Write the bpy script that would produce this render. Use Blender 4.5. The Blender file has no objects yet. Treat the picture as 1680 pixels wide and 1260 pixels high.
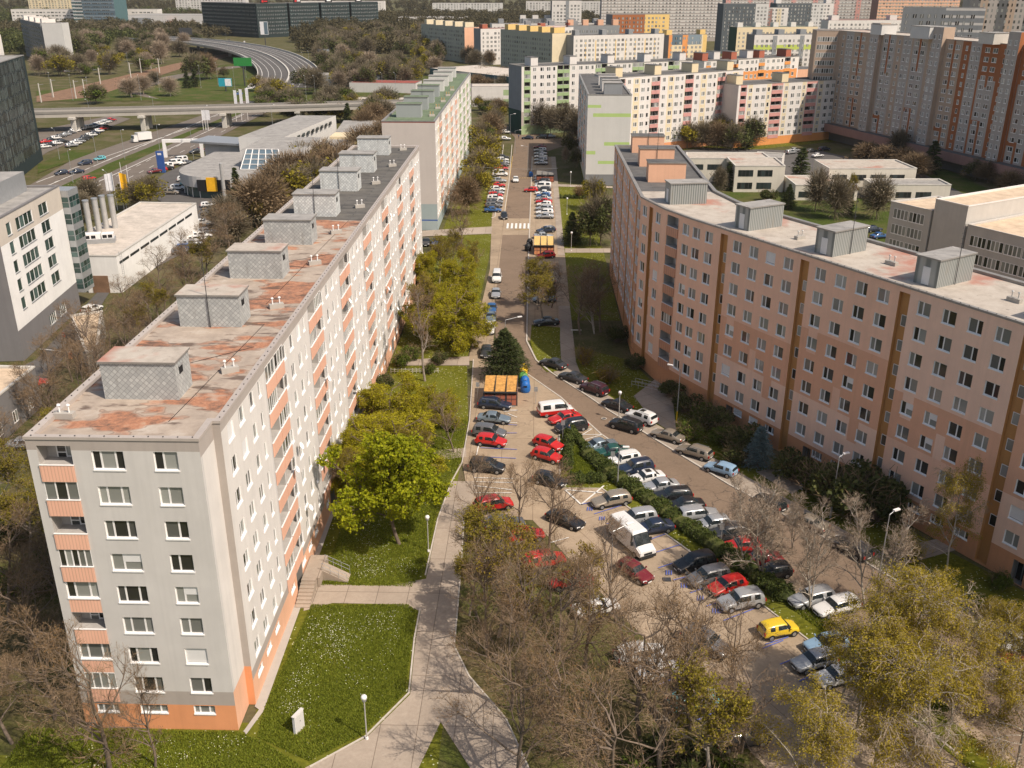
import bpy, math, random, bmesh
import numpy as np
from mathutils import Matrix, Vector
S = bpy.context.scene
C = S.collection
rnd = random.Random(7)
HAZE = 0.00004

# ---------------------------------------------------------------- camera, sky, sun, exposure
CAM_H, PITCH, YAW, ROLL = 55.0, math.radians(22.7923), math.radians(1.4328), 0.0011
FPX = 1574.15                                    # focal length in pixels of a 1680 px wide picture
cam_d = bpy.data.cameras.new('camera')
cam_d.sensor_width = 36.0
cam_d.lens = 36.0 * FPX / 1680.0
cam_d.clip_start = 0.5
cam_d.clip_end = 9000
cam = bpy.data.objects.new('camera', cam_d)
C.objects.link(cam)
_f = Vector((-math.sin(YAW) * math.cos(PITCH), math.cos(YAW) * math.cos(PITCH), -math.sin(PITCH)))
_r = Vector((math.cos(YAW), math.sin(YAW), 0))
_u = _r.cross(_f)
_r2 = math.cos(ROLL) * _r + math.sin(ROLL) * _u
_u2 = -math.sin(ROLL) * _r + math.cos(ROLL) * _u
cam.matrix_world = Matrix(((_r2.x, _u2.x, -_f.x, 0), (_r2.y, _u2.y, -_f.y, 0), (_r2.z, _u2.z, -_f.z, CAM_H), (0, 0, 0, 1)))
S.camera = cam

SUN_EL = math.radians(50.5)
SUN_DIR = Vector((0.81 * math.cos(SUN_EL), -0.586 * math.cos(SUN_EL), math.sin(SUN_EL))).normalized()
wd = bpy.data.worlds.new("World")
S.world = wd
wd.use_nodes = True
nt = wd.node_tree
bg = nt.nodes['Background']
sky = nt.nodes.new('ShaderNodeTexSky')
sky.sky_type = 'NISHITA'
sky.sun_disc = False
sky.sun_elevation = SUN_EL
sky.sun_rotation = math.atan2(SUN_DIR.x, SUN_DIR.y)
sky.air_density = 1.0
sky.dust_density = 2.5
sky.ozone_density = 1.0
wb = nt.nodes.new('ShaderNodeMix'); wb.data_type = 'RGBA'; wb.blend_type = 'MULTIPLY'; wb.inputs[0].default_value = 1.0
wb.inputs[7].default_value = (1.06, 1.0, 0.92, 1)          # the warm white balance of the photograph
nt.links.new(sky.outputs[0], wb.inputs[6]); nt.links.new(wb.outputs[2], bg.inputs[0])
bg.inputs[1].default_value = 0.108
sl = bpy.data.lights.new('sun', 'SUN')
sl.energy = 3.8
sl.angle = math.radians(0.53)
sl.color = (1.0, 0.89, 0.76)
so = bpy.data.objects.new('sun', sl)
so.rotation_euler = (-SUN_DIR).to_track_quat('-Z', 'Y').to_euler()
so.location = SUN_DIR * 200
C.objects.link(so)
S.view_settings.view_transform = 'Standard'
S.view_settings.look = 'None'
S.view_settings.exposure = 0.28
S.view_settings.gamma = 1
S.cycles.max_bounces = 5
S.cycles.diffuse_bounces = 3
S.cycles.glossy_bounces = 2
S.cycles.transmission_bounces = 2
S.cycles.volume_bounces = 0
S.cycles.caustics_reflective = False
S.cycles.caustics_refractive = False
S.cycles.use_denoising = True

def G(px, py, z=0.0):
    """the point at height z that the photograph shows at pixel (px, py): surveys positions on the ground plane"""
    d = _r2 * ((px - 840) / FPX) + _u2 * ((630 - py) / FPX) + _f
    t = (z - CAM_H) / d.z
    return (d.x * t, d.y * t)
# ---------------------------------------------------------------- geometry helpers
class Geo:
    """plain geometry: vertices, faces, a material key per face"""
    def __init__(s): s.v = []; s.f = []; s.m = []
    def face(s, pts, m):
        n = len(s.v); s.v.extend(tuple(p) for p in pts); s.f.append(tuple(range(n, n + len(pts)))); s.m.append(m)
    def box(s, x0, x1, y0, y1, z0, z1, m, bottom=True, top=None):
        n = len(s.v)
        s.v += [(x0,y0,z0),(x1,y0,z0),(x1,y1,z0),(x0,y1,z0),(x0,y0,z1),(x1,y0,z1),(x1,y1,z1),(x0,y1,z1)]
        F = [(0,1,5,4),(1,2,6,5),(2,3,7,6),(3,0,4,7),(4,5,6,7)]
        if bottom: F.append((3,2,1,0))
        for i, f in enumerate(F):
            s.f.append(tuple(n + k for k in f)); s.m.append(top if (top and i == 4) else m)
    def add(s, g, M=None, dx=0, dy=0, dz=0):
        n = len(s.v)
        if M is not None: s.v += [tuple(M @ Vector(p)) for p in g.v]
        else: s.v += [(p[0]+dx, p[1]+dy, p[2]+dz) for p in g.v]
        s.f += [tuple(n + k for k in f) for f in g.f]; s.m += g.m
    def tube(s, p, q, r0, r1, m, n=8, cap=True):
        p = Vector(p); q = Vector(q); d = (q - p).normalized()
        a = d.orthogonal().normalized(); b = d.cross(a); k = len(s.v)
        for c, r in ((p, r0), (q, r1)):
            for i in range(n):
                t = 2 * math.pi * i / n
                s.v.append(tuple(c + a * (r * math.cos(t)) + b * (r * math.sin(t))))
        for i in range(n):
            j = (i + 1) % n
            s.f.append((k+i, k+j, k+n+j, k+n+i)); s.m.append(m)
        if cap:
            s.f.append(tuple(k + n + i for i in range(n))); s.m.append(m)
            s.f.append(tuple(k + n - 1 - i for i in range(n))); s.m.append(m)
    def prism(s, poly, z0, z1, m, top=None, bottom=True):
        """poly counter-clockwise seen from above"""
        n = len(s.v); k = len(poly)
        s.v += [(x, y, z0) for x, y in poly] + [(x, y, z1) for x, y in poly]
        for i in range(k):
            j = (i + 1) % k
            s.f.append((n+i, n+j, n+k+j, n+k+i)); s.m.append(m)
        s.f.append(tuple(n + k + i for i in range(k))); s.m.append(top or m)
        if bottom: s.f.append(tuple(n + k - 1 - i for i in range(k))); s.m.append(m)
    def lathe(s, prof, m, n=12, c=(0, 0)):
        k = len(s.v)
        for r, z in prof:
            for i in range(n):
                t = 2 * math.pi * i / n; s.v.append((c[0] + r * math.cos(t), c[1] + r * math.sin(t), z))
        for a in range(len(prof) - 1):
            for i in range(n):
                j = (i + 1) % n
                s.f.append((k+a*n+i, k+a*n+j, k+(a+1)*n+j, k+(a+1)*n+i)); s.m.append(m)
    def mesh(s, name, smooth=False):
        me = bpy.data.meshes.new(name)
        me.from_pydata(s.v, [], s.f)
        keys = []
        for k in s.m:
            if k not in keys: keys.append(k)
        for k in keys: me.materials.append(MAT[k])
        ix = {k: i for i, k in enumerate(keys)}
        me.polygons.foreach_set('material_index', [ix[k] for k in s.m])
        if smooth:
            me.polygons.foreach_set('use_smooth', [True] * len(s.f))
            try: me.set_sharp_from_angle(angle=math.radians(smooth if smooth is not True else 40))
            except Exception: pass
        me.update()
        return me

def ob(name, mesh, parent=None, M=None, label=None, cat=None, group=None, kind=None, smooth=False):
    if isinstance(mesh, Geo): mesh = mesh.mesh(name, smooth)
    o = bpy.data.objects.new(name, mesh)
    C.objects.link(o)
    if parent is not None: o.parent = parent
    if M is not None: o.matrix_basis = M
    if label: o['label'] = label
    if cat: o['category'] = cat
    if group: o['group'] = group
    if kind: o['kind'] = kind
    return o

def empty(name, label, cat, group=None, loc=(0, 0, 0), rz=0.0, sc=1.0):
    o = bpy.data.objects.new(name, None)
    C.objects.link(o)
    o.empty_display_size = 0.5
    o.location = loc; o.rotation_euler = (0, 0, rz)
    if sc != 1.0: o.scale = (sc, sc, sc) if not isinstance(sc, tuple) else sc
    o['label'] = label; o['category'] = cat
    if group: o['group'] = group
    return o

ORD = ['first','second','third','fourth','fifth','sixth','seventh','eighth','ninth','tenth','eleventh','twelfth','thirteenth','fourteenth','fifteenth','sixteenth','seventeenth','eighteenth','nineteenth','twentieth']
_t = ['twenty','thirty','forty','fifty','sixty','seventy','eighty','ninety']
for a, t in enumerate(_t):
    if a: ORD.append(t[:-1] + 'ieth')
    ORD += [t + '-' + o for o in ORD[:9]]

# ---------------------------------------------------------------- materials
MAT = {}
def newmat(key):
    m = bpy.data.materials.new(key); m.use_nodes = True
    n = m.node_tree; b = n.nodes['Principled BSDF']
    MAT[key] = m
    return m, n, b
def _noise(n, scale, detail=4, rough=0.6, vec=None, obj=False):
    t = n.nodes.new('ShaderNodeTexNoise'); t.inputs['Scale'].default_value = scale
    t.inputs['Detail'].default_value = detail; t.inputs['Roughness'].default_value = rough
    if vec is None:
        tc = n.nodes.new('ShaderNodeTexCoord') if obj else n.nodes.new('ShaderNodeNewGeometry')
        n.links.new(tc.outputs['Object' if obj else 'Position'], t.inputs['Vector'])
    else: n.links.new(vec, t.inputs['Vector'])
    return t.outputs['Fac']
def _ramp(n, fac, stops):
    r = n.nodes.new('ShaderNodeValToRGB'); n.links.new(fac, r.inputs[0])
    e = r.color_ramp.elements
    while len(e) > 1: e.remove(e[0])
    e[0].position = stops[0][0]; e[0].color = (*stops[0][1], 1)
    for p, c in stops[1:]:
        k = e.new(p); k.color = (*c, 1)
    return r.outputs[0]
def _mix(n, fac, a, b, mode='MIX'):
    x = n.nodes.new('ShaderNodeMix'); x.data_type = 'RGBA'; x.blend_type = mode
    for s, v in ((0, fac), (6, a), (7, b)):
        if isinstance(v, (int, float)): x.inputs[s].default_value = v
        elif isinstance(v, tuple): x.inputs[s].default_value = (*v, 1)
        else: n.links.new(v, x.inputs[s])
    return x.outputs[2]
def _map(n, v, a, b, c=0.0, d=1.0):
    x = n.nodes.new('ShaderNodeMapRange'); n.links.new(v, x.inputs[0])
    for i, w in enumerate((a, b, c, d)): x.inputs[i + 1].default_value = w
    return x.outputs[0]
def _bump(n, b, h, s, dist=0.05):
    x = n.nodes.new('ShaderNodeBump'); x.inputs['Strength'].default_value = s; x.inputs['Distance'].default_value = dist
    n.links.new(h, x.inputs['Height']); n.links.new(x.outputs[0], b.inputs['Normal'])
def _vec(n, sc=(1, 1, 1), rot=(0, 0, 0), obj=False):
    tc = n.nodes.new('ShaderNodeTexCoord') if obj else n.nodes.new('ShaderNodeNewGeometry')
    mp = n.nodes.new('ShaderNodeMapping'); mp.inputs['Scale'].default_value = sc; mp.inputs['Rotation'].default_value = rot
    n.links.new(tc.outputs['Object' if obj else 'Position'], mp.inputs[0])
    return mp.outputs[0]

def plain(key, col, rough=0.8, metal=0.0, var=0.12, scale=1.5, streak=0.0, spec=0.3):
    m, n, b = newmat(key)
    f = _noise(n, scale, 5, 0.65)
    dark = tuple(c * (1 - var) for c in col); lite = tuple(min(1, c * (1 + var)) for c in col)
    c = _ramp(n, f, [(0.3, dark), (0.7, lite)])
    if streak:                                     # rain streaks running down a wall
        v = _vec(n, (1.6, 1.6, 0.05))
        g = _map(n, _noise(n, 1.0, 4, 0.7, vec=v), 0.45, 0.75)
        g2 = n.nodes.new('ShaderNodeMath'); g2.operation = 'MULTIPLY'; n.links.new(g, g2.inputs[0]); g2.inputs[1].default_value = streak
        c = _mix(n, g2.outputs[0], c, tuple(x * 0.72 for x in col))
    n.links.new(c, b.inputs['Base Color'])
    b.inputs['Roughness'].default_value = rough; b.inputs['Metallic'].default_value = metal
    b.inputs['Specular IOR Level'].default_value = spec
    return m

def srgb(r, g, b_):
    f = lambda c: (c / 255) / 12.92 if c <= 10.31 else (((c / 255) + 0.055) / 1.055) ** 2.4
    return (f(r), f(g), f(b_))

# walls (albedo)
for k, c in dict(wall_lgrey=(.60,.575,.55), wall_white=(.70,.66,.62), wall_band=(.42,.37,.335), wall_orange=(.74,.32,.15), wall_orange2=(.76,.44,.29),
        peach=(.84,.53,.38), peach_l=(.86,.59,.45), peach_d=(.74,.415,.27), ochre=(.50,.26,.095), base_orange=(.60,.29,.15),
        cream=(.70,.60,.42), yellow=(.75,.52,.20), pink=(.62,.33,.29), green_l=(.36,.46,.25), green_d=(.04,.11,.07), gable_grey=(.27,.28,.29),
        conc=(.42,.39,.35), conc_d=(.25,.235,.215), conc_l=(.56,.53,.48), lime=(.52,.60,.13), brick_red=(.40,.13,.08), hr_tan=(.44,.33,.25), hr_grey=(.42,.375,.34),
        hr_rust=(.34,.125,.05), hr_pink=(.33,.19,.16), teal=(.08,.15,.16), office_white=(.86,.84,.81), office_grey=(.20,.19,.19), office_tan=(.62,.55,.47), dk_conc=(.13,.13,.13),
        lightgreen=(.50,.60,.28), school=(.62,.575,.49), grey_office=(.50,.475,.44), slate=(.10,.115,.125), salmon=(.76,.44,.29), sand=(.62,.46,.27), dorange=(.72,.30,.10)).items():
    plain(k, c, 0.85, var=0.06, scale=0.35, streak=0.28)
plain('trim_white', (.82,.80,.78), 0.5, var=0.03)
plain('sill', (.86,.85,.84), 0.45, var=0.02)
plain('metal_grey', (.42,.43,.44), 0.45, 0.5, var=0.08)
plain('metal_dark', (.07,.07,.075), 0.5, 0.3)
plain('dark', (.015,.015,.017), 0.7)
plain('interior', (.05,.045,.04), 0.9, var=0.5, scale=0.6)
plain('shutter', (.72,.71,.70), 0.5, var=0.03)
plain('pipe', (.55,.54,.52), 0.4, 0.4, var=0.1)
plain('kerb', (.50,.45,.39), 0.85, var=0.15, scale=2)
plain('paint_white', (.74,.72,.68), 0.7, var=0.12, scale=3)
plain('paint_blue', (.11,.15,.46), 0.7, var=0.25, scale=3)
plain('paint_yellow', (.70,.45,.10), 0.7, var=0.2, scale=3)
plain('flash', (.30,.285,.265), 0.5, 0.3, var=0.15, scale=1)
plain('lip_beige', (.47,.415,.375), .6, .1, var=.06); plain('loggia_in', (.40,.375,.35), .9); plain('brown_rail', (.22,.13,.08), 0.9, var=0.3, scale=0.4)  # loggia insides darker: the shade of the recess is put into the colour
plain('flag_white', (.75,.74,.76), 0.7); plain('flag_yellow', (.85,.45,.02), 0.7); plain('sign_blue', (.04,.10,.32), 0.5); plain('sign_red', (.62,.03,.03), 0.5)
plain('bin_yellow', (.75,.48,.02), 0.5); plain('bin_green', (.12,.33,.08), 0.5); plain('bin_blue', (.02,.13,.42), 0.45); plain('bin_black', (.02,.022,.025), 0.5)
plain('wood_yellow', (.60,.33,.10), 0.7, var=0.35, scale=2.0, streak=0.4)
plain('cont_orange', (.66,.28,.13), 0.6, var=0.2)
plain('billboard_teal', (.03,.33,.42), 0.5); plain('billboard_green', (.03,.22,.05), 0.5)
plain('bark', (.17,.13,.10), 0.95, var=0.3, scale=3); plain('bark_pale', (.38,.335,.28), 0.9, var=0.3, scale=4); plain('bark_grey', (.27,.23,.19), 0.95, var=0.3, scale=3)
plain('skin', (.50,.30,.22), 0.6); plain('cloth_dark', (.03,.035,.045), 0.9); plain('cloth_blue', (.06,.09,.17), 0.9); plain('cloth_red', (.35,.05,.05), 0.9); plain('hair', (.04,.025,.015), 0.8)

def glassmat(key, dark, light, rough=0.08, frac=0.5):
    m, n, b = newmat(key)
    g = n.nodes.new('ShaderNodeNewGeometry'); oi = n.nodes.new('ShaderNodeObjectInfo')
    a = n.nodes.new('ShaderNodeMath'); a.operation = 'ADD'; n.links.new(g.outputs['Random Per Island'], a.inputs[0]); n.links.new(oi.outputs['Random'], a.inputs[1])
    w = n.nodes.new('ShaderNodeMath'); w.operation = 'FRACT'; n.links.new(a.outputs[0], w.inputs[0])
    mid = tuple((p * .65 + q * .35) for p, q in zip(dark, light))
    c = _ramp(n, w.outputs[0], [(0.0, dark), (frac * .8, dark), (frac, mid), (0.85, tuple(x * .8 for x in light)), (1.0, light)])
    n.links.new(c, b.inputs['Base Color']); b.inputs['Roughness'].default_value = rough; b.inputs['IOR'].default_value = 1.55
    return m
glassmat('glass', (.030,.030,.028), (.34,.345,.32), frac=.33)  # paler panes stand for curtains and for sky reflection put into the colour
glassmat('glass_office', (.02,.045,.04), (.09,.15,.14), 0.05)
glassmat('glass_dark', (.010,.014,.014), (.035,.05,.05), 0.3)
glassmat('glass_tower', (.010,.014,.014), (.13,.165,.16), 0.25, frac=.35)
glassmat('glass_blue', (.12,.17,.21), (.30,.37,.42), 0.1)

def roof_stained():
    m, n, b = newmat('roof_stained')
    g = n.nodes.new('ShaderNodeNewGeometry')
    sep = n.nodes.new('ShaderNodeSeparateXYZ'); n.links.new(g.outputs['Position'], sep.inputs[0])
    base = _ramp(n, _noise(n, 0.5, 6, 0.7), [(0.3, (.30,.245,.20)), (0.55, (.42,.345,.28)), (0.72, (.49,.435,.375))])
    v = _vec(n, (0.16, 0.30, 1))
    st = _noise(n, 1.0, 3, 0.55, vec=v)
    rust = _ramp(n, _noise(n, 1.2, 6, 0.75), [(0.3, (.09,.055,.04)), (0.42, (.24,.115,.07)), (0.55, (.42,.18,.095)), (0.72, (.47,.30,.20))])
    c = _mix(n, _map(n, st, 0.505, 0.565, 0, .92), base, rust)
    edge = n.nodes.new('ShaderNodeMath'); edge.operation = 'COMPARE'; edge.inputs[1].default_value = 0.52; edge.inputs[2].default_value = 0.005
    n.links.new(st, edge.inputs[0])
    c = _mix(n, _map(n, edge.outputs[0], 0, 1, 0, .6), c, (.22,.16,.12))
    v2 = _vec(n, (0.30, 0.8, 1)); dk = _map(n, _noise(n, 1.0, 5, 0.6, vec=v2), 0.55, 0.64, 0, .85)
    c = _mix(n, dk, c, (.10,.065,.05))
    # grey bitumen sheets on the farther half
    br = n.nodes.new('ShaderNodeTexBrick'); br.inputs['Scale'].default_value = 1.0; br.inputs['Brick Width'].default_value = 5.0; br.inputs['Row Height'].default_value = 1.0
    br.inputs['Mortar Size'].default_value = 0.05; br.inputs['Color1'].default_value = (.07,.065,.06,1); br.inputs['Color2'].default_value = (.125,.115,.10,1); br.inputs['Mortar'].default_value = (.05,.05,.05,1)
    n.links.new(g.outputs['Position'], br.inputs['Vector'])
    grey = _mix(n, _map(n, _noise(n, 0.7, 5), .4, .8, 0, .5), br.outputs[0], (.20,.185,.165))
    wet = _map(n, _noise(n, 1.0, 3, 0.5, vec=_vec(n, (0.25, 0.6, 1))), 0.56, 0.60)
    c = _mix(n, _map(n, sep.outputs[1], 126.0, 126.5), c, grey)
    n.links.new(c, b.inputs['Base Color']); b.inputs['Roughness'].default_value = 0.9
    r = _map(n, wet, 0, 1, 0.9, 0.75); n.links.new(r, b.inputs['Roughness'])
roof_stained()
def roof_pale():
    m, n, b = newmat('roof_pale')
    base = _ramp(n, _noise(n, 0.6, 7, 0.7), [(0.3, (.33,.285,.24)), (0.5, (.45,.395,.335)), (0.75, (.53,.485,.425))])
    st = _noise(n, 0.13, 4, 0.6)
    c = _mix(n, _map(n, st, 0.54, 0.66), base, (.40,.19,.14))
    dk = _map(n, _noise(n, 0.9, 5, 0.7), 0.64, 0.72)
    c = _mix(n, dk, c, (.16,.13,.11))
    n.links.new(c, b.inputs['Base Color']); b.inputs['Roughness'].default_value = 0.9
roof_pale()
def roof_bit(key, a, b_, seam=(.05,.05,.05)):
    m, n, b = newmat(key)
    g = n.nodes.new('ShaderNodeNewGeometry')
    br = n.nodes.new('ShaderNodeTexBrick'); br.inputs['Brick Width'].default_value = 6.0; br.inputs['Row Height'].default_value = 1.0; br.inputs['Scale'].default_value = 1
    br.inputs['Mortar Size'].default_value = 0.05
    br.inputs['Color1'].default_value = (*a, 1); br.inputs['Color2'].default_value = (*b_, 1); br.inputs['Mortar'].default_value = (*seam, 1)
    n.links.new(g.outputs['Position'], br.inputs['Vector'])
    c = _mix(n, _map(n, _noise(n, 0.5, 6, 0.7), 0.35, 0.7, 0, .7), br.outputs[0], tuple(x * 1.5 for x in b_))
    n.links.new(c, b.inputs['Base Color']); b.inputs['Roughness'].default_value = 0.9
roof_bit('roof_dark', (.07,.07,.07), (.11,.105,.10)); roof_bit('roof_green', (.09,.13,.075), (.13,.17,.10)); roof_bit('roof_grey', (.22,.21,.20), (.30,.285,.265), (.15,.14,.13))
roof_bit('roof_beige', (.42,.37,.31), (.50,.44,.38), (.30,.26,.22)); roof_bit('roof_red', (.22,.05,.04), (.28,.07,.05)); roof_bit('roof_tan', (.48,.36,.25), (.54,.42,.30), (.40,.30,.2))

def diamond(key='shingle', k_=1.0):
    """pale diamond shingles with dirt"""
    m, n, b = newmat(key)
    tc = n.nodes.new('ShaderNodeNewGeometry'); s = n.nodes.new('ShaderNodeSeparateXYZ'); n.links.new(tc.outputs['Position'], s.inputs[0])
    def ma(op, x, y):
        k = n.nodes.new('ShaderNodeMath'); k.operation = op
        for i, q in enumerate((x, y)):
            if isinstance(q, (int, float)): k.inputs[i].default_value = q
            else: n.links.new(q, k.inputs[i])
        return k.outputs[0]
    h = ma('ADD', s.outputs[0], s.outputs[1])
    a = ma('FRACT', ma('MULTIPLY', ma('ADD', h, s.outputs[2]), 2.2), 0); c = ma('FRACT', ma('MULTIPLY', ma('SUBTRACT', h, s.outputs[2]), 2.2), 0)
    line = ma('MAXIMUM', ma('GREATER_THAN', a, 0.88), ma('GREATER_THAN', c, 0.88))
    fl = ma('ADD', ma('FLOOR', ma('MULTIPLY', ma('ADD', h, s.outputs[2]), 2.2), 0), ma('MULTIPLY', ma('FLOOR', ma('MULTIPLY', ma('SUBTRACT', h, s.outputs[2]), 2.2), 0), 17.3))
    wn = n.nodes.new('ShaderNodeTexWhiteNoise'); wn.noise_dimensions = '1D'; n.links.new(fl, wn.inputs['W'])
    col = _ramp(n, wn.outputs['Value'], [(0, (.36*k_,.37*k_,.365*k_)), (0.6, (.43*k_,.44*k_,.43*k_)), (1, (.50*k_,.51*k_,.495*k_))])
    col = _mix(n, line, col, (.25*k_,.255*k_,.25*k_))
    col = _mix(n, _map(n, _noise(n, 1.0, 5, 0.7, vec=_vec(n, (1.5, 1.5, 0.25))), 0.55, 0.8, 0, .6), col, (.15,.13,.10))
    n.links.new(col, b.inputs['Base Color']); b.inputs['Roughness'].default_value = 0.6
diamond()
diamond('shingle_white', 1.45)
def corrug():
    m, n, b = newmat('corrugated')
    w = n.nodes.new('ShaderNodeTexWave'); w.bands_direction = 'DIAGONAL'; w.inputs['Scale'].default_value = 1.6
    v = _vec(n, (1, 1, 0)); n.links.new(v, w.inputs['Vector'])
    c = _ramp(n, w.outputs['Fac'], [(0.2, (.17,.185,.18)), (0.5, (.29,.305,.295)), (0.8, (.36,.37,.355))])
    c = _mix(n, _map(n, _noise(n, 1.0, 5, 0.7, vec=_vec(n, (2, 2, 0.2))), 0.55, 0.8, 0, .5), c, (.30,.22,.13))
    n.links.new(c, b.inputs['Base Color']); b.inputs['Roughness'].default_value = 0.5; b.inputs['Metallic'].default_value = 0.2
corrug()
def balcony(key, c1):
    m, n, b = newmat(key)
    w = n.nodes.new('ShaderNodeTexWave'); w.bands_direction = 'DIAGONAL'; w.inputs['Scale'].default_value = 2.6
    n.links.new(_vec(n, (1, 1, 0)), w.inputs['Vector'])
    c = _mix(n, _map(n, w.outputs['Fac'], 0.0, 0.3), tuple(x * .72 for x in c1), c1)
    c = _mix(n, _map(n, _noise(n, 0.25, 3), 0.3, 0.7, 0, .35), c, tuple(min(1, x * 1.25 + .03) for x in c1))
    n.links.new(c, b.inputs['Base Color']); b.inputs['Roughness'].default_value = 0.5
balcony('balc_peach', (.82,.46,.33)); balcony('balc_pink', (.60,.30,.27)); balcony('balc_green', (.33,.44,.22)); balcony('balc_orange', (.72,.30,.08)); balcony('balc_rust', (.50,.25,.16))

def grass(key, a, bcol, c3, flowers=0.0):
    m, n, b = newmat(key)
    f1 = _noise(n, 0.12, 5, 0.65); f2 = _noise(n, 2.2, 4, 0.7)
    c = _ramp(n, f2, [(0.25, tuple(x * .42 for x in a)), (0.5, a), (0.75, bcol)])
    c = _mix(n, _map(n, f1, 0.45, 0.68), c, c3)
    if flowers:
        vo = n.nodes.new('ShaderNodeTexVoronoi'); vo.inputs['Scale'].default_value = 2.4
        n.links.new(n.nodes.new('ShaderNodeNewGeometry').outputs['Position'], vo.inputs['Vector'])
        d = _map(n, vo.outputs['Distance'], 0.12, 0.19, 1, 0)
        d2 = _map(n, _noise(n, 0.22, 4, 0.7), 0.38, 0.52)
        k = n.nodes.new('ShaderNodeMath'); k.operation = 'MULTIPLY'; n.links.new(d, k.inputs[0]); n.links.new(d2, k.inputs[1])
        c = _mix(n, k.outputs[0], c, (.62,.62,.42))
    n.links.new(c, b.inputs['Base Color']); b.inputs['Roughness'].default_value = 0.95; b.inputs['Specular IOR Level'].default_value = 0.1
    _bump(n, b, _noise(n, 5.0, 4, 0.8), 0.6, 0.06)
grass('grass', (.105,.11,.010), (.215,.205,.024), (.14,.145,.02), 1.0)
grass('grass_far', (.06,.085,.016), (.10,.12,.025), (.115,.10,.04))
grass('ground', (.085,.085,.03), (.13,.12,.05), (.15,.12,.075))
grass('soil', (.115,.095,.04), (.17,.135,.075), (.095,.115,.022))
grass('woodland', (.05,.055,.02), (.08,.075,.03), (.09,.07,.045))

def pave(key, a, bcol, joint, size=(3.0, 3.0), rot=0.0, patch=0.5, crack=0.0):
    m, n, b = newmat(key)
    c = _ramp(n, _noise(n, 3.0, 6, 0.75), [(0.3, a), (0.7, bcol)])
    c = _mix(n, _map(n, _noise(n, 0.25, 5, 0.6), 0.35, 0.7, 0, patch), c, tuple(x * .66 for x in a))
    c = _mix(n, _map(n, _noise(n, 1.1, 5, 0.7), 0.58, 0.8, 0, patch), c, tuple(min(1, x * 1.18) for x in bcol))
    c = _mix(n, _map(n, _noise(n, 0.7, 3, 0.5), 0.66, 0.72, 0, patch * .7), c, tuple(x * .45 for x in a))
    if size:
        br = n.nodes.new('ShaderNodeTexBrick'); br.offset = 0.0; br.inputs['Scale'].default_value = 1; br.inputs['Brick Width'].default_value = size[0]; br.inputs['Row Height'].default_value = size[1]
        br.inputs['Mortar Size'].default_value = 0.035; br.inputs['Color1'].default_value = (1,1,1,1); br.inputs['Color2'].default_value = (.90,.90,.90,1); br.inputs['Mortar'].default_value = (*joint, 1)
        n.links.new(_vec(n, (1, 1, 1), (0, 0, rot)), br.inputs['Vector'])
        c = _mix(n, 1.0, c, br.outputs[0], 'MULTIPLY')
    if crack:
        vo = n.nodes.new('ShaderNodeTexVoronoi'); vo.feature = 'DISTANCE_TO_EDGE'; vo.inputs['Scale'].default_value = 0.32
        nz = n.nodes.new('ShaderNodeTexNoise'); nz.inputs['Scale'].default_value = 0.8; nz.inputs['Detail'].default_value = 5
        gp = n.nodes.new('ShaderNodeNewGeometry'); n.links.new(gp.outputs['Position'], nz.inputs['Vector'])
        va = n.nodes.new('ShaderNodeVectorMath'); va.operation = 'MULTIPLY_ADD'; n.links.new(nz.outputs['Color'], va.inputs[0]); va.inputs[1].default_value = (2.2, 2.2, 2.2); n.links.new(gp.outputs['Position'], va.inputs[2])
        n.links.new(va.outputs[0], vo.inputs['Vector'])
        k = _map(n, vo.outputs['Distance'], 0.012, 0.030, crack, 0)
        k2 = _map(n, _noise(n, 0.09, 3), 0.45, 0.6)
        q = n.nodes.new('ShaderNodeMath'); q.operation = 'MULTIPLY'; n.links.new(k, q.inputs[0]); n.links.new(k2, q.inputs[1])
        c = _mix(n, q.outputs[0], c, (.06,.05,.045))
    n.links.new(c, b.inputs['Base Color']); b.inputs['Roughness'].default_value = 0.9; b.inputs['Specular IOR Level'].default_value = 0.2
pave('asphalt_street', (.195,.140,.098), (.255,.187,.135), None, None, patch=.35, crack=0.75)
pave('asphalt_dark', (.10,.095,.09), (.14,.13,.125), None, None, patch=.4)
pave('asphalt_hwy', (.155,.13,.11), (.21,.178,.15), None, None, patch=.4)
pave('plaza', (.36,.275,.19), (.46,.355,.25), (.55,.52,.50), (4.0, 7.5), 0.0, .6, crack=.35)
pave('plaza_rot', (.37,.285,.20), (.47,.365,.265), (.55,.52,.50), (6.0, 6.0), math.radians(-29), .55)
pave('path', (.37,.30,.24), (.46,.385,.31), (.5,.48,.46), (3.0, 6.0), 0.0, .4)
pave('sidewalk', (.35,.29,.235), (.42,.355,.29), (.6,.58,.56), (3.0, 3.0), math.radians(-30), .4)
pave('pave_red', (.33,.17,.12), (.40,.23,.17), None, None, patch=.4)

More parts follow.
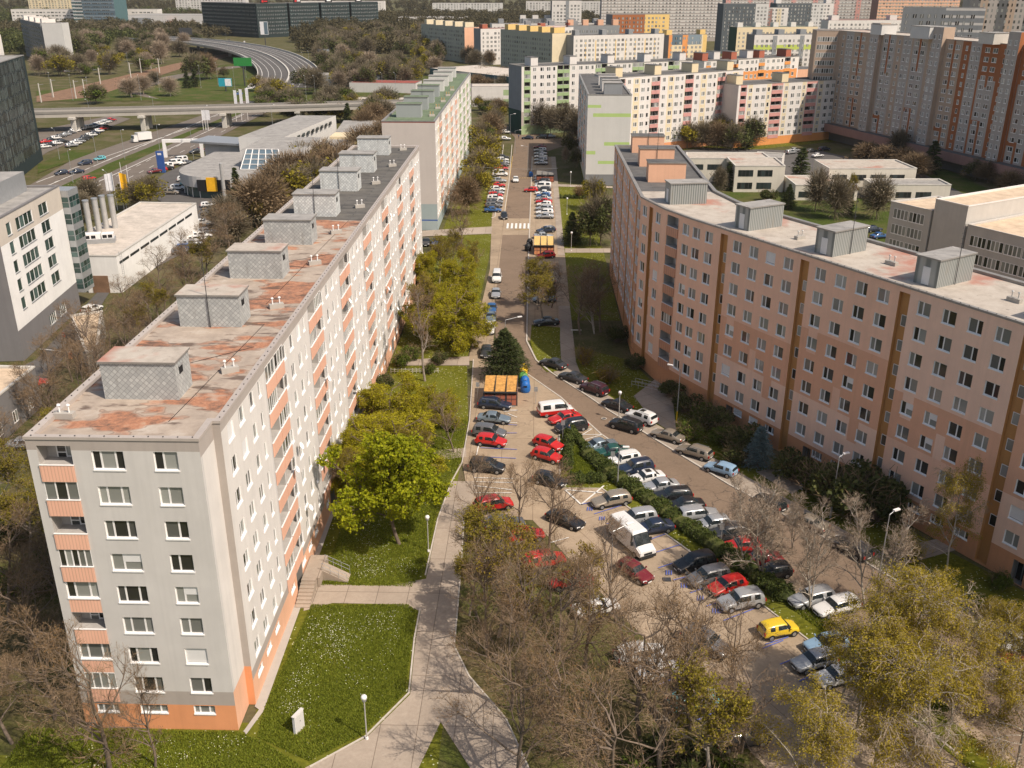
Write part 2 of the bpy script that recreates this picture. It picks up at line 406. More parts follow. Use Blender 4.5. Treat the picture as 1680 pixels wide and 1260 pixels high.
def leafmat(key, a, b_, trans=0.25):
    m, n, b = newmat(key)
    g = n.nodes.new('ShaderNodeNewGeometry')
    c = _ramp(n, g.outputs['Random Per Island'], [(0.0, a), (1.0, b_)])
    oi = n.nodes.new('ShaderNodeObjectInfo')
    c = _mix(n, _map(n, oi.outputs['Random'], 0, 1, 0, .3), c, tuple(x * .6 for x in a))
    n.links.new(c, b.inputs['Base Color']); b.inputs['Roughness'].default_value = 0.7; b.inputs['Specular IOR Level'].default_value = 0.2
    tr = n.nodes.new('ShaderNodeBsdfTranslucent'); n.links.new(c, tr.inputs[0])
    mx = n.nodes.new('ShaderNodeMixShader'); mx.inputs[0].default_value = trans
    n.links.new(b.outputs[0], mx.inputs[1]); n.links.new(tr.outputs[0], mx.inputs[2]); n.links.new(mx.outputs[0], n.nodes['Material Output'].inputs[0])
leafmat('leaf_lime', (.20,.24,.008), (.46,.46,.015), .35); leafmat('leaf_olive', (.16,.135,.010), (.36,.295,.03)); leafmat('leaf_green', (.06,.09,.012), (.14,.18,.02))
leafmat('woodleaf', (.075,.065,.03), (.15,.125,.065)); leafmat('leaf_spring', (.25,.235,.010), (.50,.44,.02), .35); leafmat('leaf_birch', (.24,.185,.012), (.50,.39,.045), .35); leafmat('twig_far', (.13,.105,.065), (.25,.205,.14), .0); leafmat('leaf_gold', (.20,.14,.02), (.36,.27,.03)); leafmat('leaf_rust', (.16,.09,.035), (.26,.15,.05)); leafmat('needle', (.03,.045,.014), (.085,.10,.028), .1)
leafmat('needle_blue', (.09,.14,.15), (.20,.27,.27), .1); leafmat('hedge', (.05,.075,.015), (.11,.13,.028), .15); leafmat('twig', (.16,.108,.062), (.33,.23,.145), .0)
leafmat('twig_pale', (.27,.205,.15), (.42,.335,.25), .0); leafmat('leaf_dark', (.05,.065,.018), (.13,.135,.04), .2); leafmat('twig_red', (.16,.11,.062), (.26,.185,.11), .0)
leafmat('tuft', (.125,.165,.012), (.33,.36,.045), .4); plain('petal', (.80,.79,.62), .8)
# ---------------------------------------------------------------- ground sheets, roads, kerbs and markings
LZ = [0.0]
def sheet(name, pts, mat, z=None, label=None, px=True, cat='ground'):
    p = [G(*q) for q in pts] if px else pts
    ar = sum(p[i-1][0]*p[i][1] - p[i][0]*p[i-1][1] for i in range(len(p)))
    if ar < 0: p = p[::-1]
    LZ[0] += .003
    z = LZ[0] if z is None else z
    from mathutils.geometry import tessellate_polygon
    T3 = tessellate_polygon([[Vector((x, y, 0)) for x, y in p]]); F = []
    for t in T3:
        a, b, c = (p[i] for i in t); cr = (b[0]-a[0])*(c[1]-a[1]) - (b[1]-a[1])*(c[0]-a[0])
        if abs(cr) > 1e-6: F.append(tuple(t) if cr > 0 else tuple(reversed(t)))
    me = bpy.data.meshes.new(name); me.from_pydata([(x, y, z) for x, y in p], [], F); me.materials.append(MAT[mat])
    return ob(name, me, label=label, kind='structure', cat=cat)
def strip(pts, w, z, m, g, px=True, h=None):
    """a band of width w along a line, flat or (with h) a raised kerb"""
    p = [Vector(G(*q)) if px else Vector(q) for q in pts]
    L, R = [], []
    for i in range(len(p)):
        d = (p[min(i+1, len(p)-1)] - p[max(i-1, 0)]).normalized(); nrm = Vector((-d.y, d.x)) * (w/2)
        L.append(p[i] + nrm); R.append(p[i] - nrm)
    zt = z if h is None else h
    for i in range(len(p)-1):
        g.face([(*R[i], zt), (*R[i+1], zt), (*L[i+1], zt), (*L[i], zt)], m)
        if h is not None:
            g.face([(*R[i], 0), (*R[i+1], 0), (*R[i+1], zt), (*R[i], zt)], m); g.face([(*L[i+1], 0), (*L[i], 0), (*L[i], zt), (*L[i+1], zt)], m)
def band(name, pts, w, mat, label, px=True, z=None, cat='road'):
    g = Geo(); LZ[0] += .0025; strip(pts, w, LZ[0] if z is None else z, mat, g, px)
    return ob(name, g.mesh(name), kind='structure', label=label, cat=cat)

g = Geo()
for gx in range(-50, 50):
    for gy in range(-3, 90):
        x, y = gx * 100, gy * 100; g.face([(x,y,-.05),(x+100,y,-.05),(x+100,y+100,-.05),(x,y+100,-.05)], 'ground')
ob('ground', g.mesh('ground'), kind='structure', label='open ground under the whole district', cat='ground')
sheet('lawn', [(-22.4,55),(-13,55),(-9,60),(-9,100),(-8.9,118),(-10.6,140),(-10,200),(-12,315),(-22,315),(-22.4,187)], 'grass', px=False, label='lawn with small white flowers between left block and street')
sheet('lawn', [(-60,20),(10,20),(4,62),(-4,66),(-22,60),(-36,60),(-60,60)], 'grass', px=False, label='flowering lawn around the front end of the left block')
sheet('lawn', [(-7,30),(8,50),(26,56),(12,78),(0,92),(-7,92)], 'soil', px=False, label='worn grass under the bare trees at the bottom')
sheet('lawn', [(-62,56),(-36,56),(-36,360),(-58,360)], 'soil', px=False, label='earth and thin grass behind the left block')
sheet('lawn', [(2,150),(15,141),(20,124),(48,80),(70,40),(60,30),(44,72),(33,88),(14,118),(2,135)], 'grass', px=False, label='shaded lawn along the curved peach block')
sheet('lawn', [(6.3,160),(15,160),(15,282),(6.3,282)], 'grass', px=False, label='lawn between the street and the far wing of the peach block')
sheet('lawn', [(4,282),(14,282),(14,350),(40,400),(90,430),(120,372),(30,320),(30,282)], 'grass', px=False, label='lawn in front of the white and green block')
sheet('lawn', [(28,150),(60,120),(80,200),(130,200),(130,320),(28,300)], 'grass_far', px=False, label='grass of the school yard')
sheet('asphalt', [(40,290),(120,250),(120,300),(100,345),(60,350),(28,330)], 'asphalt_dark', px=False, label='asphalt yard in front of the tower')
# the street
sheet('parking_strip', [(-12.3,315),(-8.0,315),(-7.4,168),(-6.5,140),(-10.4,140),(-9.4,192),(-11,236)], 'plaza', px=False, label='paved parking strip on the left of the street', cat='road')
sheet('parking_strip', [(-1.4,197),(-1.4,330),(4.9,330),(5.0,203),(6.4,203),(6.4,168),(4.3,160),(4.2,149.5),(-1.1,149.5)], 'plaza', px=False, label='paved parking strip on the right of the street', cat='road')
sheet('road', [(-8.3,372),(-8.0,240),(-7.3,168),(-6.5,150),(-6.6,135),(-1.3,135.2),(3.8,126.1),(8.8,114.2),(17.5,99.2),(24,86.3),(36,60),(50,30),(60,30),(36.6,80.6),(32.5,87.2),(23.1,100.8),(10.5,121.4),(2.6,135.3),(-1.3,149),(-1.5,197),(-1.7,330),(8,350),(30,360),(32,372)], 'asphalt_street', px=False, label='worn cracked street curving down to the right', cat='road')
sheet('road', [(-60,404),(-3,404),(-3,396),(8,372),(-8.3,372),(-12,396),(-60,396)], 'asphalt_street', px=False, label='cross street beyond the long left block', cat='road')
sheet('road_patch', [(-7.8,221),(-1.4,221),(-1.4,238),(-7.9,238)], 'plaza', px=False, label='pale concrete patch around the zebra crossing', cat='road')
sheet('plaza', [(-9.6,140.6),(-6.5,140.6),(-6.6,135),(-1.3,135.2),(3.8,126.1),(8.8,114.2),(12.6,107.6),(17.5,99.2),(24,86.3),(36,60),(50,30),(30,30),(20,52),(0,92),(-7.7,92.3),(-7.8,99),(-8.7,105),(-8.6,118),(-9,128.4)], 'plaza', px=False, label='concrete car park with marked bays', cat='plaza')
sheet('plaza', [(3.4,99.5),(8.6,99.5),(50,26),(30,26),(20,52),(2.5,88)], 'plaza_rot', px=False, label='slanted row of concrete parking bays', cat='plaza')
sheet('path', [(742,790),(720,850),(700,945),(682,1050),(673,1140),(600,1212),(470,1275),(680,1275),(723,1185),(772,1262),(868,1262),(830,1180),(770,1110),(745,1060),(755,940),(760,850),(790,790)], 'path', label='concrete footpath running down to the bottom edge', cat='path')
sheet('path', [(503,975),(520,958),(545,960),(640,961),(700,950),(692,1003),(640,992),(545,990),(498,1003)], 'path', label='concrete branch path to the block entrance', cat='path')
sheet('path', [(650,600),(770,600),(770,585),(680,590),(660,588)], 'path', label='path to the block beside the bare tree', cat='path')
sheet('path', [(690,742),(765,735),(765,750),(700,758)], 'path', label='path to the lawn below the plaza', cat='path')
sheet('path', [(400,1200),(425,1165),(418,1160),(640,560),(650,560),(432,1168),(404,1206)], 'conc', label='narrow apron along the left block', cat='path')
sheet('sidewalk', [(4.3,168),(4.2,139),(2.9,135.5),(7.6,127.3),(10.7,121.6),(16.3,112.2),(23.3,101),(32.7,87.4),(50,57.5),(53,58.5),(35,89),(25.5,103),(18.5,114),(13.0,123),(10,128),(7.2,133.5),(6.5,140),(6.4,168)], 'sidewalk', px=False, label='pavement along the peach block', cat='pavement')
sheet('sidewalk', [(4.9,203),(6.4,203),(6.4,330),(4.9,330)], 'sidewalk', px=False, label='pavement beside the right parking strip', cat='pavement')
for i, q in enumerate([[(1070,690),(1110,715),(1100,620),(1085,615),(1040,650)], [(1240,775),(1300,812),(1330,790),(1262,770)], [(1445,905),(1490,925),(1580,900),(1560,880)]]):
    sheet('path', q, 'sidewalk', label='paved way to the %s peach block entrance' % ['upper', 'middle', 'lower'][i], cat='path')
sheet('path', [(927,415),(1003,415),(1003,408),(927,408)], 'path', label='cross path over the shaded lawn', cat='path')
sheet('path', [(905,306),(1005,309),(1005,306),(905,302)], 'path', label='cross path over the sunny lawn', cat='path')
sheet('path', [(660,381),(808,372),(806,384),(700,388),(660,392)], 'path', label='path beside the gable of the second left block', cat='path')
sheet('lawn', [(-4.6,122.0),(-2.6,122.4),(-2.4,128),(-6.9,128)], 'conc_d', px=False, label='concrete base under the bin shelter')
# planted island with the hedge
sheet('island', [(3.4,115.5),(6.6,110.6),(10,102),(22.8,80.6),(34,61.5),(50,34),(46,33),(20.2,80.4),(8.2,99.4),(3.2,99.4)], 'grass', px=False, label='planted island inside the car park')
sheet('island', [(870,562),(879,592),(897,611),(918,609),(919,538),(872,534)], 'grass', label='small lawn island under the budding street tree')
sheet('yard', [(0,640),(60,640),(130,560),(180,480),(330,400),(345,380),(420,330),(330,330),(300,345),(160,480),(60,590),(0,620)], 'asphalt_dark', label='service yard behind the left block', cat='road')
sheet('yard', [(250,300),(270,285),(320,262),(420,300),(440,330),(360,360),(330,352),(260,330)], 'asphalt_dark', label='dark asphalt forecourt of the dealership', cat='road')
sheet('yard', [(60,262),(78,250),(190,205),(215,195),(180,190),(60,215)], 'asphalt_hwy', label='car park beside the dark tower', cat='road')
# wide road
HWL = [(20,300),(100,262),(232,222),(330,196),(420,158),(455,138)]
sheet('wide_road', [(-20,345),(120,262),(330,190),(420,158),(450,140),(505,140),(470,168),(330,240),(235,292),(60,372),(-20,400)], 'asphalt_hwy', label='wide dual carriageway running towards the bridge', cat='road')
sheet('wide_road', [(400,172),(440,172),(505,132),(500,118),(436,118),(425,150)], 'asphalt_dark', label='broad dark road rising into the elevated motorway', cat='road')
sheet('verge', [(60,325),(180,268),(330,208),(400,180),(404,183),(330,214),(205,272),(75,334)], 'grass_far', label='grass strip between the two carriageways')
sheet('verge', [(62,285),(150,252),(158,246),(118,246),(62,270)], 'grass_far', label='grass corner beside the dark tower')
sheet('meadow', [(140,166),(470,166),(455,140),(430,110),(380,105),(300,120),(200,135),(60,150),(60,166)], 'grass_far', label='green meadow with hoardings beyond the bridge')
sheet('railway', [(60,168),(150,160),(300,112),(380,92),(372,88),(290,104),(60,158)], 'brown_rail', label='brown railway bed beyond the bridge', cat='railway')
sheet('meadow', [(470,120),(640,110),(720,130),(640,166),(470,166)], 'grass_far', label='park lawn beyond the bridge')
sheet('loop_road', [(240,160),(200,150),(260,128),(350,112),(410,106),(410,109),(350,117),(275,133),(225,150),(262,163)], 'asphalt_hwy', label='narrow loop road across the meadow', cat='road')
WG = Geo()
for px_ in ([(826,238),(819,300),(812,356),(806,358)], [(840,238),(835,300),(829,340),(827,362)]): strip(px_, .25, 0, 'kerb', WG, h=.16)
strip([(-1.5,330),(-1.5,197),(-1.3,149),(.3,140.4),(2.6,135.3),(7.4,127.1),(10.5,121.4),(16.2,112.0),(23.1,100.8),(26.7,95.9),(32.5,87.2),(36.6,80.6),(50,57)], .25, 0, 'kerb', WG, False, h=.15)
strip([(-1.3,135.2),(3.8,126.1),(8.8,114.2),(12.6,107.6),(17.5,99.2),(24,86.3)], .22, 0, 'kerb', WG, False, h=.10)
strip([(3.4,115.6),(3.2,99.3),(8.1,99.3),(20.1,80.2),(33,58)], .16, 0, 'kerb', WG, False, h=.14)
strip([(-7.6,92),(-7.2,81.6),(-6.9,70),(-5.3,66),(-2,61),(-.1,55.7)], .14, 0, 'kerb', WG, False, h=.10)
strip([(-9.6,140.6),(-9.1,128),(-8.7,118),(-8.8,105.5),(-9.7,100.6),(-10.5,92),(-10.7,81)], .14, 0, 'kerb', WG, False, h=.10)
strip([(-10.6,75.5),(-10.6,71),(-10.2,63.8),(-13,58.7),(-16.7,55.4)], .14, 0, 'kerb', WG, False, h=.10)
ob('kerb', WG.mesh('kerb'), kind='structure', label='pale concrete kerbs along street, car park and paths', cat='kerb')
# markings
MZ = LZ[0] + .006
g = Geo()
for i in range(6): x = -7.1 + i*1.02; g.face([(x,227,MZ),(x+.52,227,MZ),(x+.52,232.4,MZ),(x,232.4,MZ)], 'paint_white')
g.face([(-5,226.2,MZ),(-1.6,226.2,MZ),(-1.6,226.4,MZ),(-5,226.4,MZ)], 'paint_yellow')
for i in range(8): x = -7.4 + i*.75; g.face([(x,291,MZ),(x+.4,291,MZ),(x+.4,291.4,MZ),(x,291.4,MZ)], 'paint_yellow')
zo = lambda cx, cy, x0, y0, s: (x0 + cx/s, y0 + cy/s)
def ln(a, b, m, w=.12): strip([a, b], w, MZ, m, g)
A = lambda *c: zo(*c, 740, 580, 6)
for a, b in (((320,545),(660,565)), ((520,580),(660,565)), ((560,600),(650,635)), ((470,690),(650,690))): ln(A(*a), A(*b), 'paint_white')
for a, b in (((330,690),(650,712)), ((450,790),(650,790)), ((290,935),(650,952)), ((260,1022),(640,1040))): ln(A(*a), A(*b), 'paint_blue')
ln(A(320,690), A(250,1010), 'paint_white')
for a, b in (((1170,780),(1390,748)), ((1240,840),(1390,748)), ((1190,806),(1490,806)), ((1250,875),(1490,806))): ln(A(*a), A(*b), 'paint_white')
Bq = lambda *c: zo(*c, 880, 700, 6)
for a, b in (((280,628),(650,660)), ((440,775),(665,590)), ((280,628),(440,775))): ln(Bq(*a), Bq(*b), 'paint_white', .2)
for a, b in (((440,775),(560,745)), ((570,868),(895,765)), ((690,965),(860,915)), ((1130,1115),(1300,1055)), ((1180,1245),(1430,1165))): ln(Bq(*a), Bq(*b), 'paint_blue')
D = lambda *c: zo(*c, 1040, 820, 5.25)
for a, b in (((210,595),(360,545)), ((340,700),(470,665)), ((480,812),(640,755)), ((625,925),(750,880)), ((770,1050),(1000,960)), ((1000,960),(1110,915)), ((1130,1255),(1330,1190))): ln(D(*a), D(*b), 'paint_blue')
E_ = lambda *c: zo(*c, 960, 1000, 3.818)
for a, b in (((455,480),(650,400)), ((700,700),(830,640)), ((1110,250),(1240,200)), ((1220,350),(1320,310)), ((1340,455),(1400,430)), ((830,30),(1010,-40))): ln(E_(*a), E_(*b), 'paint_blue')
C4 = lambda *c: zo(*c, 760, 760, 6)
for a, b in (((110,150),(490,160)), ((110,190),(490,200)), ((110,230),(480,270)), ((110,300),(480,300)), ((860,790),(1040,740))): ln(C4(*a), C4(*b), 'paint_white')
# little wheelchair-bay squares and yellow edge
for q in ((525,818), (645,912)):
    x, y = G(*Bq(*q)); 
    for k in range(3): g.face([(x-.35+.25*k, y-.4, MZ), (x-.23+.25*k, y-.4, MZ), (x-.13+.25*k, y+.4, MZ), (x-.25+.25*k, y+.4, MZ)], 'paint_blue')
for q in ((300,635), (430,745), (570,855), (700,965)):
    x, y = G(*D(*q))
    for k in range(3): g.face([(x-.35+.25*k, y-.4, MZ), (x-.23+.25*k, y-.4, MZ), (x-.13+.25*k, y+.4, MZ), (x-.25+.25*k, y+.4, MZ)], 'paint_blue')
strip([(-8.15,330),(-7.95,240)], .12, MZ, 'paint_yellow', g, False)
# lane lines of the wide road
for pts in ([(20,330),(180,262),(400,170)], [(70,340),(205,279),(400,188)], [(60,300),(160,262),(330,204)]): strip(pts, .3, MZ, 'paint_white', g)
for (a, b) in (((60,355),(420,176)), ((60,368),(430,184)), ((60,312),(380,180))):
    for k in range(22):
        t, u = k/22, (k+.45)/22; strip([(a[0]+(b[0]-a[0])*t, a[1]+(b[1]-a[1])*t), (a[0]+(b[0]-a[0])*u, a[1]+(b[1]-a[1])*u)], .18, MZ, 'paint_white', g)
ob('road_marking', g.mesh('road_marking'), kind='structure', label='painted zebra stripes, bay lines and lane lines', cat='marking')
g = Geo(); x, y = G(991, 688); pts = [(x + .38*math.cos(t), y + .38*math.sin(t), MZ + .004) for t in np.linspace(0, 6.28, 17)[:-1]]; g.face(pts, 'kerb')
pts = [(x + .28*math.cos(t), y + .28*math.sin(t), MZ + .01) for t in np.linspace(0, 6.28, 17)[:-1]]; g.face(pts, 'asphalt_dark'); ob('manhole_cover', g.mesh('manhole_cover'), kind='structure', label='round manhole cover in the curve of the street', cat='manhole')
for i, q in enumerate(((1094,952), (1105,992))):
    g = Geo(); x, y = G(*q); g.box(x-.4, x+.4, y-.3, y+.3, 0, MZ + .01, 'metal_dark'); ob('drain_grate', g.mesh('drain_grate'), kind='structure', label='dark drain grate %s in the lower car park' % ['upper one', 'lower one'][i], cat='drain')
# ---------------------------------------------------------------- buildings
def bar(g, x0, x1, z0, z1, d, m='trim_white', t=0.03): g.box(x0, x1, d - t, d + t, z0, z1, m)
_wc = {}
def wingeo(kind, w, h, d, style='white'):
    """glass, frame and sill of a window; local x along the wall, y into it, z up"""
    k = (kind, round(w, 2), round(h, 2), round(d, 2), style)
    if k in _wc: return _wc[k]
    gl, fr, si = Geo(), Geo(), Geo()
    fm = 'trim_white' if style == 'white' else 'metal_dark'
    gm = {'white': 'glass', 'office': 'glass_office', 'dark': 'glass_dark', 'tower': 'glass_tower'}.get(style, 'glass')
    if style == 'office': fm = 'trim_white'
    cuts = {'w2': [0.40], 'w2b': [0.60], 'w3': [0.27, 0.73], 'n': [], 's4': [0.25, 0.5, 0.75], 's2': [0.5], 's6': [i / 6 for i in range(1, 6)], 'blind': [], 'half': [0.4], 'band': [i / 8 for i in range(1, 8)]}[kind]
    e = 0.07 if w > 0.9 else 0.05
    xs = [0] + [c * w for c in cuts] + [w]
    for a, b in zip(xs[:-1], xs[1:]):
        z1 = h
        if kind == 'blind': gl.face([(a + .03, d - .02, .12), (b - .03, d - .02, .12), (b - .03, d - .02, h - .02), (a + .03, d - .02, h - .02)], 'shutter'); z1 = .12
        if kind == 'half' and a > 0: gl.face([(a, d - .035, h * .5), (b - .05, d - .035, h * .5), (b - .05, d - .035, h - .03), (a, d - .035, h - .03)], 'shutter')
        gl.face([(a, d, 0), (b, d, 0), (b, d, z1), (a, d, z1)], gm)
    bar(fr, 0, w, 0, e, d, fm); bar(fr, 0, w, h - e, h, d, fm); bar(fr, 0, e, e, h - e, d, fm); bar(fr, w - e, w, e, h - e, d, fm)
    t = 0.065 if kind != 's4' else 0.09
    for c in cuts: bar(fr, c * w - t, c * w + t, e, h - e, d, fm)
    si.box(-0.03, w + .03, -0.06, d + .02, -0.09, 0.012, 'sill' if style == 'white' else 'metal_grey')
    _wc[k] = (gl, fr, si)
    return _wc[k]

_mc = {}
def gmesh(name, g):
    k = (name, id(g))
    if k not in _mc: _mc[k] = (g.mesh(name), g)
    return _mc[k][0]

class Bits:
    """repeated parts of one thing: the nearest ones become objects, the rest one stuff part"""
    def __init__(s): s.d = {}
    def add(s, name, M, main, subs=()):
        s.d.setdefault(name, []).append((M, main, tuple(subs)))
    def finish(s, root, lim=100, subs=True):
        for name, L in s.d.items():
            L.sort(key=lambda e: (e[0].translation - Vector((0, 0, 55))).length)
            for M, main, sb in L[:lim]:
                if subs or not sb:
                    o = ob(name, gmesh(name, main), root, M)
                    for sn, sg in sb: ob(sn, gmesh(sn, sg), o)
                else:
                    k = ('c', id(main))
                    if k not in _mc:
                        g = Geo(); g.add(main)
                        for sn, sg in sb: g.add(sg)
                        _mc[k] = (g.mesh(name), (main, sb, g))
                    ob(name, _mc[k][0], root, M)
            if len(L) > lim:
                g = Geo()
                for M, main, sb in L[lim:]:
                    g.add(main, M)
                    for sn, sg in sb: g.add(sg, M)
                ob(name, g.mesh(name), root, kind='stuff')

def loggia(Bt, M, w, h, ph, pm, glazed, cheap):
    p = Geo(); p.box(-.02, w + .02, -.10, -.03, -ph, 0.0, pm); p.box(-.03, w + .03, -.13, .0, .003, .05, 'trim_white')
    k = ('log', round(w, 2), round(h, 2), round(ph, 2), pm)
    if k not in _wc: _wc[k] = p
    Bt.add('balcony_panel', M, _wc[k])
    if glazed:
        k = ('glz', round(w, 2), round(h, 2), glazed)
        if k not in _wc:
            g = Geo(); n = {1: 5, 2: 3, 3: 4}[glazed]
            for i in range(n): g.face([(w*i/n, .03, .05), (w*(i+1)/n, .03, .05), (w*(i+1)/n, .03, h), (w*i/n, .03, h)], 'glass')
            for i in range(n + 1): bar(g, max(0, w*i/n - .045), min(w, w*i/n + .045), .05, h, .02)
            bar(g, 0, w, h - .07, h, .015); _wc[k] = g
        Bt.add('balcony_glazing', M, _wc[k])
    elif not cheap:
        k = ('bd', round(w, 2), round(h, 2))
        if k not in _wc:
            g = Geo(); D = 1.28
            g.face([(w*.30, D, -.9), (w*.58, D, -.9), (w*.58, D, h*.92), (w*.30, D, h*.92)], 'glass'); g.face([(w*.58, D, .1), (w*.95, D, .1), (w*.95, D, h*.92), (w*.58, D, h*.92)], 'glass')
            for x in (.30, .58, .95): bar(g, w*x-.04, w*x+.04, -.9 if x < .9 else .1, h*.92, D - .02)
            bar(g, w*.28, w*.97, h*.9, h*.96, D - .02); bar(g, w*.58, w*.97, .04, .12, D - .02); bar(g, w*.30, w*.58, .35, .42, D - .02); _wc[k] = g
        Bt.add('balcony_door', M, _wc[k])

def facade(W, Bt, a, b, z0, z1, ops, base, colours=(), reveal='trim_white', cheap=False, style='white', seed=0):
    """one wall from a to b (its outside on the right hand), with real openings cut into it"""
    R = random.Random(seed)
    ax, ay = a; L = math.hypot(b[0]-ax, b[1]-ay); ux, uy = (b[0]-ax)/L, (b[1]-ay)/L
    def P(u, z, d=0.0): return (ax + ux*u - uy*d, ay + uy*u + ux*d, z)     # d is the depth behind the face
    us = {0.0, L}; zs = {z0, z1}
    ops = [o for o in ops if o[0] >= 0 and o[1] <= L + 1e-6 and o[3] <= z1]
    for o in ops: us |= {o[0], o[1]}; zs |= {o[2], o[3]}
    cl = []
    for c in colours:
        c = (max(0.0, c[0]), min(L, c[1]), max(z0, c[2]), min(z1, c[3]), c[4])
        if c[1] > c[0] and c[3] > c[2]: cl.append(c); us |= {c[0], c[1]}; zs |= {c[2], c[3]}
    us = sorted(us); zs = sorted(zs)
    us = [u for i, u in enumerate(us) if i == 0 or u - us[i-1] > 1e-4]; zs = [z for i, z in enumerate(zs) if i == 0 or z - zs[i-1] > 1e-4]
    for i in range(len(us) - 1):
        um = (us[i] + us[i+1]) / 2
        co = [o for o in ops if o[0] < um < o[1]]; cc = [c for c in cl if c[0] < um < c[1]]
        run = None
        for j in range(len(zs) - 1):
            zm = (zs[j] + zs[j+1]) / 2
            m = base
            if any(o[2] < zm < o[3] for o in co): m = None
            else:
                for c in cc:
                    if c[2] < zm < c[3]: m = c[4]
            if run and run[1] == m: run[2] = zs[j+1]
            else:
                if run and run[1]: W.face([P(us[i], run[0]), P(us[i+1], run[0]), P(us[i+1], run[2]), P(us[i], run[2])], run[1])
                run = [zs[j], m, zs[j+1]]
        if run and run[1]: W.face([P(us[i], run[0]), P(us[i+1], run[0]), P(us[i+1], run[2]), P(us[i], run[2])], run[1])
    for o in ops:
        u0, u1, v0, v1, kind = o[:5]; arg = o[5] if len(o) > 5 else None
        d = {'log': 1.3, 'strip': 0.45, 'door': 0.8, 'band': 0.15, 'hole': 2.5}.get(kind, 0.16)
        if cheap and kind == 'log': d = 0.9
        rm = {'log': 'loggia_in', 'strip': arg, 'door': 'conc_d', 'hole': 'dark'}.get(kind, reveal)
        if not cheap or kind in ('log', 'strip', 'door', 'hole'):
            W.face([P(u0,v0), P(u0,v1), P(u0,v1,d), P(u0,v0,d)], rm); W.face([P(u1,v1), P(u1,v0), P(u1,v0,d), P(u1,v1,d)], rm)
            W.face([P(u0,v1), P(u1,v1), P(u1,v1,d), P(u0,v1,d)], rm); W.face([P(u1,v0), P(u0,v0), P(u0,v0,d), P(u1,v0,d)], rm)
        elif kind not in ('log',):
            d = 0.04
        M = Matrix(((ux, -uy, 0, P(u0, v0)[0]), (uy, ux, 0, P(u0, v0)[1]), (0, 0, 1, v0), (0, 0, 0, 1)))
        w, h = u1 - u0, v1 - v0
        if kind in ('log', 'strip', 'hole'):
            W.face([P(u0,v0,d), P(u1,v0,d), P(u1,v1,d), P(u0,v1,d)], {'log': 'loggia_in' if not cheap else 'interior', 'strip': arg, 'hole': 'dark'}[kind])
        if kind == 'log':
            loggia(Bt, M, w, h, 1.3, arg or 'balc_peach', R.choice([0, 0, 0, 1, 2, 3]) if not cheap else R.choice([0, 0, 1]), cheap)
        elif kind == 'strip':
            for zz in o[6]:
                g = wingeo('n', w * .58, 1.25, .0, style)
                Bt.add('stair_window', M @ Matrix.Translation((w * .30, d - .05, zz - v0)), g[0], (('frame', g[1]),))
        elif kind == 'door':
            k = ('door', round(w, 2), round(h, 2))
            if k not in _wc:
                g = Geo(); g.face([(0, d, 0), (w, d, 0), (w, d, h), (0, d, h)], 'glass_dark')
                for x in (0, .48, .94): bar(g, w*x, w*x + .06*w, 0, h, d - .03, 'metal_grey')
                _wc[k] = g
            Bt.add('entrance_door', M, _wc[k])
        elif kind != 'hole':
            kk = kind
            if kind in ('w2', 'w3'):
                r = R.random()
                if r < .05 and not cheap: kk = 'blind'
                elif r < .12 and not cheap: kk = 'half'
                elif kind == 'w2' and r < .55: kk = 'w2b'
            g = wingeo(kk, w, h, d - .02 if not cheap else -.01, style)
            Bt.add('window', M, g[0], (('frame', g[1]), ('sill', g[2])) if kk not in ('band',) and style not in ('dark', 'tower') else (('frame', g[1]),))

def inset(poly, d):
    n = len(poly); out = []
    for i in range(n):
        p, q, r = Vector(poly[i-1]), Vector(poly[i]), Vector(poly[(i+1) % n])
        a = (q - p).normalized(); b = (r - q).normalized()
        n1 = Vector((-a.y, a.x)); n2 = Vector((-b.y, b.x)); m = n1 + n2
        m = m * (d / max(0.2, m.dot(n1)))
        out.append((q.x + m.x, q.y + m.y))
    return out

def roof(root, poly, H, mat, lip='flash', rim=0.45, drop=0.3, gullies=False):
    g = Geo(); inn = inset(poly, rim); out = inset(poly, -0.07); n = len(poly)
    for i in range(n):
        j = (i + 1) % n
        g.face([(*out[i], H + .06), (*out[j], H + .06), (*inn[j], H + .02), (*inn[i], H + .02)], lip)
        g.face([(*out[i], H - .16), (*out[j], H - .16), (*out[j], H + .06), (*out[i], H + .06)], lip)
        g.face([(*inn[j], H - drop), (*inn[i], H - drop), (*inn[i], H + .02), (*inn[j], H + .02)], lip)
        g.face([(*poly[j], H - .16), (*poly[i], H - .16), (*out[i], H - .16), (*out[j], H - .16)], 'dark')
    ob('parapet', g.mesh('parapet'), root)
    g = Geo(); g.face([(x, y, H - drop) for x, y in inn], mat)
    return ob('roof', g.mesh('roof'), root)

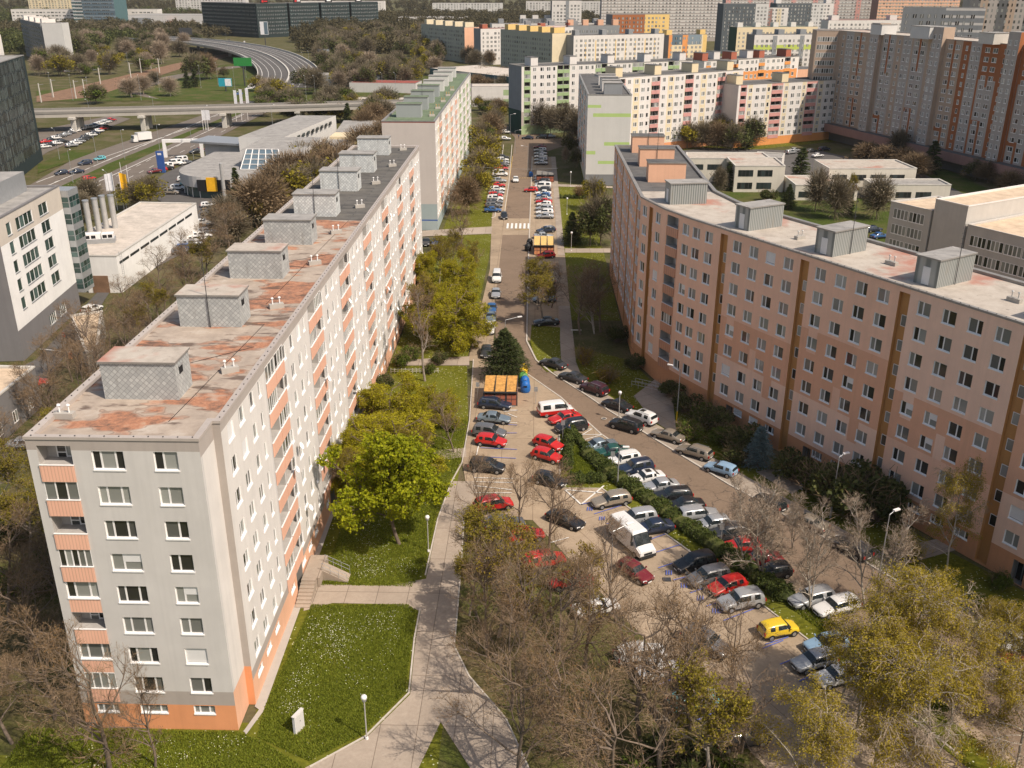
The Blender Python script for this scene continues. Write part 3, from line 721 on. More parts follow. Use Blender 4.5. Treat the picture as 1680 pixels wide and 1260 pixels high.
def housing(root, cx, cy, rz, w, d, h, z, m, cap='roof_grey', door=False, slot=False, mast=False, side=None):
    """a lift housing standing on a flat roof"""
    M = Matrix.Translation((cx, cy, z)) @ Matrix.Rotation(rz, 4, 'Z')
    g = Geo(); g.box(-w/2, w/2, -d/2, d/2, 0, h, m)
    o = ob('lift_housing', g.mesh('lift_housing'), root, M)
    g = Geo(); g.box(-w/2 - .12, w/2 + .12, -d/2 - .12, d/2 + .12, h + .002, h + .16, 'flash', top=cap); ob('housing_cap', g.mesh('housing_cap'), o)
    if door:
        g = Geo(); g.box(-w/2 - .05, -w/2 - .004, -.45, .45, .1, 2.0, 'shutter'); ob('housing_door', g.mesh('housing_door'), o)
    if slot:
        g = Geo(); g.box(w/2 + .004, w/2 + .05, -d*.25, -d*.02, h*.62, h*.82, 'dark'); g.box(w/2 + .05, w/2 + .09, -d*.27, d*.0, h*.82, h*.86, 'metal_grey'); ob('housing_vent', g.mesh('housing_vent'), o)
    if mast:
        g = Geo(); g.tube((0, -d/2 - .12, 0), (0, -d/2 - .12, h + 3.6), .05, .03, 'metal_dark', 6)
        for i in range(5): zz = h + 1.0 + i * .55; g.tube((-.35, -d/2 - .12, zz), (.35, -d/2 - .12, zz), .015, .015, 'metal_dark', 4)
        ob('antenna_mast', g.mesh('antenna_mast'), o)
    return o

def vent(root, x, y, z, rz=0, m='trim_white'):
    g = Geo(); g.box(-.7, .7, -.3, .3, 0, .45, 'conc'); 
    for dx in (-.35, .35): g.tube((dx, 0, .45), (dx, 0, 1.0), .06, .06, m, 6); g.tube((dx, 0, 1.0), (dx, 0, 1.1), .15, .1, m, 8)
    ob('roof_vent', g.mesh('roof_vent'), root, Matrix.Translation((x, y, z)) @ Matrix.Rotation(rz, 4, 'Z'))

WB, FL = 3.66, 2.8                                  # window bottom of the first floor, storey height
def rows(cols, nf=8, wb=WB, fl=FL, hh=1.46):
    out = []
    for c in cols:
        for k in range(nf):
            z = wb + fl * k
            if c[2] == 'log': out.append((c[0], c[0] + c[1], z + .33, z + 1.80, 'log', c[3] if len(c) > 3 else 'balc_peach'))
            else: out.append((c[0], c[0] + c[1], z, z + hh, c[2]))
    return out

def block(label, group, poly, H, face, wall, roofm, boxes=(), cheap=True, lim=100, subs=False, lip='flash', cat='apartment block', style='white', vents=(), name='apartment_block', seed=1, rim=.45, reveal='trim_white'):
    """poly counter-clockwise; face = {edge: (openings, colours)}"""
    cx = sum(p[0] for p in poly) / len(poly); cy = sum(p[1] for p in poly) / len(poly)
    root = empty(name, label, cat, group, (cx, cy, 0))
    O = Matrix.Translation((-cx, -cy, 0))
    W = Geo(); Bt = Bits()
    for i in range(len(poly)):
        a, b = poly[i], poly[(i + 1) % len(poly)]
        ops, cols, base = face.get(i, ((), (), None)) if len(face.get(i, ((), ()))) == 3 else (*face.get(i, ((), ())), None)
        facade(W, Bt, a, b, 0, H, ops, base or wall, cols, cheap=cheap, style=style, seed=seed * 31 + i, reveal=reveal)
    w = ob('wall', W.mesh('wall'), root, O)
    h = ob
    hold = bpy.data.objects.new('tmp', None)
    kids0 = set(C.objects)
    roof(root, poly, H, roofm, lip, rim)
    for bx in boxes: housing(root, *bx[:7], bx[7], **(bx[8] if len(bx) > 8 else {}))
    for v in vents: vent(root, *v)
    Bt.finish(root, lim, subs)
    bpy.data.objects.remove(hold)
    for o in C.objects:
        if o not in kids0 and o.parent is root: o.matrix_basis = O @ o.matrix_basis
    return root
# ---------------------------------------------------------------- the apartment blocks along the street
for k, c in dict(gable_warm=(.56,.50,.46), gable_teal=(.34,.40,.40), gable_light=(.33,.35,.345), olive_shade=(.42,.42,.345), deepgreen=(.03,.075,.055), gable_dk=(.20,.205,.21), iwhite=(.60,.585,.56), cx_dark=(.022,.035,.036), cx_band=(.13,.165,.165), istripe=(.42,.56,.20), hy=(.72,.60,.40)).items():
    plain(k, c, 0.85, var=0.04, scale=0.3, streak=0.15)

# near block on the left
H = 25.75
poly = [(-35.4,59.14), (-23.2,59.14), (-23.2,62.09), (-22.62,62.09), (-22.62,187.3), (-35.4,187.3)]
fr = rows([(4.52, 2.26, 'w3'), (8.88, 1.70, 'w2')])
for k in range(8):
    z = WB + FL * k
    fr.append((.72, 3.12, z + .33, z + 1.83, 'log', 'balc_peach') if k != 3 and k != 1 else (.72, 3.12, z + .33, z + 1.75, 'w3'))
fr += [(1.2, 2.9, 1.62, 2.40, 'w3'), (4.65, 6.80, 1.62, 2.40, 'w3'), (8.88, 10.56, 1.60, 2.40, 'w3')]
fcol = [(0, 12.2, 0, 2.47, 'wall_orange'), (0, 12.2, 2.47, 3.78, 'wall_band'), (0, 12.2, 24.76, H, 'wall_band')]
for k in (1, 3): fcol.append((.72, 3.12, WB + FL*k - .95, WB + FL*k + .30, 'balc_peach'))
es, ec = [], [(0, 130, 0, 2.5, 'wall_orange2'), (0, 130, 2.5, 3.35, 'wall_band'), (0, 130, 24.85, H, 'wall_band')]  # base band in a paler orange: the sun on this side is painted in
cols = []
for k in range(8):
    P = 12.0 + 16.2 * k
    cols += [(P - 10.6, 1.4, 'w2'), (P - 7.8, 1.4, 'w2'), (P - 4.9, 1.3, 'w2'), (P - 2.3, .75, 'n'), (P, 2.8, 'log'), (P + 3.05, 2.8, 'log')]
    ec += [(P - .35, P, 3.35, 24.85, 'wall_lgrey'), (P + 2.8, P + 3.05, 3.35, 24.85, 'wall_lgrey'), (P + 5.85, P + 6.2, 3.35, 24.85, 'wall_lgrey')]
    es += [(P - 10.6, P - 9.2, 1.6, 2.2, 's2'), (P - 7.8, P - 6.4, 1.6, 2.2, 's2'), (P - 4.9, P - 3.6, 1.6, 2.2, 's2'), (P + 1.0, P + 2.4, 1.6, 2.2, 's2')]
    if P + 7 < 125: es.append((P + 3.2, P + 5.4, 0.1, 2.45, 'door'))
cols = [c for c in cols if c[0] + c[1] < 125.0]
es = rows(cols) + es
ys = [66.4, 83.1, 98.7, 113.1, 128.2, 145.3, 160.8, 178.0]
bxs = [(-29.95, y + 1.6, 0, 5.7, 3.1, 2.95, H - .3, 'shingle' if i < 4 else 'shingle_white', dict(slot=True, mast=(i in (1, 4, 5)), cap='roof_pale' if i < 3 else 'roof_grey')) for i, y in enumerate(ys)]
vts = [(-24.9 - (i % 2) * .4, y + 5.8, H - .3, .5) for i, y in enumerate(ys)] + [(-34.3, 63.0, H - .3, 0)]
lb = block('white nine storey block with peach balconies and rust stained roof nearest on the left', 'prefabricated apartment blocks', poly, H,
      {0: (fr, fcol), 1: ((), [(0, 3, 0, 3.78, 'wall_orange2'), (0, 3, 24.3, H, 'wall_band'), (0, .35, 3.78, 24.3, 'wall_lgrey')], 'wall_white'), 2: ((), [(0, 1, 0, 3.9, 'wall_orange')], 'wall_band'), 3: (es, ec, 'wall_white')},
      'wall_lgrey', 'roof_stained', bxs, cheap=False, subs=True, vents=vts, seed=3, lip='lip_beige')
g = Geo()
for x in np.arange(-35.0, -23.2, 1.03): g.box(x, x + .08, 59.24, 59.32, H + .055, H + .11, 'metal_dark')
for y in np.arange(62.6, 187, 1.03): g.box(-22.80, -22.72, y, y + .08, H + .055, H + .11, 'metal_dark')
for y in np.arange(60, 187, 1.03): g.box(-35.28, -35.2, y, y + .08, H + .055, H + .11, 'metal_dark')
ob('flashing_bolts', g.mesh('flashing_bolts'), lb, Matrix.Translation((29.07 - 0, 0, 0)) if False else None, kind='stuff').location = (-lb.location.x, -lb.location.y, 0)
g = Geo()
for (x0_, y0_, x1_, y1_) in ((-26.5, 62.5, -25.2, 84), (-31, 72, -24.5, 78), (-26.6, 90, -25.0, 126), (-30, 104, -24, 109)): g.tube((x0_, y0_, H - .27), (x1_, y1_, H - .27), .02, .02, 'dark', 4)
ob('roof_cable', g.mesh('roof_cable'), lb, kind='stuff').location = (-lb.location.x, -lb.location.y, 0)
# satellite dishes on the lit facade
g = Geo(); g.lathe([(0, .0), (.18, .03), (.32, .11), (.38, .18)], 'trim_white', 10); g.tube((0, 0, 0), (0, 0, -.35), .02, .02, 'metal_grey', 5)
dish = g.mesh('satellite_dish', True)
for k in range(16):
    y = 75 + rnd.random() * 110; z = 5 + rnd.random() * 18
    o = ob('satellite_dish', dish, lb); o.matrix_basis = Matrix.Translation((-22.2 - lb.location.x, y - lb.location.y, z)) @ Matrix.Rotation(math.radians(60), 4, 'Y')

# second block on the left
H2 = 25.4
poly = [(-35.6,225.1), (-23.35,225.1), (-23.35,350.4), (-35.6,350.4)]
cols, ec = [], [(0, 126, 0, 2.6, 'gable_teal')]
pal = ['balc_peach', 'balc_green', 'hy', 'balc_peach', 'istripe', 'balc_green', 'hy', 'balc_green']
for k in range(8):
    P = 10.6 + 15.7 * k
    bm = 'balc_green' if k > 3 else 'balc_peach'
    cols += [(P - 9.6, 1.4, 'w2'), (P - 6.8, 1.4, 'w2'), (P - 3.8, 1.4, 'w2'), (P, 2.6, 'log', bm), (P + 2.9, 2.6, 'log', bm)]
    ec += [(P - .5, P, 3, 25, pal[k]), (P - 4.6, P - 1.6, 3, 24.6, 'iwhite' if k % 2 else 'cream')]
cols = [c for c in cols if c[0] + c[1] < 124.5]
bxs = [(-30.4, 235.2 + 14.6 * i, 0, 5.9, 3.2, 3.0, H2 - .3, 'gable_light' if i < 4 else 'iwhite', dict(cap='roof_green' if i < 4 else 'roof_grey', mast=(i == 2))) for i in range(8)]
block('long white block with plain beige gable and green roof behind the nearest left block', 'prefabricated apartment blocks', poly, H2,
      {0: ((), [(0, 12.3, 0, 6.3, 'gable_teal'), (0, 12.3, 2.3, 2.6, 'sign_blue'), (0, 12.3, 25.0, H2, 'roof_red')]), 1: (rows(cols), ec, 'wall_white')}, 'gable_warm', 'roof_green', bxs, cheap=False, vents=[(-25.2, 236 + 14.6*i, H2 - .3, .4, 'wood_yellow') for i in range(5)], seed=5)

# curved peach block on the right
H3 = 25.75
E0 = (23.22, 123.27); DU = (.5044, -.8635)
poly = [(15.1,189.4), (15.45,141.2), (18.0,133.1), (20.9,127.2), E0, (66.6,49.0), (77.05,55.1), (33.4,130.1), (29.2,138.3), (27.25,146.0), (27.3,189.2)]
def pcols(L, k0):
    return [(0, L, 0, 3.0, 'base_orange')]
n0 = []; c0 = pcols(50, 0)
for k in range(4):
    P = 1.0 + 12.1 * k
    n0 += [(P, 1.5, 'w2'), (P + 3, 1.5, 'w2'), (P + 7.2, 1.5, 'w2'), (P + 9.6, 1.5, 'w2')]
    c0 += [(P - .6, P + 5.2, 3, 25.75, 'peach_d'), (P + 5.9, P + 6.9, 0, 25.1, 'ochre')]
s0 = rows(n0) + [(P0 + 5.5, P0 + 6.6, .2, 25.0, 'strip', 'ochre', [4.6 + 2.8*j for j in range(7)]) for P0 in (1.0, 13.1, 25.2, 37.3)]
c0 += [(48.25 - 3.2, 48.25, 3, 25, 'peach_d')]
s0 += [(46.0, 47.9, WB + .33 + FL*k, WB + 1.8 + FL*k, 'log', 'balc_rust') for k in range(8) if k != 9]
s1 = rows([(.9, 1.5, 'w2'), (5.6, 1.5, 'w2')]) + [(3.2, 4.5, .2, 25.0, 'strip', 'ochre', [4.6 + 2.8*j for j in range(7)])]
s2 = rows([(4.5, 1.5, 'w2')]) + [(.7, 3.4, WB + .33 + FL*k, WB + 1.85 + FL*k, 'log', 'balc_rust') for k in range(8)]
s3 = rows([(.25, 1.5, 'w2'), (2.85, 1.5, 'w2')])
wm, cm = [], pcols(90, 0)
wm += [(.9, .0, 'w2')]
wm = []; st = []; bas = []
R3 = random.Random(4)
for k in range(-1, 7):
    P = 15.5 + 14.3 * k - (0 if k >= 0 else 0)
    if k == -1: P = 1.3
    st.append((P, P + 1.35, .2, 25.05, 'strip', 'ochre', [4.5 + 2.8 * j for j in range(7)]))
    for j, o in enumerate((2.45, 5.5, 8.5, 11.5)):
        if P + o + 1.6 < 85: wm.append((P + o, 1.57, 'w2')); bas.append((P + o, P + o + 1.6, 1.75, 2.65, 'w3'))
    bas.append((P + 4.0, P + 5.3, .1, 2.5, 'door'))
    for sp, (ma, mb, mc) in (((1.35, 14.3), [('peach', 'peach_d', 'peach_l'), ('peach_l', 'peach_d', 'peach'), ('peach', 'peach_d', 'peach_l')][k % 3]),):
        a, b = P + sp[0], P + sp[1]; mid = (a + b) / 2
        za = 17.2 - 2.8 * (k % 2); zb = 8.8
        cm += [(a, b, za, H3, ma), (a, b, zb, za, mb), (a, b, 3.0, zb, mc), (mid - .5, mid + .6, zb, zb + 2.8, ma), (a + 1.2, a + 2.6, za - 2.8, za, ma), (b - 4, b - 2.6, zb - 2.8, zb, mb)]
bas = [q for q in bas if not any(q is not r and r[4] == 'door' and q[4] != 'door' and q[0] < r[1] and q[1] > r[0] for r in bas)]
bxs = [(21.6, 139.0, math.radians(9.3), 5.4, 2.8, 2.9, H3 - .3, 'corrugated', dict(door=True)),
       (36.1, 112.0, math.radians(33), 5.75, 2.7, 2.9, H3 - .3, 'corrugated', dict(door=True, mast=True)),
       (43.5, 100.0, math.radians(33), 5.9, 2.8, 2.9, H3 - .3, 'corrugated', dict(door=True, mast=True)),
       (51.0, 87.5, math.radians(33), 5.8, 2.8, 2.9, H3 - .3, 'corrugated', dict(door=True)),
       (29.0, 124.2, math.radians(30), 5.7, 2.7, 2.9, H3 - .3, 'corrugated', dict(door=True))]
for y in (155.2, 169.2, 183.6): bxs.append((20.7, y, 0, 5.9, 3.0, 3.0, H3 - .3, 'salmon', dict(cap='roof_dark', mast=(y > 160))))
vt = [(32.8, 117.8, H3 - .3, .55, 'pipe'), (40.2, 106.2, H3 - .3, -1.0, 'pipe'), (47.9, 92.9, H3 - .3, -1.0, 'pipe'), (54.5, 81.0, H3 - .3, -1.0, 'pipe')]
pb = block('peach and orange curved block with brown stair strips along the right side', 'prefabricated apartment blocks', poly, H3,
      {0: (s0, c0), 1: (s1, pcols(9, 0)), 2: (s2, pcols(9, 0) + [(.5, 3.6, 3, 25, 'peach_d')]), 3: (s3, pcols(9, 0)), 4: (rows(wm) + st + bas, cm)}, 'peach', 'roof_pale', bxs, cheap=False, subs=True, vents=vt, seed=11)
g = Geo()
for i in range(86):
    x, y = E0[0] + DU[0] * i, E0[1] + DU[1] * i
    g.box(x + .02, x + .10, y + .04, y + .12, H3 + .05, H3 + .10, 'metal_dark')
ob('flashing_bolts', g.mesh('flashing_bolts'), pb, kind='stuff').location = (-pb.location.x, -pb.location.y, 0)
# dark bitumen on the far wing of that roof (its own sheet)
g = Geo(); g.face([(15.6, 146.6, H3 - .285), (26.8, 146.6, H3 - .285), (26.8, 188.8, H3 - .285), (15.6, 188.8, H3 - .285)], 'roof_dark')
ob('bitumen_sheet', g.mesh('bitumen_sheet'), pb).location = (-pb.location.x, -pb.location.y, 0)

# ---------------------------------------------------------------- mid distance blocks
def along(a, b, depth, flip=False):
    """footprint from a facade line a-b (outside on its right) and a depth"""
    dx, dy = b[0]-a[0], b[1]-a[1]; L = math.hypot(dx, dy); nx, ny = -dy/L*depth, dx/L*depth
    return [a, b, (b[0]+nx, b[1]+ny), (a[0]+nx, a[1]+ny)]
def pat(L, pitch, seq, start=1.2, nf=8, wb=WB, fl=FL, hh=1.46):
    cols = []; s = start
    while s < L - 2:
        for c in seq:
            if s + c[0] + c[1] < L - .6: cols.append((s + c[0], *c[1:]))
        s += pitch
    return rows(cols, nf, wb, fl, hh)
SEQ = [(0, 2.4, 'log'), (3.6, 1.3, 'w2'), (6.6, 1.6, 'w2'), (9.4, 1.6, 'w2'), (12.0, 1.0, 'n'), (14.0, 2.4, 'log')]
def seq(bm): return [(a, b, k, bm) if k == 'log' else (a, b, k) for a, b, k in SEQ]

def colcols(L, pitch, start, pairs, z0=3.0, z1=25.0):
    out = []; s = start
    while s < L:
        for a, b, m in pairs: out.append((s + a, s + b, z0, z1, m))
        s += pitch
    return out
def hbx(a, b, depth, n, z, m, w=3.0, d=5.5, h=3.0, cap='roof_dark', off=.5, skip0=.06, slot=True):
    dx, dy = b[0]-a[0], b[1]-a[1]; L = math.hypot(dx, dy); rz = math.atan2(dy, dx); out = []
    for i in range(n):
        t = skip0 + (1 - 2*skip0) * (i / max(1, n - 1)) if n > 1 else .5
        out.append((a[0] + dx*t - dy/L*depth*off, a[1] + dy*t + dx/L*depth*off, rz, w, d, h, z - .3, m, dict(cap=cap, slot=slot)))
    return out

a, b = (-6.0, 379.8), (97.0, 428.5)
L = math.hypot(b[0]-a[0], b[1]-a[1])
F = along(a, b, 12.2)
block('white block with green balconies and dark grey gable at the end of the street', 'prefabricated apartment blocks', F, 25.3,
      {0: (pat(L, 16.6, seq('balc_green')), [(0, L, 0, 3.3, 'green_l'), (0, L, 3.3, 8.6, 'hr_grey')] + colcols(L, 16.6, 1.2, [(-.2, 2.6, 'green_l'), (13.8, 16.6, 'green_l')])),
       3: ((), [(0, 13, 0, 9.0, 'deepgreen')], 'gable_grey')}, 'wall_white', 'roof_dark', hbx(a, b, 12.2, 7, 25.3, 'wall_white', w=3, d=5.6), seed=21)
a, b = (66.9, 407.0), (112.0, 436.0)
F = along(a, b, 12)
L = 53
block('white and orange block with brick red roof housings behind the pink block', 'prefabricated apartment blocks', F, 25.4,
      {0: (pat(L, 15, seq('balc_orange')), [(0, L, 0, 20.5, 'dorange')])}, 'wall_white', 'roof_dark', hbx(a, b, 12, 4, 25.4, 'brick_red'), seed=22)
# gable block with lime stripes
poly = [(14.3, 281.0), (26.6, 281.0), (27.0, 347.0), (14.3, 347.0)]
block('grey white block showing a gable with lime green stripes', 'prefabricated apartment blocks', poly, 25.5,
      {0: ((), [(0, 3.8, 21.9, 22.7, 'istripe'), (1.6+.0, 12.3, 19.4, 20.4, 'istripe'), (0, 2.6, 8.9, 9.9, 'istripe'), (5.0, 12.3, 11.4, 12.4, 'istripe'), (3.4, 12.3, 6.2, 7.1, 'istripe'), (0, 12.3, 0, 3.2, 'gable_dk')]),
       3: (pat(66, 16, SEQ), ())}, 'iwhite', 'roof_dark', [(21.6, 286 + 9.0*i, 0, 5.2, 3.0, 3.0, 25.2, 'gable_grey' if i % 2 == 0 else 'wall_white', dict(cap='roof_grey')) for i in range(4)], seed=23)
# pink and yellow block
a, b = (26.15, 331.3), (74.07, 363.8)
F = along(a, b, 12)
L = math.hypot(b[0]-a[0], b[1]-a[1])
block('white block striped with pink balconies and pale yellow panels facing the school', 'prefabricated apartment blocks', F, 25.7,
      {0: (pat(L, 15.2, seq('balc_pink')), colcols(L, 15.2, 1.2, [(6.0, 8.8, 'cream'), (-.2, 2.6, 'pink'), (13.8, 15.2, 'cream')]) + [(0, L, 0, 2.8, 'wall_orange')])}, 'wall_white', 'roof_dark', hbx(a, b, 12, 4, 25.7, 'hy'), seed=24)
a, b = (70.3, 351.0), (112.0, 373.5)
F = along(a, b, 12)
L = math.hypot(b[0]-a[0], b[1]-a[1])
block('lower white block with pink balconies and bright orange ground floor beside the tower', 'prefabricated apartment blocks', F, 21.6,
      {0: (pat(L, 16.4, seq('balc_pink'), nf=7, wb=3.2, fl=2.6), colcols(L, 16.4, 1.2, [(3.2, 5.2, 'cream'), (-.2, 2.6, 'pink'), (11.6, 13.5, 'cream'), (13.8, 16.6, 'pink')]) + [(0, L, 0, 2.9, 'dorange')]), 3: ((), (), 'gable_warm')}, 'wall_white', 'roof_dark', hbx(a, b, 12, 3, 21.6, 'hy'), seed=25)

# high-rise on the right
a, b = (109.6, 373.8), (153.6, 233.8)
L = math.hypot(b[0]-a[0], b[1]-a[1])
HH = 38.5
F = [(101.6,374.5), (109.6,373.8), (153.6,233.8), (168,238.3), (124,378.3), (122,384), (102.5,384)]
cols, cc, sts = [], [(0, L, 0, 3.0, 'dk_conc'), (0, L, 3.0, 6.2, 'hr_pink')], []
i = 0; s = 1.0
tri = ['hr_tan', 'hr_grey', 'hr_grey', 'hr_tan', 'hr_rust', 'hr_tan', 'hr_rust', 'hr_grey', 'hr_tan']
while s < L - 14:
    cols += [(s + 1.5, .9, 'n'), (s + 4.3, 1.2, 'w2'), (s + 6.4, 1.2, 'w2'), (s + 9.8, 1.9, 'w2'), (s + 13.0, 1.9, 'w2')]
    m1 = tri[i % 9]
    cc += [(s, s + 3.6, 6.2, HH, 'hr_tan' if i < 4 else 'hr_rust'), (s + 3.6, s + 8.2, 6.2, HH, 'hr_grey'), (s + 8.2, s + 9.0, 6.2, HH, 'hr_tan' if i < 4 else 'hr_rust'), (s + 9, s + 16, 6.2, HH, 'hr_grey' if i % 3 else 'hr_tan'),
           (s + 11.9, s + 12.8, 24 + (i % 3)*2, HH, 'hr_rust'), (s + 9, s + 12.8, 15 - (i % 2)*4, 16.3 - (i % 2)*4, 'hr_rust'), (s + 11.9, s + 12.8, 6.2, 16 - (i % 2)*4, 'hr_rust')]
    if i > 3: cc.append((s + 9, s + 16, 28, HH, 'hr_rust'))
    s += 16; i += 1
side = [(1.5 + 0, 13.5, 7.2 + 2.75*k, 8.8 + 2.75*k, 'band') for k in range(11)]
hr = block('tall brown and grey panel tower with glazed corner balconies on the right horizon', 'tower blocks', F, HH, {1: (rows(cols, 12, 6.9, 2.62, 1.35), cc), 0: ([(.5, 7.4, 7.2 + 2.75*k, 8.8 + 2.75*k, 'band') for k in range(11)], [(0, 15, 0, 6.5, 'hr_tan')], 'hr_tan')}, 'hr_tan', 'roof_pale',
      [(118, 352, -1.26, 6, 6, 3.2, HH - .3, 'iwhite'), (124, 328, -1.26, 9, 6, 3.6, HH - .3, 'iwhite'), (133, 300, -1.26, 6, 6, 3.0, HH - .3, 'conc_l')], seed=31, cat='tower block', lim=100, name='tower_block')
dx, dy = (b[0]-a[0])/L, (b[1]-a[1])/L
for j, u in enumerate((20.5, 52.5, 84.5, 116.5)):                 # projecting stair towers
    p = (a[0] + dx*u + dy*1.4, a[1] + dy*u - dx*1.4); q = (p[0] + dx*4.6, p[1] + dy*4.6)
    W = Geo(); Bt = Bits()
    fp = along(p, q, 4.2)
    for e in range(4):
        ops = rows([(.6, 1.0, 'w2'), (2.8, 1.0, 'w2')], 13, 6.9, 2.62, 1.35) if e == 0 else []
        facade(W, Bt, fp[e], fp[(e+1) % 4], 3.2, HH + 3.4, ops, 'hr_grey' if e == 0 else ('hr_tan' if j < 2 else 'hr_rust'), cheap=True, seed=e)
    W.face([(*c, HH + 3.4) for c in fp], 'roof_grey')
    st_ = ob('stair_tower', W.mesh('stair_tower'), hr); st_.location = (-hr.location.x, -hr.location.y, 0)
    g = Geo()
    for M, mn, sb in Bt.d.get('window', []):
        g.add(mn, M)
        for _, sg in sb: g.add(sg, M)
    ob('window', g.mesh('window'), st_, kind='stuff')
g = Geo()                                                          # overhanging podium
p = (a[0] + dy*3 - dx*3, a[1] - dx*3 - dy*3); q = (b[0] + dy*3, b[1] - dx*3)
g.prism(along(p, q, 20), 3.3, 6.1, 'hr_pink', top='roof_dark'); 
o = ob('podium', g.mesh('podium'), hr); o.location = (-hr.location.x, -hr.location.y, 0)

# ---------------------------------------------------------------- low school pavilions and the grey office
def low(label, group, poly, h, m, roofm, strips=(), cat='pavilion', name='school_pavilion', nf=1, wb=1.0, hh=1.6, fl=3.5, style='dark', kind='s4', ww=4.2, gap=1.2, lip='conc_l', seed=0, fascia=None):
    face = {}
    for e in range(len(poly)):
        x, y = poly[e], poly[(e+1) % len(poly)]; L = math.hypot(y[0]-x[0], y[1]-x[1])
        if e in strips and L > 6:
            cols = []; s = 1.0
            while s + ww < L - .6: cols.append((s, ww, kind)); s += ww + gap
            face[e] = (rows(cols, nf, wb, fl, hh), [(0, L, h - .9, h, fascia)] if fascia else ())
    return block(label, group, poly, h, face, m, roofm, cheap=True, seed=seed, cat=cat, name=name, style=style, lip=lip, rim=.35)
GS = 'low school pavilions'
low('long white school pavilion with rust patched roof behind the curved block', GS, [(44,287),(69,287.5),(68.8,298),(45.5,297.5)], 7, 'school', 'roof_pale', (0,), nf=1, wb=3.6, fascia='school')
low('square two storey school pavilion with balcony band in the middle of the yard', GS, [(55.6,272.5),(69.6,272.8),(69.9,287),(55.8,286.8)], 7.4, 'school', 'roof_pale', (0, 3), nf=2, wb=.9, hh=1.8, fascia='school')
low('low school wing with dark stained roof between the two pavilions', GS, [(70.2,262),(87,262),(87,276),(70.2,276)], 4.2, 'school', 'roof_pale', (0,), nf=1, wb=.8)
low('wide white school pavilion below the tower', GS, [(81.5,271.5),(106,272.5),(105,286.5),(81,285.5)], 7, 'school', 'roof_pale', (0,), nf=1, wb=3.6, fascia='school')
low('narrow low school wing at the right end of the yard', GS, [(91,262),(112,262.5),(112,271),(91,270.5)], 4.4, 'school', 'roof_grey', (0,), nf=1, wb=.8)
low('small white flat roofed hut beside the school yard', GS, [(68,306),(76,303),(79,312),(71,315)], 4.5, 'wall_white', 'roof_grey', ())
GO = 'wings of the grey office'
low('grey four storey office wing with tan roof behind the curved block', GO, [(72.5,197),(77.5,188.5),(88,194.5),(84,202.5)], 13.6, 'grey_office', 'roof_tan', (0, 3), nf=4, wb=1.0, fl=3.15, hh=1.95, style='white', kind='s4', ww=3.6, gap=.3, cat='office building', name='office_building', lip='grey_office', seed=2)
low('taller grey stair core with bright clerestory on the office', GO, [(77.8,188.1),(81.4,181.6),(108,198),(104,204.5)], 16.0, 'grey_office', 'roof_tan', (), cat='office building', name='office_building', lip='wall_white')
low('grey office wing with rows of white windows at the right edge', GO, [(81.8,181.3),(91,165.5),(121,183),(111,200)], 12.6, 'grey_office', 'roof_tan', (0,), nf=3, wb=2.2, fl=3.3, hh=1.95, style='white', kind='s4', ww=3.4, gap=.25, cat='office building', name='office_building', lip='grey_office', seed=4)
low('nearer grey office wing behind the peach roof', GO, [(90.6,162),(95.5,153.5),(125,170.5),(120,179)], 11.6, 'grey_office', 'roof_tan', (0, 3), nf=3, wb=1.4, fl=3.3, hh=1.95, style='white', kind='s4', ww=3.4, gap=.25, cat='office building', name='office_building', lip='grey_office', seed=6)

# ---------------------------------------------------------------- left side
# white office, 6 floors
A, B = (-79.92, 138.1), (-82.66, 164.5)
HO = 22.3
P = [(-79.92,138.1), (-82.66,164.5), (-96.5,163.0), (-93.8,136.6)]
ow = []
for k in range(6):
    z = 4.3 + 2.95 * k
    if k: ow.append((3.2, 4.9, z, z + 1.95, 'n'))
    ow.append((6.8, 13.4, z, z + 1.95, 's4')) if k else None
    ow.append((16.2, 20.0, z, z + 1.95, 's2')) if k else None
ow += [(12.2, 15.2, 1.5, 3.3, 's4'), (16.8, 19.8, 1.5, 3.3, 's4')]
office = block('white six storey office with grey penthouse and ribbon windows at the left edge', 'white office', P, HO,
      {0: (ow, [(0, 30, 0, 4.9, 'office_grey'), (0, 30, 18.2, HO, 'office_tan')]), 3: ([(3 + 5*i, 4.4 + 5*i, 4.3 + 2.95*k, 6.0 + 2.95*k, 's2') for i in range(2) for k in range(6)], (), 'office_grey')}, 'office_white', 'roof_grey', (), cheap=False, style='office', cat='office building', name='office_building', seed=41, lip='office_grey')
OM = Matrix.Translation((-office.location.x, -office.location.y, 0))
g = Geo(); g.prism([(-84.5,141), (-86.5,161), (-94,160), (-92,140)], HO - .3, HO + 3.0, 'metal_grey', top='roof_grey'); ob('penthouse', g.mesh('penthouse'), office, OM)
# glazed corner bay
g = Geo(); gg = Geo(); gf = Geo()
bx0, bx1, by0, by1 = -85.4, -81.4, 164.6, 168.4
g.box(bx0, bx1, by0, by1, 2.9, HO - 1.0, 'metal_grey'); ob('glazed_bay', g.mesh('glazed_bay'), office, OM)
for k in range(6):
    z = 3.6 + 2.95 * k
    for i in range(3):
        y = by0 + .1 + i * 1.24
        for zz in (0, .95): gg.face([(bx1 + .03, y, z + zz), (bx1 + .03, y + 1.1, z + zz), (bx1 + .03, y + 1.1, z + zz + .85), (bx1 + .03, y, z + zz + .85)], 'glass_office')
        x = bx0 + .1 + i * 1.3
        for zz in (0, .95): gg.face([(x, by0 - .03, z + zz), (x + 1.15, by0 - .03, z + zz), (x + 1.15, by0 - .03, z + zz + .85), (x, by0 - .03, z + zz + .85)], 'glass_office')
ob('window', gg.mesh('window'), office, OM, kind='stuff')
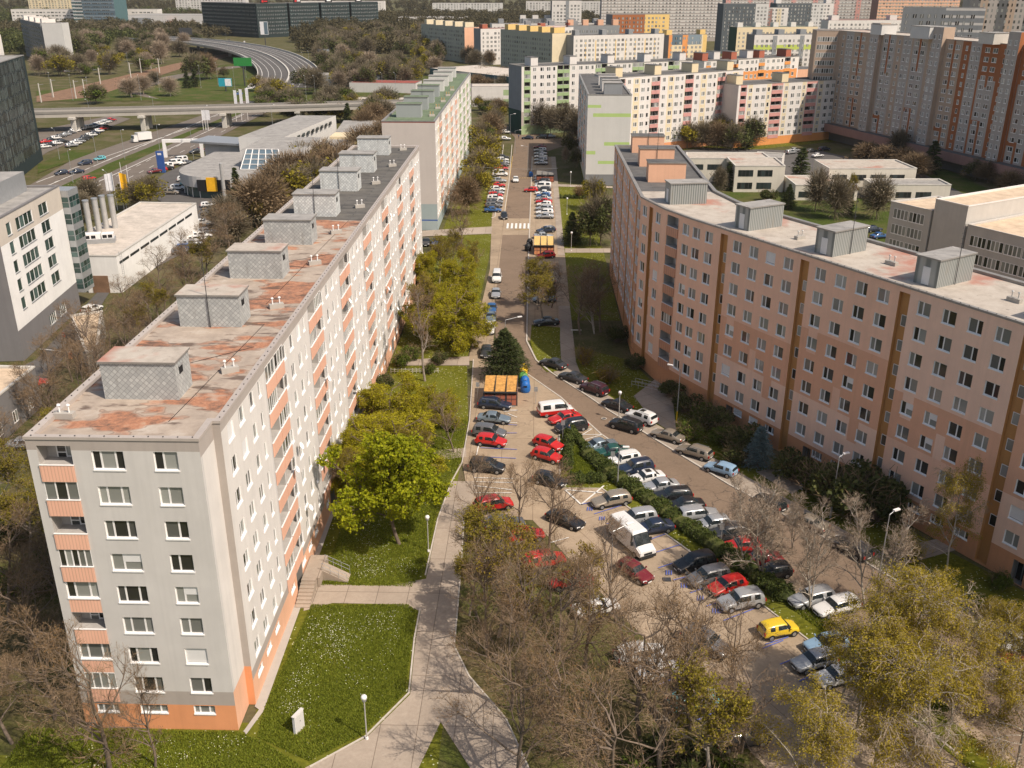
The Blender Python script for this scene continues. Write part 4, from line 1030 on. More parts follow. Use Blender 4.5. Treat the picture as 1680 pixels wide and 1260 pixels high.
# dark glass office tower, far left
g = Geo()
P = [(-148,258), (-164,319), (-196,311), (-180,250)]
dk = block('dark glass office tower with staggered vertical panes at the left edge', None, P, 33, {0: ([(.4 + 1.5*i, 1.6 + 1.5*i, 3.4 + 3.2*k + (i*7 % 5)*.18, 6.3 + 3.2*k + (i*7 % 5)*.18, 'n') for i in range(40) for k in range(9)], ())}, 'cx_dark', 'roof_grey', (), cheap=True, style='tower', cat='office tower', name='office_tower', seed=51)
# low roofs in front of the office
GL = 'low flat annexes beside the white office'
low('low grey annex with sandy roof beside the office entrance', GL, [(-66.5,131.5),(-66.0,134.2),(-72.6,151.5),(-77,149)], 3.9, 'conc', 'roof_tan', (), cat='annex', name='annex_building', lip='conc_l')
low('dark grey annex with sandy roof cut by the left edge', GL, [(-68.5,108),(-68.8,121),(-82,121.5),(-82,108)], 6.0, 'office_grey', 'roof_tan', (0,), cat='annex', name='annex_building', lip='conc_l', style='white', kind='s2', ww=1.2, gap=3)
# industrial hall
CHH = 6.7
hp = [(-85.2,173.6), (-78.8,173.6), (-79.0,220.0), (-92.5,220.8), (-92.5,186)]
hall = low('white industrial hall with beige flat roof and four steel chimneys', None, hp, 7.3, 'office_white', 'roof_beige', (1,), cat='industrial hall', name='industrial_hall', wb=5.4, hh=.5, kind='s4', ww=4.5, gap=.8, lip='conc_l')
for (x, y) in ((-91.3,191.2), (-90.4,193.3), (-90.0,196.0), (-88.4,196.6)):
    g = Geo(); g.tube((0,0,0), (0,0,CHH), .58, .58, 'pipe', 14); g.tube((0,0,CHH), (0,0,CHH+.3), .66, .66, 'metal_grey', 14)
    ob('chimney', g.mesh('chimney', True), hall).location = (x - hall.location.x, y - hall.location.y, 7.0)
g = Geo(); g.box(-3, 3, -1.2, 1.2, 0, .9, 'metal_grey'); g.box(-2.8, .4, -1.0, 1.0, .9, 1.9, 'trim_white'); g.box(.6, 2.8, -1.0, 1.0, .9, 1.8, 'trim_white')
for x in (-2.0, -.9, 1.2, 2.2): g.box(x - .4, x + .4, -1.03, -1.0, 1.05, 1.65, 'dark')
o = ob('rooftop_unit', g.mesh('rooftop_unit'), hall); o.location = (-86.6 - hall.location.x, 184.6 - hall.location.y, 7.0); o.rotation_euler = (0, 0, .3)
g = Geo()
for x in (-.25, .25): g.tube((x, 0, 0), (x, 0, 7.8), .03, .03, 'metal_grey', 5)
for i in range(20): g.tube((-.25, 0, .5 + i*.37), (.25, 0, .5 + i*.37), .02, .02, 'metal_grey', 4)
ob('ladder', g.mesh('ladder'), hall).location = (-78.6 - hall.location.x, 175.0 - hall.location.y, 0)
g = Geo(); g.box(-1.6, 1.6, -.06, .0, 0, 3.4, 'brown_rail'); ob('gate', g.mesh('gate'), hall).location = (-82.6 - hall.location.x, 173.55 - hall.location.y, 0)

# car dealership
dr = empty('car_dealership', 'white car dealership with round showroom and slanted glass roof light', 'car dealership', None, (-84, 290, 0))
DM = Matrix.Translation((-84, -290, 0)) if False else Matrix.Translation((84, -290, 0))
g = Geo(); pts = [(-101 + 11*(1-math.cos(t)), 275 - 16*math.sin(t)) for t in np.linspace(0.1, 1.5, 12)] + [(-66, 259), (-66, 300), (-100, 300)]
g.prism(pts, 3.0, 6.0, 'wall_lgrey', top='roof_grey'); ob('showroom', g.mesh('showroom'), dr, DM)
g = Geo(); p2 = inset(pts, .8); g.prism(p2, 0, 3.0, 'glass_office'); 
for x, y in p2[:12:2]: g.box(x-.1, x+.1, y-.12, y+.1, 0, 3.0, 'trim_white')
ob('shop_window', g.mesh('shop_window'), dr, DM)
g = Geo(); g.box(-92, -83, 258.6, 259.1, 2.2, 5.2, 'dark'); ob('sign_board', g.mesh('sign_board'), dr, DM)
g = Geo(); g.box(-89.3, -86.5, 258.3, 258.59, 2.2, 5.9, 'flag_yellow'); ob('sign_panel', g.mesh('sign_panel'), dr, DM)
g = Geo(); g.prism([(-92,300), (-78,300), (-72,352), (-86,352)], 0, 10.5, 'iwhite', top='roof_grey'); ob('wing', g.mesh('wing'), dr, DM)
g = Geo()
for i in range(9): y = 306 + i*4.6; x = -77.3 + (y-300)*.1154 ; g.box(x - .2, x + .12, y, y + 2.6, 8.4, 9.4, 'glass_dark')
ob('window', g.mesh('window'), dr, DM, kind='stuff')
g = Geo(); g.prism([(-66,300), (-54,300), (-48,366), (-72,366)], 0, 7.0, 'iwhite', top='roof_grey'); ob('workshop', g.mesh('workshop'), dr, DM)
g = Geo(); g.box(-68, -58, 320, 330, 7.0, 7.8, 'hy'); ob('roof_light', g.mesh('roof_light'), dr, DM)
g = Geo(); g.prism([(-84,274), (-66,274), (-66,300), (-84,300)], 6.0, 10.6, 'wall_lgrey', top='roof_grey'); ob('upper_storey', g.mesh('upper_storey'), dr, DM)
g = Geo(); n = 0
g.face([(-83,269.5,6.1), (-71,269.5,6.1), (-73,273.9,11), (-82,273.9,11)], 'glass_blue')
for i in range(6):
    t = i/5; g.tube((-83+12*t, 269.4, 6.15), (-82+9*t, 273.8, 11.05), .16, .16, 'trim_white', 4)
for i in range(5):
    t = i/4; g.tube((-83+t, 269.4+4.4*t, 6.2+4.9*t), (-71-2*t, 269.4+4.4*t, 6.2+4.9*t), .13, .13, 'trim_white', 4)
ob('glass_roof_light', g.mesh('glass_roof_light'), dr, DM)
g = Geo(); g.tube((-84.3, 257, 0), (-84.3, 257, 10), .5, .5, 'pipe', 10); ob('pillar', g.mesh('pillar'), dr, DM)
g = Geo(); g.prism([(-110,308), (-84,300), (-82,312), (-108,320)], 7.4, 8.0, 'metal_grey'); g.prism([(-106,309), (-92,305), (-91,312), (-105,316)], 0, 7.4, 'wall_lgrey'); ob('canopy', g.mesh('canopy'), dr, DM)
# ---------------------------------------------------------------- trees: trunk and limbs as tapered tubes, twigs and leaves as many small faces
def np_mesh(name, V, Fq, mats, mi=None, smooth=False):
    me = bpy.data.meshes.new(name)
    V = np.asarray(V, np.float32); Fq = np.asarray(Fq, np.int32); n = len(Fq); k = Fq.shape[1]
    me.vertices.add(len(V)); me.vertices.foreach_set('co', V.ravel())
    me.loops.add(n * k); me.loops.foreach_set('vertex_index', Fq.ravel())
    me.polygons.add(n); me.polygons.foreach_set('loop_start', np.arange(0, n * k, k, dtype=np.int32))
    if mi is not None: me.polygons.foreach_set('material_index', np.asarray(mi, np.int32))
    if smooth: me.polygons.foreach_set('use_smooth', np.ones(n, bool))
    for m in mats: me.materials.append(MAT[m])
    me.update(calc_edges=True)
    return me

def unit(v): return v / np.maximum(1e-9, np.linalg.norm(v, axis=-1, keepdims=True))

def grow(rs, P0, D0, Ln, R0, nseg, wob, lift):
    """vectorised polylines: returns points (N, nseg+1, 3) and radii"""
    N = len(P0); P = np.zeros((N, nseg + 1, 3)); P[:, 0] = P0; D = unit(D0.copy())
    for i in range(nseg):
        D = unit(D + rs.normal(0, wob, (N, 3)) + np.array([0, 0, lift]))
        P[:, i+1] = P[:, i] + D * (Ln / nseg)[:, None]
    t = np.linspace(0, 1, nseg + 1)[None, :]
    return P, R0[:, None] * (1 - .75 * t)

def tubes(P, R, ns):
    N, K, _ = P.shape
    T = np.zeros_like(P); T[:, :-1] = P[:, 1:] - P[:, :-1]; T[:, -1] = T[:, -2]; T = unit(T)
    a = unit(np.cross(T, np.array([0.31, 0.17, 0.93]))); b = np.cross(T, a)
    an = np.arange(ns) * 2 * np.pi / ns
    V = P[:, :, None, :] + R[:, :, None, None] * (a[:, :, None, :] * np.cos(an)[None, None, :, None] + b[:, :, None, :] * np.sin(an)[None, None, :, None])
    idx = np.arange(N * K * ns).reshape(N, K, ns)
    q = np.stack([idx[:, :-1, :], np.roll(idx, -1, 2)[:, :-1, :], np.roll(idx, -1, 2)[:, 1:, :], idx[:, 1:, :]], -1).reshape(-1, 4)
    return V.reshape(-1, 3), q

def ribbons(rs, P, w):
    N, K, _ = P.shape
    T = unit(P[:, 1:] - P[:, :-1]); r = unit(np.cross(T, rs.normal(0, 1, (N, K-1, 3)))) * (w * .5)
    V = np.stack([P[:, :-1] - r, P[:, 1:] - r * .5, P[:, 1:] + r * .5, P[:, :-1] + r], 2).reshape(-1, 3)
    return V, np.arange(len(V)).reshape(-1, 4)

def leaves(rs, C_, size, flat=0.0):
    n = len(C_); a = unit(rs.normal(0, 1, (n, 3)) * np.array([1, 1, 1 - flat])); b = unit(np.cross(a, rs.normal(0, 1, (n, 3))))
    s = size * rs.uniform(.6, 1.3, (n, 1)); a = a * s; b = b * s * .7
    V = np.stack([C_ - a, C_ - b, C_ + a, C_ + b], 1).reshape(-1, 3)
    return V, np.arange(4 * n).reshape(-1, 4)

def along_pts(rs, P, m, t0=0.25):
    """m random points on every polyline with the local direction"""
    N, K, _ = P.shape; t = rs.uniform(t0, 1, (N, m)) * (K - 1); i = np.minimum(t.astype(int), K - 2); f = (t - i)[..., None]
    ii = np.arange(N)[:, None]
    return (P[ii, i] * (1 - f) + P[ii, i + 1] * f).reshape(-1, 3), unit(P[ii, i + 1] - P[ii, i]).reshape(-1, 3), (t / (K - 1)).reshape(-1)

def make_tree(seed, h, spread, trunk_h=.3, n1=11, n2=7, n3=7, n4=0, leaf='leaf_olive', twig='twig', bark='bark', nleaf=0, lsize=.14, droop=0.0, tw=.03, up=.06, forks=1, leaf_part=1.0, tr=None, ang=.9, sc=None):
    rs = np.random.RandomState(seed)
    tr = tr or h * .016
    P, R = grow(rs, np.zeros((forks, 3)), np.c_[rs.normal(0, .12 if forks == 1 else .3, (forks, 2)), np.ones(forks)], np.full(forks, h * .88), np.full(forks, tr / forks ** .5), 8, .07, .10)
    VV, FF, off = [], [], 0
    def put(V, F):
        nonlocal off
        VV.append(V); FF.append(F + off); off += len(V)
    put(*tubes(P, R, 7))
    def kids(P, m, t0, ln, lsd, angle, rr):
        Q, D, t = along_pts(rs, P, m, t0)
        az = unit(np.cross(D, rs.normal(0, 1, D.shape)))
        d = unit(D * math.cos(angle) + az * math.sin(angle) + np.array([0, 0, .18 - droop * .3]))
        L = ln * (1.18 - .75 * t) * rs.uniform(1 - lsd, 1 + lsd, len(t))
        return Q, d, L
    Q, d, L = kids(P, n1, trunk_h, spread, .25, ang, 0)
    P1, R1 = grow(rs, Q, d, L, np.full(len(Q), tr * .45), 6, .14, up - droop * .08); put(*tubes(P1, R1, 5))
    Q, d, L = kids(P1, n2, .2, spread * .45, .3, .8, 0)
    P2, R2 = grow(rs, Q, d, L, np.full(len(Q), tr * .20), 4, .2, up - droop * .25); put(*tubes(P2, R2, 3))
    trunk = np_mesh('trunk', np.concatenate(VV), np.concatenate(FF), [bark], smooth=True)
    VV, FF, off = [], [], 0; mi = []
    Q, d, L = kids(P2, n3, .1, spread * .24, .35, .75, 0)
    P3, R3 = grow(rs, Q, d, L, np.full(len(Q), .02), 3, .25, up - droop * .5)
    V, F = ribbons(rs, P3, tw); put(V, F); mi.append(np.zeros(len(F), int))
    tips = P3
    if n4:
        Q, d, L = kids(P3, n4, .1, spread * .13, .4, .7, 0)
        P4, R4 = grow(rs, Q, d, L, np.full(len(Q), .01), 2, .25, up - droop * .6)
        V, F = ribbons(rs, P4, tw * .7); put(V, F); mi.append(np.zeros(len(F), int)); tips = P4
    if nleaf:
        k = max(1, int(round(nleaf / len(tips) / 1.0)))
        Q, D, t = along_pts(rs, tips, k, .0)
        if leaf_part < 1:                                  # leaves only in some parts of the crown
            c = np.sin(Q[:, 0] * .9 + seed) + np.sin(Q[:, 1] * .8 + seed * 2) + np.sin(Q[:, 2] * .7)
            Q = Q[(c > np.quantile(c, 1 - leaf_part))]
        Q = Q + rs.normal(0, sc or lsize, Q.shape)
        V, F = leaves(rs, Q, lsize); put(V, F); mi.append(np.ones(len(F), int))
    crown = np_mesh('crown', np.concatenate(VV), np.concatenate(FF), [twig, leaf], np.concatenate(mi))
    return trunk, crown

def make_conifer(seed, h, w, leaf='needle', tiers=26, per=11, nleaf=9000, ls=.16, blunt=.0):
    rs = np.random.RandomState(seed)
    P = np.zeros((1, 7, 3)); P[0, :, 2] = np.linspace(0, h, 7); R = np.linspace(h * .022, .02, 7)[None]
    V0, F0 = tubes(P, R, 7); VV, FF, off = [V0], [F0], len(V0)
    z = np.repeat(np.linspace(.08, .97, tiers), per) * h; z += rs.normal(0, h * .012, z.shape)
    tt = z / h; prof = np.where(tt < .22, .7 + tt * 1.4, 1.0) * np.clip(1 - tt, .01, 1) ** (.8 - blunt)
    az = rs.uniform(0, 2 * np.pi, len(z)); L = w * .5 * prof * rs.uniform(.65, 1.2, len(z)) + .12
    d = np.c_[np.cos(az), np.sin(az), rs.normal(.05, .12, len(z))]
    B, RB = grow(rs, np.c_[np.zeros((len(z), 2)), z], d, L, np.full(len(z), .035), 4, .06, -.03)
    V, F = tubes(B, RB, 3); VV.append(V); FF.append(F + off)
    trunk = np_mesh('trunk', np.concatenate(VV), np.concatenate(FF), ['bark'], smooth=True)
    k = int(nleaf / len(z)); Q, D, t = along_pts(rs, B, k, .15)
    side = unit(np.cross(D, np.array([0, 0, 1.0]))) * rs.normal(0, 1, (len(Q), 1)) * (L.repeat(k)[:, None] * .20)
    Q = Q + side + rs.normal(0, .06, Q.shape)
    dr = unit(D + side * .8 + rs.normal(0, .25, Q.shape)); b = unit(np.cross(dr, rs.normal(0, 1, Q.shape))) * ls * .35
    a = dr * ls * rs.uniform(.8, 1.6, (len(Q), 1))
    V = np.stack([Q - a * .3, Q - b, Q + a, Q + b], 1).reshape(-1, 3)
    return trunk, np_mesh('crown', V, np.arange(len(V)).reshape(-1, 4), [leaf])

def make_bush(seed, r, h, leaf='leaf_green', n=2500, ls=.11, twigs=True, twig='twig'):
    rs = np.random.RandomState(seed)
    c = np.c_[rs.uniform(-.55, .55, (9, 2)) * r, rs.uniform(.35, .75, 9) * h]; rad = rs.uniform(.28, .55, 9)
    k = rs.randint(0, 9, n); d = unit(rs.normal(0, 1, (n, 3))); rr = rs.uniform(.55, 1.05, (n, 1))
    Q = c[k] + d * rr * rad[k][:, None] * np.array([r, r, h * .75]); Q[:, 2] = np.abs(Q[:, 2])
    V, F = leaves(rs, Q, ls); VV, FF, mi = [V], [F], [np.ones(len(F), int)]
    m = 70
    d = unit(np.c_[rs.normal(0, .6, (m, 2)), np.ones(m)])
    P, R = grow(rs, np.c_[rs.normal(0, r * .12, (m, 2)), np.zeros(m)], d, np.full(m, h * 1.0), np.full(m, .02), 4, .15, .05)
    tv, tf = tubes(P, R, 3)
    Q, D, t = along_pts(rs, P, 5, .3); P3, R3 = grow(rs, Q, unit(D + rs.normal(0, .6, D.shape)), np.full(len(Q), h * .35), np.full(len(Q), .01), 2, .2, .05)
    V2, F2 = ribbons(rs, P3, .025); VV.append(V2); FF.append(F2 + len(V)); mi.append(np.zeros(len(F2), int))
    return np_mesh('trunk', tv, tf, ['bark'], smooth=True), np_mesh('crown', np.concatenate(VV), np.concatenate(FF), [twig, leaf], np.concatenate(mi))

def make_far(seed, h, w, leaf, n=1500, ls=.34, bark='bark', sparse=False, twig='twig', nt=700):
    """a crown of leaf clumps and twigs for trees more than 150 m away"""
    rs = np.random.RandomState(seed); k = 14
    c = np.c_[rs.normal(0, .24, (k, 2)) * w, rs.uniform(.38, .86, k) * h]; rad = rs.uniform(.13, .26, k) * w
    i = rs.randint(0, k, n); d = unit(rs.normal(0, 1, (n, 3)))
    Q = c[i] + d * (rs.uniform(.5, 1.1, (n, 1)) * rad[i][:, None])
    V, F = leaves(rs, Q, ls); VV, FF, mi = [V], [F], [np.ones(len(F), int)]
    j = rs.randint(0, k, nt); P3, R3 = grow(rs, np.c_[rs.normal(0, .03, (nt, 2)) * w, rs.uniform(.25, .7, nt) * h], unit(c[j] - np.array([0, 0, h * .35]) + rs.normal(0, .25, (nt, 3)) * w), np.full(nt, w * .55), np.full(nt, .05), 4, .16, .05)
    V2, F2 = ribbons(rs, P3, .09); VV.append(V2); FF.append(F2 + len(V)); mi.append(np.zeros(len(F2), int))
    m = 8; d = unit(np.c_[rs.normal(0, .5, (m, 2)), np.ones(m)])
    P = np.concatenate([np.zeros((1, 5, 3)), np.zeros((m, 5, 3))]); P[0, :, 2] = np.linspace(0, h * .55, 5)
    P[1:], R_ = grow(rs, np.c_[np.zeros((m, 2)), rs.uniform(.2, .4, m) * h], d, np.full(m, h * .42), np.full(m, .1), 4, .12, .03)
    R = np.concatenate([np.linspace(h * .018, h * .010, 5)[None], R_])
    tv, tf = tubes(P, R, 5)
    return np_mesh('trunk', tv, tf, [bark], smooth=True), np_mesh('crown', np.concatenate(VV), np.concatenate(FF), [twig, leaf], np.concatenate(mi))

PT = {}
for i in range(3): PT['bare%d' % i] = (make_tree(10 + i, 9, 4.3, .22, 12, 7, 6, 5, twig='twig', bark='bark', tw=.020, nleaf=1500, leaf='leaf_rust', lsize=.035, leaf_part=.5), 9)
for i in range(2): PT['bud%d' % i] = (make_tree(20 + i, 9, 4.2, .2, 12, 7, 7, 4, twig='twig', bark='bark_grey', tw=.028, nleaf=15000, leaf='leaf_olive', lsize=.06, leaf_part=.8), 9)
PT['yel0'] = (make_tree(24, 9, 4.2, .2, 12, 7, 7, 4, twig='twig', bark='bark_grey', tw=.028, nleaf=8000, leaf='leaf_gold', lsize=.085, leaf_part=.45), 9)
for i in range(1): PT['maple%d' % i] = (make_tree(30 + i, 10, 5.2, .12, 15, 8, 7, 3, twig='twig', tw=.025, nleaf=34000, leaf='leaf_lime', lsize=.125, up=.03), 10)
for i in range(2): PT['willow%d' % i] = (make_tree(40 + i, 9, 4.6, .12, 14, 8, 7, 3, twig='twig', tw=.025, nleaf=42000, leaf='leaf_spring', lsize=.075, sc=.15, droop=.8), 9)
for i in range(2): PT['birch%d' % i] = (make_tree(50 + i, 12, 3.8, .15, 16, 7, 7, 4, twig='twig_pale', bark='bark_pale', tw=.022, nleaf=30000, leaf='leaf_birch', lsize=.048, sc=.16, droop=.9, tr=.095, leaf_part=.62, ang=.7), 12)
for i in range(2): PT['birchbare%d' % i] = (make_tree(55 + i, 10, 3.6, .15, 12, 7, 7, 4, twig='twig_pale', bark='bark_pale', tw=.028, forks=2, tr=.15, nleaf=0, ang=.7), 10)
PT['tall'] = (make_tree(61, 14, 3.6, .30, 15, 7, 6, 4, twig='twig', bark='bark_grey', tw=.028, tr=.2, ang=.6, up=.1), 14)
for i in range(2): PT['spruce%d' % i] = (make_conifer(70 + i, 8, 5.5, nleaf=15000), 8)
PT['blue'] = (make_conifer(73, 5, 3.6, 'needle_blue', 22, 10, 8000, .13), 5)
PT['bush0'] = (make_bush(80, 1.6, 2.2, 'leaf_green'), 2.2); PT['bush1'] = (make_bush(81, 1.6, 2.2, 'leaf_dark', 4200), 2.2); PT['forsythia'] = (make_bush(82, 1.4, 2.3, 'leaf_gold', 1600, .09), 2.3)
PT['rustbush'] = (make_bush(83, 1.5, 2.4, 'leaf_rust', 1500, .1, twig='twig_red'), 2.4)
PT['thicket'] = (make_bush(84, 2.2, 3.2, 'leaf_rust', 500, .08, twig='twig_red'), 3.2)
for i, (lf, tg) in enumerate((('leaf_olive', 'twig_far'), ('leaf_dark', 'twig_far'), ('leaf_green', 'twig_far'))): PT['far%d' % i] = (make_far(90 + i, 10, 9, lf, twig=tg), 10)
PT['farbare0'] = (make_far(95, 10, 9, 'twig_red', 1100, .26, nt=1500, twig='twig_red'), 10); PT['farbare1'] = (make_far(96, 10, 9, 'twig_far', 900, .22, nt=1700, twig='twig_far'), 10)
PT['farpale'] = (make_far(97, 11, 9, 'twig_far', 500, .22, 'bark_pale', nt=1600, twig='twig_pale'), 11)
PT['farsp'] = (make_conifer(98, 10, 5.5, 'needle', 16, 9, 2200, .42), 10)

NTREE = {}
KIND = {'bare': ('bare_tree', 'bare brown branching tree'), 'bud': ('budding_tree', 'olive budding tree'), 'yel0': ('yellow_tree', 'tree with yellow new leaves'), 'maple': ('maple_tree', 'broad lime green maple'), 'willow': ('willow_tree', 'drooping yellow green tree'),
        'birch': ('birch_tree', 'pale barked birch with hanging olive twigs'), 'birchbare': ('birch_tree', 'leafless white barked birch'), 'tall': ('tall_tree', 'tall slim leafless tree'), 'spruce': ('spruce_tree', 'dark green spruce'), 'blue': ('blue_spruce', 'small silvery blue spruce'),
        'bush': ('shrub', 'green shrub'), 'forsythia': ('shrub', 'yellow flowering shrub'), 'rustbush': ('shrub', 'rust brown shrub'), 'thicket': ('shrub', 'bare tangled thicket shrub'),
        'far': ('broadleaf_tree', 'rounded green tree'), 'farbare': ('bare_tree', 'rounded bare brown tree'), 'farpale': ('pale_tree', 'pale grey leafless tree'), 'farsp': ('spruce_tree', 'dark pointed spruce')}
ORDN = {}
def tree(pt, x, y, h, where, wide=1.0, label=None, group=None, rz=None):
    (tm, cm), h0 = PT[pt]; base = pt.rstrip('0123456789') if pt != 'yel0' else pt
    nm, desc = KIND[base]; s = h / h0
    if pt == 'far1': desc = 'rounded dark olive tree'
    if pt == 'far0': desc = 'rounded yellowish green tree'
    if pt == 'bush1': desc = 'dark green shrub'
    if label is None:
        k = (desc, where); ORDN[k] = ORDN.get(k, 0) + 1
        label = '%s, %s from the left %s' % (desc, ORD[ORDN[k] - 1], where)
    r = empty(nm, label, 'shrub' if nm == 'shrub' else 'tree', group, (x, y, 0), rnd.random() * 6.28 if rz is None else rz, (s * wide, s * wide, s))
    ob('trunk', tm, r); ob('crown', cm, r)
    return r
def trees(where, group, items, wide=1.0):
    """items: (pt, px, py, height[, wide]) with the foot of the trunk at that ground point; sorted left to right for the labels"""
    for it in sorted(items, key=lambda e: e[1]):
        x, y = G(it[1], it[2]); tree(it[0], x, y, it[3], where, it[4] if len(it) > 4 else wide, group=group)
# ---------------------------------------------------------------- cars
def paint(key, c, rough=.28, metal=.0):
    m, n, b = newmat(key); b.inputs['Base Color'].default_value = (*c, 1); b.inputs['Roughness'].default_value = rough; b.inputs['Metallic'].default_value = metal
    b.inputs['Coat Weight'].default_value = .5; b.inputs['Coat Roughness'].default_value = .08
    d = _noise(n, 6.0, 3, .6, obj=True); n.links.new(_map(n, d, .3, .7, rough * .8, rough * 1.5), b.inputs['Roughness'])
for k, c in dict(white=(.72,.71,.69), silver=(.42,.43,.44), grey=(.17,.17,.175), darkgrey=(.06,.06,.063), black=(.016,.017,.019), navy=(.018,.028,.055), blue=(.03,.10,.26), bluegrey=(.20,.25,.29), red=(.50,.018,.015), darkred=(.16,.014,.018), beige=(.33,.28,.22), green=(.015,.075,.06), yellow=(.72,.50,.03), turq=(.12,.42,.47), brown=(.12,.07,.045), lightblue=(.25,.38,.52), maroon=(.05,.012,.02)).items():
    paint('car_' + k, c, .3, .35 if k in ('silver', 'grey', 'bluegrey', 'beige', 'darkgrey') else 0)
plain('car_glass', (.018,.024,.026), .06, spec=.8); plain('tyre', (.018,.018,.018), .9); plain('rim', (.38,.385,.39), .35, .6); plain('car_trim', (.025,.025,.027), .7)
plain('lamp_clear', (.75,.76,.78), .15); plain('lamp_red', (.42,.02,.015), .25); plain('plate', (.75,.75,.72), .5)

# length, width, height, ground profile: (x, z of hood/roof line), belt height; x runs from the nose (0) to the tail (1)
CARS = {
 'hatch':   (4.0, 1.74, 1.48, [(0,.62),(.02,.72),(.10,.80),(.25,.93),(.29,.97)], (.45,.70,.86,.95), [(.97,.95),(1,.80)], .92),
 'small':   (3.7, 1.65, 1.50, [(0,.62),(.02,.74),(.10,.84),(.22,.95),(.25,1.0)], (.40,.68,.86,.96), [(.98,.96),(1,.80)], .95),
 'sedan':   (4.55, 1.77, 1.44, [(0,.60),(.02,.70),(.10,.78),(.26,.90),(.30,.93)], (.43,.62,.70,.83), [(.90,.95),(.98,.93),(1,.78)], .91),
 'wagon':   (4.65, 1.77, 1.49, [(0,.60),(.02,.70),(.10,.78),(.26,.91),(.29,.95)], (.42,.70,.88,.95), [(.98,.93),(1,.78)], .92),
 'mpv':     (4.45, 1.80, 1.66, [(0,.66),(.02,.78),(.10,.88),(.20,1.0),(.23,1.04)], (.40,.68,.88,.95), [(.98,1.0),(1,.82)], 1.0),
 'suv':     (4.5, 1.85, 1.70, [(0,.70),(.02,.84),(.10,.95),(.25,1.05),(.28,1.08)], (.40,.68,.87,.95), [(.98,1.04),(1,.86)], 1.03),
 'van':     (4.9, 1.90, 1.96, [(0,.72),(.02,.88),(.06,1.0),(.13,1.12),(.16,1.18)], (.28,.62,.94,.975), [(.99,1.1),(1,.9)], 1.12),
}
_cc = {}
def split_smooth(CG, parts, B):
    """round the body cage with one subdivision, then hand its faces to the body and the panes"""
    bm = bmesh.new(); keys = list(dict.fromkeys(CG.m)); vs = [bm.verts.new(p) for p in CG.v]
    for f, m in zip(CG.f, CG.m):
        try: q = bm.faces.new([vs[i] for i in f]); q.material_index = keys.index(m)
        except ValueError: pass
    bmesh.ops.remove_doubles(bm, verts=bm.verts, dist=.0006)
    me = bpy.data.meshes.new('cage')
    for _ in keys: me.materials.append(None)
    bm.to_mesh(me); bm.free()
    o = bpy.data.objects.new('cage', me); C.objects.link(o); md = o.modifiers.new('s', 'SUBSURF'); md.levels = 1
    ev = bpy.data.meshes.new_from_object(o.evaluated_get(bpy.context.evaluated_depsgraph_get()))
    for p in ev.polygons:
        k = keys[p.material_index]
        if k == 'g4': continue
        t = parts.get(k, B); t.face([tuple(ev.vertices[i].co) for i in p.vertices], 'car_glass' if k in parts else k)
    for t in [B] + list(parts.values()):          # weld the faces again
        ix = {}; mp = []
        for v in t.v:
            q = tuple(round(c, 4) for c in v)
            if q not in ix: ix[q] = len(ix)
            mp.append(ix[q])
        t.v = [None] * len(ix)
        for q, i in ix.items(): t.v[i] = q
        t.f = [tuple(mp[i] for i in f) for f in t.f]
        keep = [i for i, f in enumerate(t.f) if len(set(f)) == len(f)]; t.f = [t.f[i] for i in keep]; t.m = [t.m[i] for i in keep]
    bpy.data.objects.remove(o)
